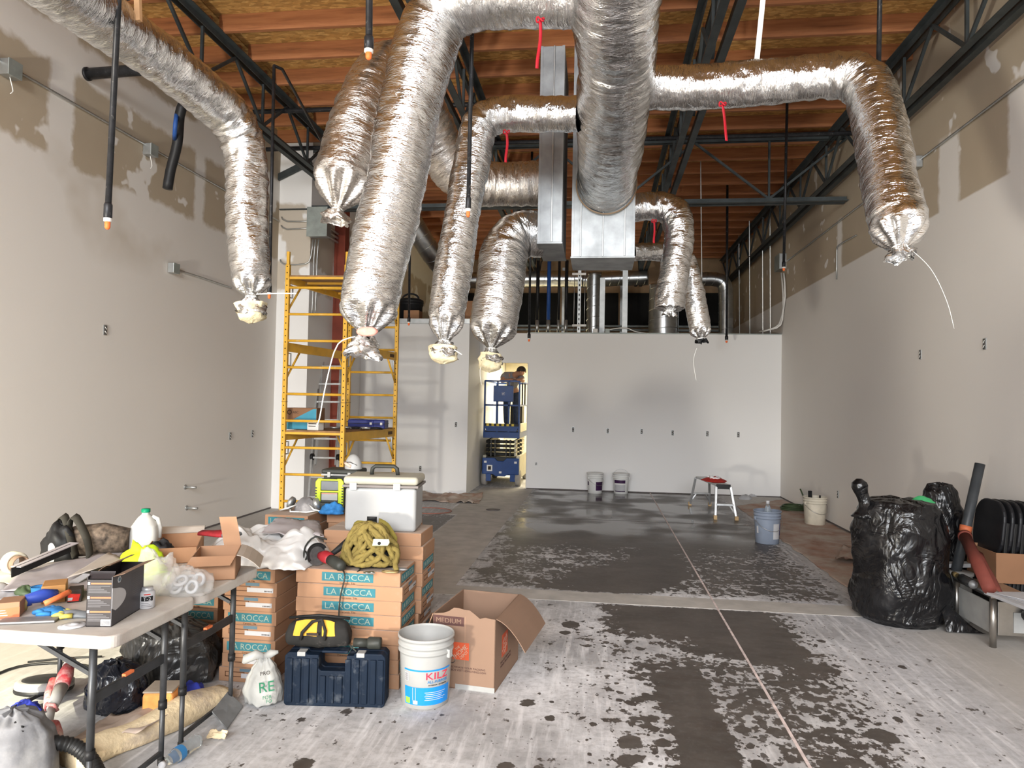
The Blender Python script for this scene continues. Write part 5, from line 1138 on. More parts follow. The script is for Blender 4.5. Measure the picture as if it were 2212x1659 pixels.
for k in range(9): x = ly*(.61+.037*k); MB().prism([(x, .006), (x+ly*.015, .006), (x+ly*.015, .022), (x, .022)], Ff @ Matrix.Translation((0, 0, .0009)), .0004).build('bar', 'ink', bc)
Fs = fr((0, 0, 0), (1, 0, 0), (0, 0, 1))
MB().prism([(0, .07)]+[(lx*.42*math.sin(k*math.pi/12), .1-.045*math.cos(k*math.pi/12)) for k in range(1, 12)]+[(0, .15)], Fs, .0008).build('mask_picture', 'label_white', t)
MB().prism([(lx*.2+.014*math.cos(k*math.pi/3), .172+.014*math.sin(k*math.pi/3)) for k in range(6)], Fs, .0009).build('badge', 'label_white', t); MB().prism([(lx*.2+.009*math.cos(k*math.pi/3), .172+.009*math.sin(k*math.pi/3)) for k in range(6)], Fs @ Matrix.Translation((0, 0, .0009)), .0005).build('badge_core', 'slate_ink', t)
for k in range(12): MB().prism([(lx*.62, .165-k*.008), (lx*(.92-.05*(k % 3)), .165-k*.008), (lx*(.92-.05*(k % 3)), .168-k*.008), (lx*.62, .168-k*.008)], Fs, .0006).build('text_line', 'print_grey', t)
q = PZ(317, 1312, TZ); jr = thing('sealant_jar', q, 'small silver jar marked T-2 on the near table', 'jar')
mat('jar_silver', (.55, .56, .58), .35, .5)
MB().lathe([(.030, 0), (.032, .004), (.032, .066), (.026, .074)], (0, 0, 0), 26).build('body', 'label_white', jr, smooth=True); MB().lathe([(.022, .074), (.023, .076), (.023, .088), (0, .089)], (0, 0, 0), 22).build('cap', 'jar_silver', jr, smooth=True)
def jw(a0, a1, z0, z1, m_, nm, off): MB().grid(lambda u, v: Vector((math.cos(a0+(a1-a0)*u)*(.032+off), math.sin(a0+(a1-a0)*u)*(.032+off), z0+(z1-z0)*v)), 14, 3).build(nm, m_, jr, smooth=True)
va = math.atan2(-q.y, -q.x)
jw(va-.75, va+.75, .034, .054, 'black', 'oval_mark', .0006); jw(va-.4, va+.4, .060, .064, 'vest_red', 'red_line', .0006)
for k in range(3): jw(va-.7, va+.6-.2*k, .010+k*.007, .012+k*.007, 'print_grey', 'text_line', .0006)
text('T-2', fr((q-q)+Vector((math.cos(va)*.0335, math.sin(va)*.0335, .044)), (-math.sin(va), math.cos(va), 0), (0, 0, 1)), .030, 'label_white', jr)
q = PZ(162, 1352, TZ); sl = thing('white_disc', q, 'flat round white plastic disc at the front edge of near table', 'disc'); MB().lathe([(.040, 0), (.042, .002), (.042, .006), (.030, .008), (.014, .008), (.013, .011), (0, .011)], (0, 0, 0), 30).build('disc', 'label_white', sl, smooth=True); MB().lathe([(.044, .0), (.044, .0035)], (-.012, -.008, 0), 30).build('under_disc', 'label_white', sl, smooth=True)
a, b = PZ(0, 1345, TZ), PZ(126, 1340, TZ)
mat('grey_tray', (.24, .235, .235), .5, .3, var=.2, vs=20)
one('trowel_blade', MB().beam(a+Vector((0, 0, .006)), b+Vector((0, 0, .006)), .07, .008), 'grey_tray', 'dusty grey metal blade along front edge of near table', 'tool', bev=.002)
# gloves
mat('glove_blue', (.03, .17, .42), .8, var=.25, vs=30); mat('glove_yellow', (.55, .47, .10), .7, var=.15); mat('glove_grey', (.16, .17, .18), .8, var=.15)
def glove(c, d, L, label, mp, mf, seed, group=None, w_=.038):
    c = Vector(c); d = Vector(d).normalized(); s = Vector((-d.y, d.x, 0)); t = thing('work_glove', c, label, 'glove', group, world=True)
    mb = MB().tube([c-d*L*.5+Vector((0, 0, .012)), c-d*L*.2+Vector((0, 0, .018)), c+Vector((0, 0, .022)), c+d*L*.16+Vector((0, 0, .018))], [w_*.75, w_*.8, w_, w_*.9], 16)
    for i, v in enumerate(mb.v): v.z = max(c.z+.001, c.z+.001+(v.z-c.z-.004)*.55+.006*noise.noise(v*30))
    mb.build('palm', mp, t, smooth=True)
    for k in range(4):
        o = s*((k-1.5)*w_*.48); b0 = c+d*L*.14+o; e = c+d*(L*(.36+.03*(1 if k in (1, 2) else 0)))+o*1.25+Vector((0, 0, .004*noise.noise(Vector((k, seed, 0)))))
        MB().tube([b0+Vector((0, 0, .012)), b0.lerp(e, .5)+Vector((0, 0, .016)), e+Vector((0, 0, .010)), e+d*.008+Vector((0, 0, .009))], [w_*.26, w_*.27, w_*.24, w_*.1], 10).build('finger', mf, t, smooth=True)
    b0 = c-d*L*.08+s*w_*.8; e = c+d*L*.14+s*w_*1.5
    MB().tube([b0+Vector((0, 0, .012)), b0.lerp(e, .6)+Vector((0, 0, .014)), e+Vector((0, 0, .010))], [w_*.3, w_*.28, w_*.2], 10).build('thumb', mf, t, smooth=True)
    return t
glove(PZ(118, 1328, TZ), (-1, .2, 0), .20, 'blue work glove lying flat at the front of near table', 'glove_blue', 'glove_blue', 1, 'work gloves')
glove(PZ(158, 1332, TZ), (-1, -.12, 0), .17, 'grey work glove with yellow fingertips beside the mask carton', 'glove_grey', 'glove_yellow', 2, 'work gloves', .034)
mat('glove_red', (.22, .012, .016), .7, var=.3, vs=30)
# hammer-drill style tool handle, orange carton and small boxes
mat('tool_blue', (.025, .055, .30), .5, var=.2, dust=(.30, .28, .22), dscale=14, dlo=.55, dhi=.75); mat('khaki', (.34, .29, .13), .8)
q0, q1 = PZ(60, 1318, TZ), PZ(122, 1308, TZ); u = Vector((0, 0, .045))
tl = thing('wrist_brace', q0, 'blue padded tool grip with tan end among the gloves', 'tool', world=True)
MB().tube([q0+Vector((0, 0, .02)), q0+u, q0.lerp(q1, .5)+u*1.15, q1+u], [.016, .024, .028, .024], 16).build('grip', 'tool_blue', tl, smooth=True); MB().tube([q1+u, q1+u+(q1-q0).normalized()*.008], [.020, .018], 16).build('end_cap', 'khaki', tl, smooth=True); MB().tube([q0+Vector((-.012, -.015, .005)), q0+Vector((-.010, -.01, .03)), q0+u*.9], [.016, .020, .02], 12).build('foot', 'khaki', tl, smooth=True)
one('orange_knife', tubepath(MB(), [PZ(95, 1322, TZ)+Vector((0, 0, .035)), PZ(125, 1316, TZ)+Vector((0, 0, .05)), PZ(148, 1306, TZ)+Vector((0, 0, .055))], .012, .02, 8), 'orange_tab', 'orange handled knife lying over the gloves', 'tool', smooth=True)
t, lx, ly = boxon('small_carton', PZ(42, 1333, TZ), PZ(5, 1330, TZ), PZ(56, 1318, TZ), .062, 'small carton with orange base at the left of near table', 'carton', 'tile_carton'); 
MB().prism([(0.0, 0), (ly, 0), (ly, .042), (0, .036)], fr((0, ly, 0), (0, -1, 0), (0, 0, 1)), .0008).build('orange_print', 'print_orange', t)
for k in range(3): MB().prism([(.006, .010+k*.01), (ly*.5-.004*k, .010+k*.01), (ly*.5-.004*k, .013+k*.01), (.006, .013+k*.01)], fr((-.0009, ly, 0), (0, -1, 0), (0, 0, 1)), .0005).build('print_line', 'label_white', t)
t, lx, ly = boxon('small_carton', PZ(141, 1300, TZ), PZ(95, 1300, TZ), PZ(146, 1285, TZ), .075, 'brown folded carton standing behind the blue grip', 'carton', mat('ochre_card', (.42, .21, .07), .75, var=.1))
t, lx, ly = boxon('small_carton', PZ(176, 1300, TZ), PZ(145, 1302, TZ), PZ(181, 1290, TZ), .055, 'small red and black carton beside the mask carton', 'carton', 'ink'); MB().prism([(.003, .006), (ly*.8, .006), (ly*.9, .035), (.003, .04)], fr((0, ly, 0), (0, -1, 0), (0, 0, 1)), .0008).build('red_print', 'vest_red', t); MB().prism([(.003, .010), (ly*.35, .010), (ly*.4, .022), (.003, .022)], fr((-.0009, ly, 0), (0, -1, 0), (0, 0, 1)), .0005).build('white_print', 'label_white', t)
heap('dark_rag', PZ(52, 1290, TZ), .05, .035, .05, 3, 'green_hose', 'dark olive rag behind the orange carton', 'rag')
q = PZ(84, 1292, TZ); one('blue_cup', MB().shell([(.028, 0), (.032, .05), (.034, .052), (.030, .05), (.026, .004)], q, 20), 'glove_blue', 'short blue cup behind the gloves', 'cup', smooth=True)
def papersheet(name, pts, label, m_='label_white', amp=.008, th=.0012, seed=0, group=None, cat='paper', nu=14, nv=10):
    a, b, c, d = [Vector(p) for p in pts]
    return one(name, MB().sheet(lambda u, v: a.lerp(b, u).lerp(d.lerp(c, u), v)+Vector((0, 0, amp*noise.noise(Vector((u*3, v*3, seed)))+amp*.5*noise.noise(Vector((u*8, v*8, seed))))), nu, nv, th), m_, label, cat, group, smooth=True)
mat('dusty_paper', (.42, .385, .39), .9, var=.1, vs=6)
z1 = TZ
papersheet('floor_plan', (PZ(0, 1275, z1+.03), PZ(190, 1275, z1+.03), PZ(275, 1185, z1+.03), PZ(60, 1225, z1+.03)), 'large dusty plan sheet spread across the near table', 'dusty_paper', .012, seed=2, group='papers on the tables', nu=24, nv=18)
papersheet('floor_plan', (PZ(-20, 1298, z1+.015), PZ(60, 1290, z1+.015), PZ(70, 1255, z1+.02), PZ(-20, 1262, z1+.02)), 'folded white plan sheets at the left edge of near table', 'label_white', .012, seed=5, group='papers on the tables')
mat('beige_card', (.44, .385, .33), .8, var=.05)
papersheet('card_sheet', (PZ(145, 1248, z1+.045), PZ(205, 1228, z1+.075), PZ(268, 1208, z1+.075), PZ(235, 1192, z1+.05)), 'beige flattened carton lying over the plans', 'beige_card', .004, .003, 3)
one('paint_card', MB().beam(PZ(160, 1258, z1+.04), PZ(190, 1240, z1+.055), .045, .004), 'label_white', 'stiff white card strip leaning by the mask carton', 'card')
for i, (a, b, l) in enumerate(((PZ(24, 1247, z1+.03), PZ(152, 1192, z1+.075), 'long black angle trim lying across the plans'),)):
    tr = thing('angle_trim', a, l, 'trim strip', world=True); d = (b-a)
    MB().beam(a+Vector((0, -.0, .02)), b+Vector((0, 0, .02)), .005, .045).build('face', 'black', tr); MB().beam(a+Vector((0, .025, .043)), b+Vector((0, .025, .043)), .055, .004).build('top_leg', 'dusty_paper', tr)
# tool bag, bottle, jug, tape roll
mat('camo', (.10, .075, .055), .85, var=.8, vs=28); mat('strap_olive', (.050, .046, .036), .8, var=.15)
tbq = PZ(188, 1205, TZ); tg = thing('tool_bag', tbq, 'black and camouflage tool bag standing open on the tables', 'bag', world=True)
tbq.z = TZ
mb = MB().tube([tbq+Vector((-.17, 0, .07)), tbq+Vector((-.08, .02, .085)), tbq+Vector((.06, .05, .10)), tbq+Vector((.19, .08, .09))], [.075, .082, .088, .072], 20)
for v in mb.v: v.z = max(TZ+.002, v.z)+.012*noise.noise(v*14)
mb.build('body', 'camo', tg, smooth=True)
mb = blob(tbq+Vector((-.12, -.06, 0)), .10, .07, .20, 6, .2); mb.build('front_pouch', 'black', tg, smooth=True)
for dx in (0, .07):
    mb = MB(); pts = [tbq+Vector((-.23+dx*2.2, -.05, .02)), tbq+Vector((-.19+dx*1.6, -.05, .12)), tbq+Vector((-.15+dx, -.03, .215)), tbq+Vector((-.12+dx, -.03, .225)), tbq+Vector((-.04+dx*1.4, -.08, .12)), tbq+Vector((.01+dx*1.2, -.10, .03))]
    qs = spline([(p, 1) for p in pts], .015); 
    mb.sheet(lambda u, v: qs[min(int(v*(len(qs)-1)), len(qs)-1)][0]+Vector((.0, (u-.5)*.05, (u-.5)*.02)), 3, len(qs), .003); mb.build('carry_strap', 'strap_olive', tg, smooth=True)
q = PZ(116, 1212, TZ); bt = thing('white_bottle', q, 'small white bottle with blue label left of the tool bag', 'bottle'); MB().lathe([(.026, 0), (.028, .004), (.028, .085), (.018, .105), (.012, .108)], (0, 0, 0), 20).build('body', 'label_white', bt, smooth=True); MB().lathe([(.014, .106), (.014, .126), (0, .127)], (0, 0, 0), 14).build('cap', 'black', bt, smooth=True); MB().lathe([(.0284, .03), (.0284, .06)], (0, 0, 0), 20).build('label', 'tool_blue', bt, smooth=True)
mat('milky', (.62, .61, .57), .35, var=.06, trans=.25, ior=1.2); mat('green_cap', (.0, .22, .10), .45)
q = PZ(312, 1196, TZ); jg = thing('milk_jug', q, 'translucent plastic jug with green cap standing on the far table', 'jug', rz=R_(20))
def jf(u, v):
    a = u*6.28318; prof = [(.066, 0), (.074, .01), (.074, .13), (.066, .17), (.040, .21), (.020, .228), (.019, .245)]
    k = v*(len(prof)-1); i = min(int(k), len(prof)-2); f_ = k-i; r = prof[i][0]+(prof[i+1][0]-prof[i][0])*f_; z = prof[i][1]+(prof[i+1][1]-prof[i][1])*f_
    p_ = 4 if z < .17 else 2.4; c, s = math.cos(a), math.sin(a); m_ = (abs(c)**p_+abs(s)**p_)**(-1/p_)
    return Vector((c*m_*r, s*m_*r, z))
mb = MB().grid(jf, 36, 30, True); mb.f.append(tuple(range(36))[::-1]); mb.build('body', 'milky', jg, smooth=True)
MB().tube([Vector((.035, 0, .212)), Vector((.065, 0, .20)), Vector((.078, 0, .15)), Vector((.076, 0, .09))], .013, 10).build('handle', 'milky', jg, smooth=True); MB().lathe([(.023, .238), (.024, .24), (.024, .258), (0, .26)], (0, 0, 0), 22).build('cap', 'green_cap', jg, smooth=True)
q = PZ(30, 1240, TZ); tr = thing('tape_roll', q, 'roll of brown masking tape on edge at the left of the tables', 'tape', rz=R_(-20))
MB().shell([(.055, -.025), (.055, .025), (.040, .025), (.040, -.025), (.055, -.025)], (0, 0, .056), 30, Matrix.Rotation(R_(90), 3, 'Y')).build('tape', mat('tape_cream', (.50, .46, .38), .6), tr, smooth=True); MB().shell([(.0398, -.026), (.0398, .06), (.036, .06), (.036, -.026), (.0398, -.026)], (0, 0, .056), 24, Matrix.Rotation(R_(90), 3, 'Y')).build('core', 'inner_card', tr, smooth=True)
mat('hivis', (.52, .72, .02), .7, var=.15, vs=18)
heap('hi_vis_shirt', PZ(303, 1235, TZ), .13, .09, .13, 12, 'hivis', 'crumpled neon yellow shirt behind the clear bag', 'shirt', amp=.35)
heap('black_glove_pile', PZ(348, 1205, TZ), .08, .06, .10, 15, 'black', 'crumpled black cloth by the jug', 'cloth', amp=.35)
# clear bag with white rings
mat('clear_film', (.80, .80, .78), .22, var=.03, trans=.55, alpha=.45, ior=1.1)
q = PZ(395, 1282, TZ)
for i, (dx, dy, dz, tx) in enumerate(((-.03, -.01, .03, 60), (.045, -.005, .035, 70), (.015, .03, .06, 20), (-.02, .035, .03, 40), (.05, .045, .055, 75), (-.06, .02, .025, 10), (.0, -.02, .065, 35))):
    rg = one('plastic_ring', MB().tube([q+Vector((dx, dy, dz))+Matrix.Rotation(R_(tx), 3, 'X') @ Matrix.Rotation(R_(i*40), 3, 'Z') @ Vector((.026*math.cos(a_), .026*math.sin(a_), 0)) for a_ in [k*2*math.pi/20 for k in range(20)]], .008, 8, closed=True), 'label_white', '%s white plastic ring in the clear bag' % ('first', 'second', 'third', 'fourth', 'fifth', 'sixth', 'seventh')[i], 'ring', 'white rings in the clear bag', smooth=True)
heap('clear_bag', q+Vector((.005, .02, .001)), .125, .085, .115, 21, 'clear_film', 'clear plastic bag of white rings at the table edge', 'bag', amp=.28, nu=40, nv=18)
heap('clear_bag', PZ(335, 1275, TZ), .12, .10, .17, 27, 'clear_film', 'empty crumpled clear bag behind the jar', 'bag', amp=.4, nu=40, nv=18)
papersheet('bag_header', (PZ(440, 1222, TZ+.03), PZ(480, 1225, TZ+.03), PZ(462, 1250, TZ+.01), PZ(440, 1240, TZ+.01)), 'white paper header of the clear bag', 'label_white', .004, .0012, 9)
# open cartons on the far table
t, lx, ly = boxon('open_carton', PZ(508, 1252, TZ), PZ(432, 1245, TZ), PZ(520, 1225, TZ), 0, 'open brown carton with raised flaps on the far table', 'carton', None)
h_ = .12
for (x0, x1, y0, y1) in ((0, .004, 0, ly), (lx-.004, lx, 0, ly), (0, lx, 0, .004), (0, lx, ly-.004, ly)): MB().bx(x0, x1, y0, y1, 0, h_).build('side', 'tile_carton', t)
MB().bx(0, lx, 0, ly, 0, .004).build('bottom', 'tile_carton', t)
MB().sheet(lambda u, v: Vector((-.002-.055*v, -.0+ly*u+.02*v, h_-.035*v)), 5, 4, .003).build('flap', 'tile_carton', t); MB().sheet(lambda u, v: Vector((lx*u, -.003-.11*v, h_-.02*v-.05*v*v)), 4, 5, .003).build('flap', 'beige_card', t)
MB().sheet(lambda u, v: Vector((lx-.002+.01*v, ly*.0+ly*.42*u+.03*v, h_+.15*v)), 4, 5, .003).build('flap', 'tile_carton', t)
MB().bx(-.0008, 0, ly*.1, ly*.9, .085, .087).build('crease', 'brown_ink', t)
glove(PZ(478, 1158, TZ+.122), (1, -.12, 0), .26, 'red and black work glove lying over the open carton', 'glove_red', 'glove_grey', 4, 'work gloves', .048)
t, lx, ly = boxon('open_carton', PZ(425, 1215, TZ), PZ(350, 1205, TZ), PZ(440, 1180, TZ), .0, 'low shadowed carton with dusty lid on the far table', 'carton', None)
for (x0, x1, y0, y1) in ((0, .004, 0, ly), (lx-.004, lx, 0, ly), (0, lx, 0, .004), (0, lx, ly-.004, ly)): MB().bx(x0, x1, y0, y1, 0, .085).build('side', 'carton_shade', t)
MB().bx(0, lx, 0, ly, 0, .004).build('bottom', 'carton_shade', t); MB().sheet(lambda u, v: Vector((lx+.002+.09*v, ly*u, .085+.03*math.sin(v*2.5))), 4, 6, .003).build('flap', 'beige_card', t); MB().bx(.02, .10, .04, ly-.05, .004, .05).build('red_packet', 'vest_red', t)
# white coverall heap over the far table and stack
mat('white_cloth', (.60, .595, .585), .85, var=.05, vs=4, bp=.3, bs=9)
wc = Vector((-2.06, 4.03, ZS))
def clothfn(u, v):
    x = -.34+.74*u; y = -.19+.58*v
    n1 = noise.noise(Vector((x*4.2, y*4.2, 2))); n2 = abs(noise.noise(Vector((x*9, y*9, 7)))); n3 = noise.noise(Vector((x*20, y*20, 3)))
    e = max(0, 1-(abs(u-.5)*2)**4)*max(0, 1-(abs(v-.5)*2)**4)
    hgt = e*(.09+.12*max(0, n1+.25)+.07*n2+.014*n3+.06*math.exp(-((u-.22)**2+(v-.35)**2)/.02))
    return wc+Vector((x+.03*n1, y+.04*n3, .004+hgt))
one('coverall', MB().sheet(clothfn, 70, 56, .002), 'white_cloth', 'crumpled white disposable coverall heaped over the tile cartons', 'coverall', smooth=True)
papersheet('paper_bag', (PZ(560, 1150, ZS+.16), PZ(700, 1160, ZS+.13), PZ(690, 1125, ZS+.13), PZ(600, 1118, ZS+.2)), 'dusty printed paper lying behind the white coverall', 'dusty_paper', .02, .002, 6)
# ------------------------------------------------------------------ on the stacks: respirator, heater, cooler, tool box, rope, grinder
mat('rubber_grey', (.22, .21, .21), .6, var=.2, dust=(.45, .42, .40), dscale=9)
q = Vector((-2.13, 4.92, ZB)); rs = thing('respirator', q, 'grey half mask respirator with straps on the rear stack', 'respirator')
blob((0, 0, 0), .085, .075, .10, 4, .12).build('facepiece', 'rubber_grey', rs, smooth=True)
for s in (-1, 1): MB().lathe([(.04, 0), (.045, .008), (.045, .028), (.03, .036), (0, .038)], (s*.085, -.03, .055), 20, Matrix.Rotation(R_(s*70), 3, 'Y')).build('filter', 'galv_strut', rs, smooth=True)
for s in (-1, 1): MB().tube([Vector((s*.05, -.05, .05)), Vector((s*.10, -.10, .03)), Vector((s*.16, -.08, .012)), Vector((s*.12, .0, .012)), Vector((s*.06, -.13, .012)), Vector((0, -.11, .010))], .006, 6).build('strap', 'zip_tie', rs, smooth=True)
heap('blue_glove', Vector((-1.90, 4.86, ZB-.0)), .09, .06, .07, 33, 'glove_blue', 'crumpled bright blue glove beside the heater', 'glove', 'work gloves', amp=.4)
mat('lime', (.42, .52, .02), .45, var=.08); mat('lime_dark', (.030, .032, .028), .5)
q = P(717, 1110, 4.98); q.z = ZB; ht = thing('jobsite_radio', q, 'lime green and black jobsite radio beside the white cooler', 'radio', rz=R_(4))
MB().prism([(-.105, .03), (.105, .03), (.105, .20), (.085, .235), (-.085, .235), (-.105, .20)], fr((0, .07, 0), (1, 0, 0), (0, 0, 1)), .13).build('shell', 'lime_dark', ht, bev=.012)
for s in (-1, 1): MB().prism([(s*.085-.02, .0), (s*.085+.02, 0), (s*.085+.02, .22), (s*.07+.016, .245), (s*.07-.016, .245), (s*.085-.02, .22)], fr((0, -.062, 0), (1, 0, 0), (0, 0, 1)), .016).build('side_frame', 'lime', ht, bev=.005)
for z in (.235, .15): MB().bx(-.08, .08, -.08, -.062, z-.006, z+.006).build('cross_frame', 'lime', ht, bev=.003)
MB().bx(-.065, .065, -.070, -.062, .16, .225).build('speaker_grille', 'glove_grey', ht, bev=.004); MB().bx(-.06, .06, -.072, -.062, .085, .14).build('display', 'panel_grey', ht, bev=.003); MB().bx(-.06, .06, -.073, -.072, .133, .137).build('orange_line', 'print_orange', ht)
for k in range(7):
    for s in (-1, 1): MB().bx(s*.098-.006, s*.098+.006, -.0795, -.078, .05+k*.02, .06+k*.02).build('vent_slot', 'lime_dark', ht)
MB().bx(-.085, .085, -.085, .05, 0, .07).build('battery_base', 'lime_dark', ht, bev=.01)
# cooler
mat('cooler_white', (.36, .36, .355), .35, var=.03); mat('cooler_lid', (.42, .40, .325), .45, var=.08, vs=5); mat('gasket', (.18, .16, .15), .5)
A, B, Cc = P(880, 1145, 4.27), P(759, 1138, 4.31), P(906, 1128, 4.55)
A.z = B.z = Cc.z = ZB
t, lx, ly = boxon('cooler', A, B, Cc, 0, 'white hard cooler with black handle on the tile stack', 'cooler', None)
t.rotation_euler = (0, 0, R_(6)); cw, cd = .46, .30
o0 = -cw+.0
MB().bx(-.40, .05, .0, cd, 0, .275).build('tub', 'cooler_white', t, bev=.022, seg=4); MB().bx(-.415, .065, -.015, cd+.015, .275, .292).build('gasket_band', 'gasket', t, bev=.004)
MB().bx(-.413, .063, -.013, cd+.013, .280, .286).build('gasket_line', 'galv_strut', t)
ldo = MB().bx(-.412, .062, -.012, cd+.012, .292, .345).build('lid', 'cooler_lid', t, bev=.022, seg=4)
for x in (-.345, -.07): MB().bx(x-.022, x+.022, -.022, -.012, .262, .305).build('latch', 'zip_tie', t, bev=.004)
hp = [Vector((-.26, .12, .34)), Vector((-.255, .12, .385)), Vector((-.235, .12, .40)), Vector((-.115, .12, .40)), Vector((-.095, .12, .385)), Vector((-.09, .12, .34))]
MB().tube(hp, .013, 10).build('handle', 'lime_dark', ldo, smooth=True)
# black tool box with white mask
q = P(738, 1060, 5.22); q.z = ZB; wcart = carton(q+Vector((.0, .0, 0)), (.30, .18, .155), 0, 'white carton under the black tool box', 'label_white', tape=False)
MB().bx(-.03, .03, -.1012, -.1002, .0, .155).build('shipping_tape', 'panel_grey', wcart)
tz = q+Vector((.02, 0, .156)); tbx = thing('tool_box', tz, 'black plastic tool box with grey rim behind the cooler', 'tool box')
MB().bx(-.13, .13, -.10, .10, 0, .085).build('base', 'lime_dark', tbx, bev=.008); MB().bx(-.145, .145, -.112, .112, .085, .10).build('rim', 'panel_grey', tbx, bev=.004); MB().bx(-.145, .145, -.112, .112, .10, .135).build('lid', 'lime_dark', tbx, bev=.012)
for x in (-.08, .08): MB().bx(x-.012, x+.012, -.122, -.112, .075, .115).build('latch', 'panel_grey', tbx, bev=.003)
MB().bx(-.02, .11, -.1012, -.1002, .03, .07).build('sticker', 'ink', tbx); MB().prism([(0, .04), (.03, .04), (.015, .062)], fr((0, -.1014, 0), (1, 0, 0), (0, 0, 1)), .0005).build('warning_mark', 'label_white', tbx)
mk = thing('dust_mask', tz+Vector((.07, .0, .136)), 'white moulded dust mask resting on the black tool box', 'mask', rz=R_(-30))
MB().grid(lambda u, v: Vector((math.cos(u*6.283)*.072*math.sin(v*1.65), math.sin(u*6.283)*.062*math.sin(v*1.65), .001+.105*math.cos(v*1.65)+.006)) , 26, 12, True).build('cup', 'cooler_white', mk, smooth=True); MB().tube([Vector((-.068, -.02, .02)), Vector((-.03, -.062, .05)), Vector((.03, -.060, .055)), Vector((.066, -.02, .03))], .003, 5).build('strap', 'ink', mk, smooth=True); MB().tube([Vector((-.045, -.045, .045)), Vector((-.01, -.063, .04)), Vector((.035, -.055, .02))], .012, 8).build('foam_seal', mat('peach_foam', (.60, .42, .34), .8), mk, smooth=True)
# rope heap with harness
mat('rope_yellow', (.20, .15, .042), .9, var=.25, vs=40, dust=(.10, .07, .02), dscale=20, dlo=.5, dhi=.8); mat('webbing', (.20, .16, .03), .8, var=.15); mat('strap_black', (.012, .012, .012), .6)
def rope(pts, r, name, label, group, m_='rope_yellow', tw=150):
    qs = spline([(p, r) for p in pts], .009); mb = MB(); n = 12; T = []
    N = len(qs)
    for i in range(N): T.append((qs[min(i+1, N-1)][0]-qs[max(i-1, 0)][0]).normalized())
    u = T[0].orthogonal().normalized(); s = 0; vs = []
    for i in range(N):
        if i: u = T[i-1].rotation_difference(T[i]) @ u; s += (qs[i][0]-qs[i-1][0]).length
        u = (u-T[i]*u.dot(T[i])).normalized(); w2 = T[i].cross(u)
        for k in range(n):
            a = 2*math.pi*k/n; rr = r*(.78+.36*abs(math.cos(1.5*a+s*tw*.5))); vs.append(qs[i][0]+(u*math.cos(a)+w2*math.sin(a))*rr)
    fs = [(i*n+k, i*n+(k+1) % n, (i+1)*n+(k+1) % n, (i+1)*n+k) for i in range(N-1) for k in range(n)]
    fs += [tuple(range(n))[::-1], tuple((N-1)*n+k for k in range(n))]
    mb.add(vs, fs); return one(name, mb, m_, label, 'rope', group, smooth=True)
rc = P(800, 1170, 4.02); rc.z = ZS
rr_ = random.Random(5); pts = []
for k in range(250):
    th_ = k*.37+rr_.uniform(-.12, .12); ph = .84+.66*math.sin(k*.53+rr_.uniform(-.2, .2)); sc_ = (1.0 if k % 125 > 40 else .9)*(1+.05*rr_.uniform(-1, 1))
    pts.append(rc+Vector((math.cos(th_)*math.sin(ph)*.165*sc_+.012*math.sin(k*.11), math.sin(th_)*math.sin(ph)*.105*sc_, max(.02, .018+.235*math.cos(ph)*sc_))))
pts += [rc+Vector((.16, -.03, .12)), rc+Vector((.185, -.10, .05)), rc+Vector((.20, -.13, .02))]
rope(pts, .0145, 'rope_heap', 'heap of thick yellow rope piled in front of the cooler', None)
heap('harness', rc+Vector((.0, .03, .0)), .13, .06, .19, 41, 'strap_black', 'dark harness webbing under the yellow rope', 'harness', amp=.2)
for i, (a, b, c, l) in enumerate((((-.15, .06, .10), (-.13, .08, .22), (-.07, .08, .23), 'yellow webbing strap standing up behind the rope'), ((.02, .09, .25), (.08, .09, .22), (.14, .08, .14), 'yellow webbing strap folded over right of the rope'))):
    a, b, c = rc+Vector(a), rc+Vector(b), rc+Vector(c); qs = spline([(p, 1) for p in (a, b, c)], .02)
    one('webbing_strap', MB().sheet(lambda u, v: qs[int(v*(len(qs)-1))][0]+Vector((.0, (u-.5)*.01, (u-.5)*.05)), 3, len(qs), .003), 'webbing', l, 'strap', 'harness straps', smooth=True)
one('black_strap', MB().sheet(lambda u, v: rc+Vector((-.06+.06*u, .11, .20+.08*math.sin(v*2.4))), 4, 8, .004), 'strap_black', 'black strap loop sticking up behind the rope', 'strap', smooth=True)
gb = thing('rope_grab', rc+Vector((.10, -.10, .165)), 'metal rope grab clamp sitting on the rope heap', 'clamp', rz=R_(12))
MB().prism([(-.05, -.02), (.04, -.02), (.05, .0), (.045, .02), (-.045, .022)], fr((0, 0, 0), (1, 0, 0), (0, .35, 1)), .03).build('plate', mat('brass_steel', (.55, .56, .38), .35, .7), gb, bev=.004); MB().lathe([(.010, 0), (.010, .003)], (-.01, -.031, .005), 14, Matrix.Rotation(R_(90), 3, 'X')).build('hole', 'black', gb, smooth=True)
cb = rc+Vector((.17, -.13, .012))
for i, (dx, dy, l) in enumerate(((.0, -.02, 'brass snap hook lying right of the rope'), (.035, .05, 'steel carabiner at the edge of the top tile carton'))):
    one('snap_hook', MB().tube([cb+Vector((dx+.045*math.cos(a), dy+.016*math.sin(a), .004)) for a in [k*2*math.pi/22 for k in range(22)]], .0055, 8, closed=True), 'gold_foil' if i == 0 else 'wire_steel', l, 'hook', 'harness hooks', smooth=True)
bk = thing('harness_buckle', rc+Vector((.05, -.16, .004)), 'small metal harness buckle in front of the rope', 'buckle', rz=R_(30)); MB().bx(-.03, .03, -.025, .025, 0, .006).build('plate', 'wire_steel', bk, bev=.002)
for s in (-1, 1): MB().lathe([(.009, .006), (.010, .008), (0, .009)], (s*.014, -.01, 0), 12).build('rivet', 'galv_strut', bk, smooth=True)
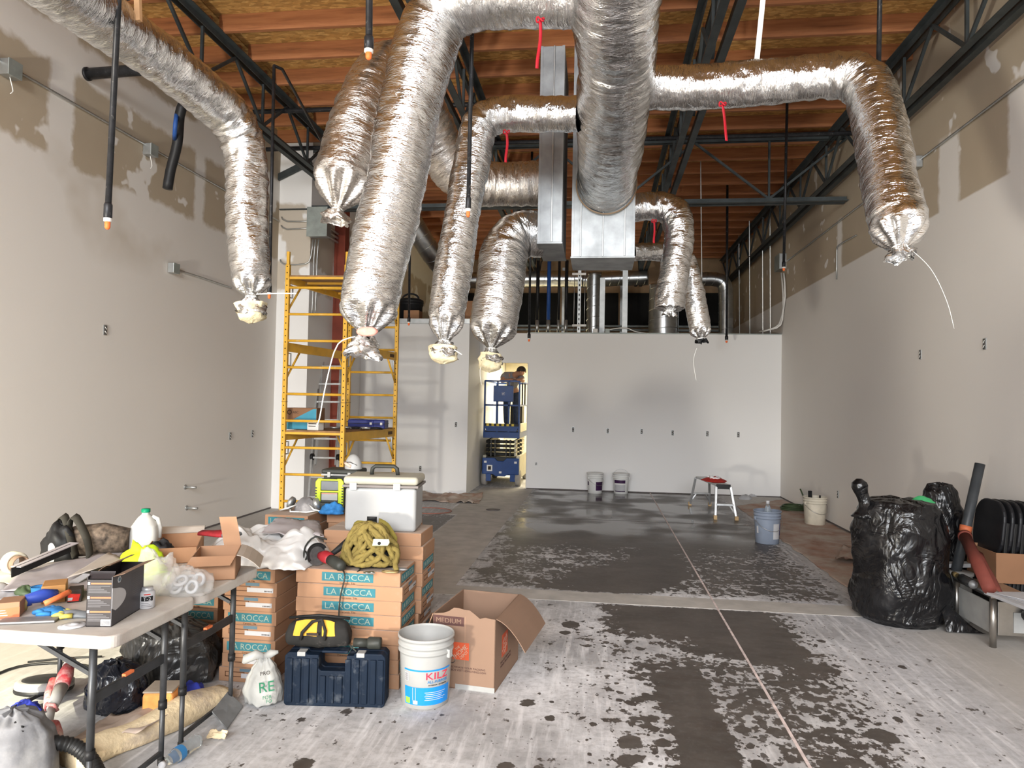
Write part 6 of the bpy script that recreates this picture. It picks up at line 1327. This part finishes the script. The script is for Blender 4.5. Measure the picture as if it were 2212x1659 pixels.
# angle grinder
gq = P(715, 1195, 3.98); gq.z = ZS
gr = thing('angle_grinder', gq, 'red and black angle grinder lying on the front tile stack', 'grinder', rz=R_(-22))
mat('grind_red', (.30, .018, .025), .45, dust=(.35, .28, .26), dscale=20, dlo=.58, dhi=.8); mat('disc_grey', (.075, .07, .068), .85, var=.3, vs=30)
Rd = Matrix.Rotation(R_(76), 3, 'Y') @ Matrix.Rotation(R_(14), 3, 'X')
MB().lathe([(0, -.002), (.062, -.002), (.062, .002), (0, .002)], (-.085, -.03, .064), 36, Rd).build('cutting_disc', 'disc_grey', gr, smooth=False)
MB().lathe([(.0, -.012), (.014, -.010), (.014, .004), (0, .004)], (-.088, -.03, .064), 16, Rd).build('disc_nut', 'lift_dark', gr, smooth=True)
MB().grid(lambda u, v: Vector((-.085, -.03, .064))+Rd @ Vector((math.cos(2.0+u*3.2)*(.05+.02*min(1, v*2)), math.sin(2.0+u*3.2)*(.05+.02*min(1, v*2)), .006+.02*max(0, v-.5)-.03*max(0, v-.5)*0)), 20, 5).build('guard', 'lift_dark', gr, smooth=True)
MB().tube([(-.07, -.02, .062), (-.03, -.02, .060), (.0, -.02, .055), (.03, -.03, .05)], [.022, .036, .036, .030], 16).build('gear_head', 'grind_red', gr, smooth=True)
MB().tube([(.025, -.03, .05), (.08, -.045, .042), (.13, -.06, .036), (.155, -.068, .034)], [.031, .034, .032, .024], 16).build('motor_body', 'lime_dark', gr, smooth=True)
MB().tube([(.0, .0, .07), (.025, .06, .11), (.045, .11, .15), (.05, .12, .16)], [.014, .020, .021, .012], 12).build('side_handle', 'strap_black', gr, smooth=True)
gw = gr.location
cordp = [P(772, 1240, 3.86), P(778, 1222, 3.92), P(762, 1212, 4.0), P(738, 1215, 3.95), P(745, 1245, 3.88), P(735, 1290, 3.875), P(732, 1340, 3.87), P(738, 1370, 3.80), P(757, 1395, 3.72), P(775, 1412, 3.70)]
cordp[0].z = cordp[1].z = cordp[2].z = cordp[3].z = ZS+.01
o = tubepath(MB(), cordp, .0042, .02, 8).build('power_cord', 'lime_dark', gr, smooth=True); o.matrix_parent_inverse = (Matrix.Translation(gw) @ Matrix.Rotation(R_(-22), 4, 'Z')).inverted()
one('extension_cable', tubepath(MB(), [P(612, 1165, 4.1), P(630, 1158, 4.1), P(655, 1185, 4.05), P(664, 1200, 4.0), P(655, 1215, 3.95), P(660, 1180, 4.05), P(680, 1160, 4.1), P(705, 1165, 4.05)], .0055, .02, 8), 'lime_dark', 'black cable looping over the white coverall', 'cord', smooth=True)
# ------------------------------------------------------------------ in front of the stacks
mat('case_blue', (.0045, .011, .024), .62, var=.15, dust=(.075, .085, .10), dscale=11, dlo=.55, dhi=.78, spec=.16)
A, B, Cc = PZ(612, 1524), PZ(830, 1530), None
d = (B-A); rz = math.atan2(d.y, d.x); L = .545
cs = thing('power_tool_case', A, 'dusty dark blue ribbed tool case standing on the floor', 'case', rz=rz)
Hc = .285; D = .125
ol = [(0, .012), (.012, 0), (L-.012, 0), (L, .012), (L, Hc-.02), (L-.02, Hc), (.375, Hc), (.375, Hc-.012), (.335, Hc-.012), (.335, Hc-.095), (.20, Hc-.095), (.185, Hc-.085), (.185, Hc-.012), (.12, Hc-.012), (.115, Hc), (.02, Hc), (0, Hc-.02)]
for k, (y0, y1) in enumerate(((0, .060), (.065, D))): MB().prism(ol, fr((0, y1, 0), (1, 0, 0), (0, 0, 1)), y1-y0).build('shell_half', 'case_blue', cs, bev=.006)
for x in (.03, .075, .12, .165, .21, .255, .30, .345, .39, .435, .48, .52):
    h2 = Hc-.12 if .18 < x < .345 else Hc-.03
    MB().bx(x-.016, x+.016, -.009, .002, .02, h2).build('rib', 'case_blue', cs, bev=.004)
MB().bx(.19, .335, .03, .095, Hc-.012, Hc+.002).build('handle_bar', 'case_blue', cs, bev=.006)
for x in (.09, .41): MB().bx(x-.022, x+.022, -.004, .05, Hc-.02, Hc+.004).build('latch', 'panel_grey', cs, bev=.003)
# yellow and black tool bag on the case
mat('bag_dark', (.018, .017, .016), .85, var=.25, vs=20, dust=(.15, .13, .12), dscale=10, dlo=.62, dhi=.85); mat('bag_yellow', (.68, .36, .04), .8, var=.15)
bo_ = Vector((A.x, A.y, 0))+Matrix.Rotation(rz, 3, 'Z') @ Vector((.155, .095, 0)); db = thing('tool_bag', bo_+Vector((0, 0, Hc)), 'black and yellow zip tool bag lying on the blue case', 'bag', rz=rz)
def bagfn(u, v):
    a = u*6.28318; x = -.175+.35*v; e = (1-abs(v-.5)*2)**.35 if 0 < v < 1 else 0
    c, s = math.cos(a), math.sin(a); yy = c*.065*(.55+.45*e)*(abs(c)**-.3 if abs(c) > .05 else 1); z = .075+s*.075*(.7+.3*e)+(.018*max(0, s)*math.sin(v*3.14))
    return Vector((x*(1-.10*max(0, s)), yy, max(.001, z)+.006*noise.noise(Vector((x*14, c*3, s*3)))))
mb = MB().grid(bagfn, 32, 24, True); mb.f.append(tuple(range(32))[::-1]); mb.f.append(tuple(23*32+k for k in range(32))); mb.build('body', 'bag_dark', db, smooth=True)
def patch(v0, v1, u0, u1, m_, nm): MB().grid(lambda u, v: bagfn(u0+(u1-u0)*v, v0+(v1-v0)*u)+Vector((0, -.003, .003)), 10, 8).build(nm, m_, db, smooth=True)
patch(.14, .52, .33, .50, 'bag_yellow', 'yellow_panel'); patch(.60, .80, .33, .50, 'bag_yellow', 'yellow_panel')
MB().tube([Vector((-.08, -.068, .06)), Vector((-.07, -.078, .10)), Vector((-.02, -.06, .155)), Vector((.03, -.055, .165)), Vector((.055, -.072, .11)), Vector((.05, -.070, .06))], .009, 8).build('carry_handle', 'bag_dark', db, smooth=True); MB().tube([Vector((-.165, 0, .155)), Vector((0, 0, .172)), Vector((.17, 0, .158))], .008, 8).build('zip', 'strap_black', db, smooth=True)
MB().bx(-.045, .02, -.0805, -.079, .085, .10).build('woven_tag', 'ink', db)
fq = bo_+Matrix.Rotation(rz, 3, 'Z') @ Vector((.20, -.02, Hc+.034)); fx = Vector((math.cos(rz), math.sin(rz), 0))
fl_ = thing('flashlight', fq, 'black flashlight lying on the blue case beside the bag', 'flashlight', world=True); MB().tube([fq, fq+fx*.075], .024, 18).build('barrel', 'lime_dark', fl_, smooth=True); MB().tube([fq+fx*.075, fq+fx*.085, fq+fx*.14, fq+fx*.15], [.026, .033, .033, .030], 20).build('head', 'lime_dark', fl_, smooth=True)
# white shopping bag
q = PZ(568, 1518); wb_ = thing('plastic_bag', q, 'tied white shopping bag with green lettering beside the blue case', 'bag'); mat('bag_white', (.42, .42, .40), .5, var=.06, bp=.35, bs=14); mat('bag_green', (.02, .16, .08), .6)
bag('b', None, [(.06, 0), (.105, .02), (.115, .08), (.10, .14), (.075, .19), (.04, .235), (.02, .25)], '', 5.2, .92, .8, amp=.035).build('sack', 'bag_white', wb_, smooth=True)
MB().tube([Vector((0, 0, .245)), Vector((-.04, -.01, .26)), Vector((-.095, -.02, .235)), Vector((-.105, -.03, .215))], [.018, .026, .024, .008], 12).build('knot_ear', 'bag_white', wb_, smooth=True); MB().tube([Vector((0, 0, .245)), Vector((.04, .0, .268)), Vector((.075, .01, .275))], [.018, .022, .008], 12).build('knot_ear', 'bag_white', wb_, smooth=True)
def bagtext(s, x, z, w_, m_): 
    text(s, fr((x, -.0985+.28*abs(x)*.55-.012*(1 if z < .1 else 0)+max(0, z-.12)*.24, z), (1, .45*(1 if x > 0 else -1), .10), (0, .15, 1)), w_, m_, wb_)
bagtext('RE', .062, .125, .075, 'bag_green'); bagtext('PRO', .045, .19, .05, 'ink'); bagtext('FOR', .072, .075, .045, 'bag_green'); bagtext('FO', .082, .055, .028, 'bag_green')
# paint bucket
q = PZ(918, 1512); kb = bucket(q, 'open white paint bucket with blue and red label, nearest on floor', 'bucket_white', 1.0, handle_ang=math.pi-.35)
mat('label_blue', (.012, .21, .60), .45, var=.06); mat('label_red', (.65, .03, .07), .5); mat('label_sky', (.04, .20, .45), .5); mat('label_lime', (.25, .68, .06), .5)
cv = math.atan2(-q.y, -q.x)
a0, a1 = cv-.92, cv+1.15
wraplabel(kb, a0, a1, .025, .120, 'label_blue', 'label_block'); wraplabel(kb, a0, a1, .205, .214, 'label_blue', 'label_stripe'); wraplabel(kb, a0+.05, a0+.28, .03, .062, 'label_lime', 'lime_tag', off=.002); wraplabel(kb, a0+.02, a0+.22, .15, .195, 'label_white', 'barcode', off=.0018)
for k in range(8): wraplabel(kb, a0+.04, a0+.18, .153+k*.005, .155+k*.005, 'ink', 'bar', off=.0022, n=4)
def wraptext(s, amid, zc, hgt, aw, m_):          # bend the lettering round the pail
    if s not in TXT: bpy.data.objects.remove(text(s, Matrix.Identity(4), 1, m_, kb))
    me, x0, x1, y0, y1 = TXT[s]; m2 = me.copy()
    for v in m2.vertices:
        u_ = (v.co.x-(x0+x1)/2)/(x1-x0); w_ = (v.co.y-(y0+y1)/2)/(y1-y0); z = zc+w_*hgt; rr = .130+(.013)*(z/.275)+(.0026 if v.co.z > 0 else .0012); a = amid+u_*aw
        v.co = (math.cos(a)*rr, math.sin(a)*rr, z)
    o = bpy.data.objects.new('lettering', m2); C.objects.link(o); m2.materials.clear(); m2.materials.append(MATS[m_]); o.parent = kb
wraptext('KILZ', cv+.50, .181, .036, .95, 'label_red'); wraptext('ALL-PURPOSE', cv+.52, .150, .014, .88, 'label_sky'); wraptext('INTERIOR / EXTERIOR', cv+.52, .132, .006, .80, 'ink')
for k in range(5): wraplabel(kb, cv-.02+.04*(k % 2), cv+.88-.08*(k % 3), .092-k*.010, .095-k*.010, 'label_white', 'text_line', off=.002, n=8)
for k in range(2): wraplabel(kb, a0+.40+k*.12, a0+.42+k*.12, .05, .118, 'label_white', 'drip_line', off=.002, n=3)
wraplabel(kb, a0+.42, a0+.62, .03, .05, 'label_white', 'drip_splash', off=.002, n=5)
for k in range(14): wraplabel(kb, a0-.75, a0-.30-.05*(k % 3), .05+k*.012, .053+k*.012, 'panel_grey', 'text_line', off=.0015, n=6)
# moving carton
mat('moving_card', (.235, .148, .102), .82, var=.06, vs=3); mat('moving_inner', (.36, .215, .14), .85, var=.08); mat('maroon_ink', (.085, .040, .035), .8); mat('orange_ink', (.55, .09, .035), .7); mat('logo_pale', (.50, .36, .27), .8)
A, B, Cc = PZ(1068, 1498), PZ(926, 1489), PZ(1119, 1424)
t, lx, ly = boxon('moving_carton', A, B, Cc, 0, 'open brown moving carton with orange logo behind the paint bucket', 'carton', None)
mh = .415; th = .005
for (x0, x1, y0, y1) in ((0, lx, 0, th), (0, lx, ly-th, ly)): MB().bx(x0, x1, y0, y1, 0, mh).build('side', 'moving_card', t)
sides = [MB().bx(lx-th, lx, th, ly-th, 0, mh).build('side', 'moving_card', t)]
Ff = fr((0, ly, 0), (0, -1, 0), (0, 0, 1))
top = [(0, 0), (ly, 0), (ly, mh)] + [(ly*(1-k/12), mh+(.045*math.sin((k/12-.25)*math.pi*1.6) if .25 < k/12 < .87 else 0)+.005*((k*7) % 3-1)) for k in range(1, 12)] + [(0, mh)]
MB().prism(top, Ff @ Matrix.Translation((0, 0, -th)), th).build('front', 'moving_card', t); MB().bx(0, lx, 0, ly, 0, th).build('bottom', 'moving_inner', t)
# flaps: the right one folded outwards, the left hanging down
MB().sheet(lambda u, v: Vector((lx*u, -.003-.17*v, mh-.05*v-.12*v*v)), 5, 7, .004).build('flap', 'moving_card', t)
MB().sheet(lambda u, v: Vector((lx*u, ly+.003+.06*v, mh-.16*v)), 5, 5, .004).build('flap', 'moving_inner', t)
md = MB().prism([(.003, mh-.058), (ly*.50, mh-.058), (ly*.50, mh-.006), (.003, mh-.006)], Ff, .0008).build('size_band', 'maroon_ink', t)
text('MEDIUM', Ff @ Matrix.Translation((ly*.255, mh-.032, .0012)), ly*.40, 'moving_card', t, height=.027)
def logo(M, s):
    MB().prism([(-s/2, -s/2), (s/2, -s/2), (s/2, s/2), (-s/2, s/2)], M, .0008).build('logo_square', 'orange_ink', t)
    Mr = M @ Matrix.Translation((0, 0, .0009)) @ Matrix.Rotation(R_(42), 4, 'Z')
    text('THE', Mr @ Matrix.Translation((-s*.05, s*.27, 0)), s*.34, 'logo_pale', t, height=s*.13); text('HOME', Mr, s*.92, 'logo_pale', t, height=s*.26); text('DEPOT', Mr @ Matrix.Translation((s*.02, -s*.27, 0)), s*.62, 'logo_pale', t, height=s*.17)
logo(Ff @ Matrix.Translation((ly*.46, mh*.52, 0)), .098); Fr = fr((0, 0, 0), (1, 0, 0), (0, 0, 1)); logo(Fr @ Matrix.Translation((lx*.38, mh*.52, 0)), .13)
text('TO ESTIMATE YOUR PACKING', Ff @ Matrix.Translation((ly*.54, mh*.295, .0010)), ly*.62, 'maroon_ink', t, height=.010); text('NEEDS VISIT HDMOVING.COM', Ff @ Matrix.Translation((ly*.56, mh*.255, .0010)), ly*.60, 'maroon_ink', t, height=.011)
for k in range(2): text(('TO ESTIMATE', 'YOUR PACKING')[k], Fr @ Matrix.Translation((lx*.42, mh*(.30-.05*k), .0010)), lx*.42, 'maroon_ink', t, height=.013)
MB().bx(-.0012, 0, 0, ly*.62, -.0, .028).build('tape_strip', 'panel_grey', t)
for y in (ly*.48, ): MB().bx(-.0008, 0, y-.001, y+.001, .05, mh).build('seam', 'moving_inner', t)
# ------------------------------------------------------------------ under the tables
bagmat('navy_bag', (.006, .008, .014), .22); bagmat('grey_bag', (.028, .028, .028), .28)
for (x, y, prof, sx, sy, l, m_, sd) in ((250, 1530, [(.12, 0), (.155, .03), (.16, .12), (.13, .20), (.07, .245), (.01, .25)], 1.0, .8, 'dark glossy bag under the near table, front one', 'navy_bag', 2.2), (370, 1460, [(.22, 0), (.27, .03), (.27, .16), (.22, .27), (.12, .33), (.02, .34)], 1.0, .8, 'large black bag behind the table legs, rear one', 'grey_bag', 7.7)):
    t = thing('trash_bag', PZ(x, y), l, 'bag', 'black trash bags'); bag('b', None, prof, '', sd, sx, sy, amp=.07).build('sack', m_, t, smooth=True)
mat('foam_orange', (.82, .34, .10), .9, var=.15, vs=30, bp=.3, bs=30); mat('foam_top', (.40, .33, .26), .9)
q = PZ(344, 1556); fb = thing('foam_block', q, 'orange foam block with dusty top under the near table', 'foam block', rz=R_(12)); MB().bx(-.075, .075, -.04, .12, 0, .15).build('block', 'foam_orange', fb, bev=.02, seg=3); MB().bx(-.073, .073, -.035, .115, .1485, .158).build('dusty_skin', 'foam_top', fb, bev=.004)
heap('blue_cloth', PZ(412, 1518), .12, .08, .10, 51, mat('cobalt', (.03, .045, .34), .75, var=.2), 'bundled blue cloth behind the orange foam', 'cloth', amp=.3)
mat('batting', (.70, .56, .36), .95, var=.12, vs=14, bp=.5, bs=40, dust=(.36, .29, .23), dscale=4, dlo=.52, dhi=.7)
bp_ = [PZ(150, 1665), PZ(235, 1625), PZ(320, 1590), PZ(400, 1553), PZ(480, 1515)]
mb = MB().tube([p+Vector((0, 0, .035)) for p, _ in spline([(p, 1) for p in bp_], .04)], .085, 18)
for v in mb.v: v.z = max(.002, v.z*.85+.03*noise.noise(v*5)); v.y += .03*noise.noise(v*4+Vector((3, 0, 0)))
one('batting_roll', mb, 'batting', 'flattened cream batting roll lying along the table legs', 'batting', smooth=True)
papersheet('card_sheet', (PZ(150, 1600, .03), PZ(300, 1580, .10), PZ(430, 1500, .09), PZ(240, 1540, .03)), 'dirty grey cardboard sheet covering the batting roll', 'carton_top', .03, .004, 14, nu=20, nv=14)
mat('slate_tile', (.17, .175, .18), .6, var=.15, vs=14)
a, b, c, d = PZ(458, 1540, .06), PZ(490, 1577, .004), PZ(525, 1528, .004), PZ(492, 1497, .075)
mb = MB(); e = Vector((.0, .0, .009)); mb.add([a, b, c, d, a+e, b+e, c+e, d+e], [(3, 2, 1, 0), (4, 5, 6, 7), (0, 1, 5, 4), (1, 2, 6, 5), (2, 3, 7, 6), (3, 0, 4, 7)]); one('loose_tile', mb, 'slate_tile', 'loose grey slate tile propped in front of the white bag', 'tile')
for i, (x, y) in enumerate(((500, 1495), (470, 1585))): papersheet('torn_card', (PZ(x-25, y+8, .01), PZ(x+15, y+12, .01), PZ(x+22, y-6, .05), PZ(x-15, y-10, .03)), '%s scrap of torn card by the loose tile' % ('dark' if i == 0 else 'cream'), 'carton_top' if i == 0 else 'batting', .012, .003, 20+i, cat='scrap')
# crushed water bottle
a, b = PZ(352, 1652, .034), PZ(428, 1598, .034); dv = (b-a).normalized(); wbt = thing('water_bottle', a, 'clear plastic water bottle lying on the floor at the bottom edge', 'bottle', 'clear bottles', world=True)
Lb = min((b-a).length, .24)
MB().tube([a+dv*(Lb*k) for k in (0, .06, .10, .22, .34, .36, .40, .45, .50, .55, .60, .66, .72, .78, .84, .90, .97, 1.0)], [.012, .013, .013, .027, .032, .032, .031, .032, .030, .032, .030, .032, .030, .032, .030, .032, .031, .024], 20).build('body', 'clear_pet', wbt, smooth=True); MB().tube([a-dv*.012, a+dv*.008], .0155, 16).build('cap', 'label_white', wbt, smooth=True); MB().tube([a+dv*Lb*.345, a+dv*Lb*.50], .0332, 22, cap=False).build('label', 'label_sky', wbt, smooth=True)
# drywall sander with round head
mat('sander_red', (.42, .045, .055), .55, var=.15, dust=(.60, .50, .46), dscale=8, dlo=.42, dhi=.66); mat('sander_grey', (.34, .33, .32), .6, var=.12)
q = PZ(95, 1505); sd_ = thing('drywall_sander', q, 'long reach drywall sander with round dusty head under the tables', 'sander', world=True); q.z = .05
Rt = Matrix.Rotation(R_(-8), 3, 'X')
MB().lathe([(.135, 0), (.140, .01), (.138, .035), (.118, .045)], q, 40, Rt).build('brush_skirt', 'sander_grey', sd_, smooth=True); MB().lathe([(.118, .043), (.09, .050), (0, .055)], q, 36, Rt).build('head_cover', 'lift_dark', sd_, smooth=True); MB().lathe([(.138, -.012), (.141, -.004), (.141, .008), (.138, .010)], q, 40, Rt).build('sanding_pad', 'black', sd_, smooth=True)
h0, h1, h2, h3 = P(148, 1440, 3.42), P(132, 1485, 3.30), P(112, 1530, 3.12), P(104, 1570, 2.98)
MB().tube([h0, h0.lerp(h1, .4), h1], [.028, .038, .035], 16).build('motor_housing', 'sander_red', sd_, smooth=True); MB().tube([h0+(h0-h1).normalized()*.045, h0], [.026, .030], 16).build('motor_cap', 'sander_grey', sd_, smooth=True)
MB().tube([h1, h2], [.033, .024], 16).build('neck', 'sander_grey', sd_, smooth=True); MB().tube([h2+Vector((-.03, 0, -.01)), h2+Vector((-.02, -.01, .022)), h2+Vector((.02, -.01, .022)), h2+Vector((.03, 0, -.01))], .009, 8).build('red_clip', 'sander_red', sd_, smooth=True)
MB().tube([h2, h3], .017, 14).build('tube', 'sander_grey', sd_, smooth=True); MB().tube([h1.lerp(h0, .5)+Vector((-.045, -.02, -.01)), h1+Vector((-.05, -.02, -.03)), h2+Vector((-.035, .01, .0))], [.022, .022, .016], 14).build('gear_arm', 'sander_red', sd_, smooth=True)
g4 = P(112, 1590, 2.95); MB().tube([h3, h3.lerp(g4, .5)+Vector((0, 0, .02)), g4, g4+Vector((.06, -.05, -.03))], [.022, .040, .045, .038], 16).build('handle_body', 'sander_red', sd_, smooth=True)
one('blue_wrap', blob(PZ(52, 1546), .07, .06, .075, 61, .35), 'cobalt', 'crumpled blue plastic beside the sander head', 'wrap', smooth=True)
# dusty vacuum and hose at the bottom left corner
mat('dusty_grey', (.20, .20, .21), .85, var=.18, vs=7, dust=(.30, .295, .29), dscale=6, dlo=.45, dhi=.7, bp=.3, bs=20)
vq = PZ(22, 1690); vv = thing('shop_vacuum', vq, 'dusty grey shop vacuum at the bottom left corner', 'vacuum')
bag('b', None, [(.15, 0), (.18, .03), (.18, .12), (.165, .20), (.12, .265), (.06, .30), (.01, .305)], '', 9.9, 1, .9, amp=.025).build('drum', 'dusty_grey', vv, smooth=True)
for k in range(6): MB().box((.085+.004*k, -.06-.004*k, .275-.016*k), (.045, .006, .006), Matrix.Rotation(R_(25), 3, 'Y')).build('vent_slot', 'lift_dark', vv)
MB().lathe([(.03, 0), (.034, .01), (.02, .03), (0, .032)], (.02, -.16, .16), 18, Matrix.Rotation(R_(75), 3, 'X')).build('latch_knob', 'dusty_grey', vv, smooth=True)
hps = [PZ(88, 1600, .16), PZ(120, 1604, .15), PZ(160, 1612, .12), PZ(195, 1640, .08), PZ(215, 1680, .05)]
qs = spline([(p, 1) for p in hps], .006); mb = MB().tube([p for p, _ in qs], [.030+.0028*math.sin(i*2.1) for i in range(len(qs))], 18)
one('vacuum_hose', mb, 'lift_dark', 'ribbed dark grey vacuum hose curving past the batting roll', 'hose', smooth=True)
one('floor_cable', tubepath(MB(), [PZ(-20, 1462, .01), PZ(40, 1440, .01), PZ(130, 1432, .01), PZ(230, 1443, .01), PZ(300, 1440, .01)], .008, .05, 8), 'lift_dark', 'dark cable lying on the bright floor under the tables, nearer', 'cable', 'cables under the tables', smooth=True)
one('floor_cable', tubepath(MB(), [PZ(60, 1430, .01), PZ(140, 1422, .01), PZ(220, 1418, .01)], .006, .05, 8), 'lift_dark', 'thin dark cable lying on the bright floor under the tables, farther', 'cable', 'cables under the tables', smooth=True)
one('thin_cable', tubepath(MB(), [PZ(0, 1545, .06), PZ(22, 1532, .09), PZ(35, 1545, .12), PZ(50, 1580, .14), PZ(75, 1598, .17)], .005, .02, 8), 'lift_dark', 'thin dark cable rising to the shop vacuum', 'cable', smooth=True)

# two unseen sacks added left of the frame, shaped to shade the right wall
for x, y, prof, l, sd in ((-1.36, 1.02, [(.20, 0), (.25, .05), (.25, .35), (.245, .70), (.20, .95), (.10, 1.08), (.075, 1.16), (.085, 1.26), (.02, 1.30)], 'tall unseen black bag with bunched neck added to shade the right wall', 3.7), (-1.02, .42, [(.20, 0), (.25, .05), (.26, .40), (.26, .85), (.23, 1.05), (.14, 1.18), (.02, 1.22)], 'tall full unseen black bag beside the camera, added to shade the right wall', 6.9)):
    t = thing('trash_bag', (x, y, 0), l, 'bag', 'black trash bags'); bag('b', None, prof, '', sd, .95, .95, amp=.03).build('sack', 'black_bag', t, smooth=True)
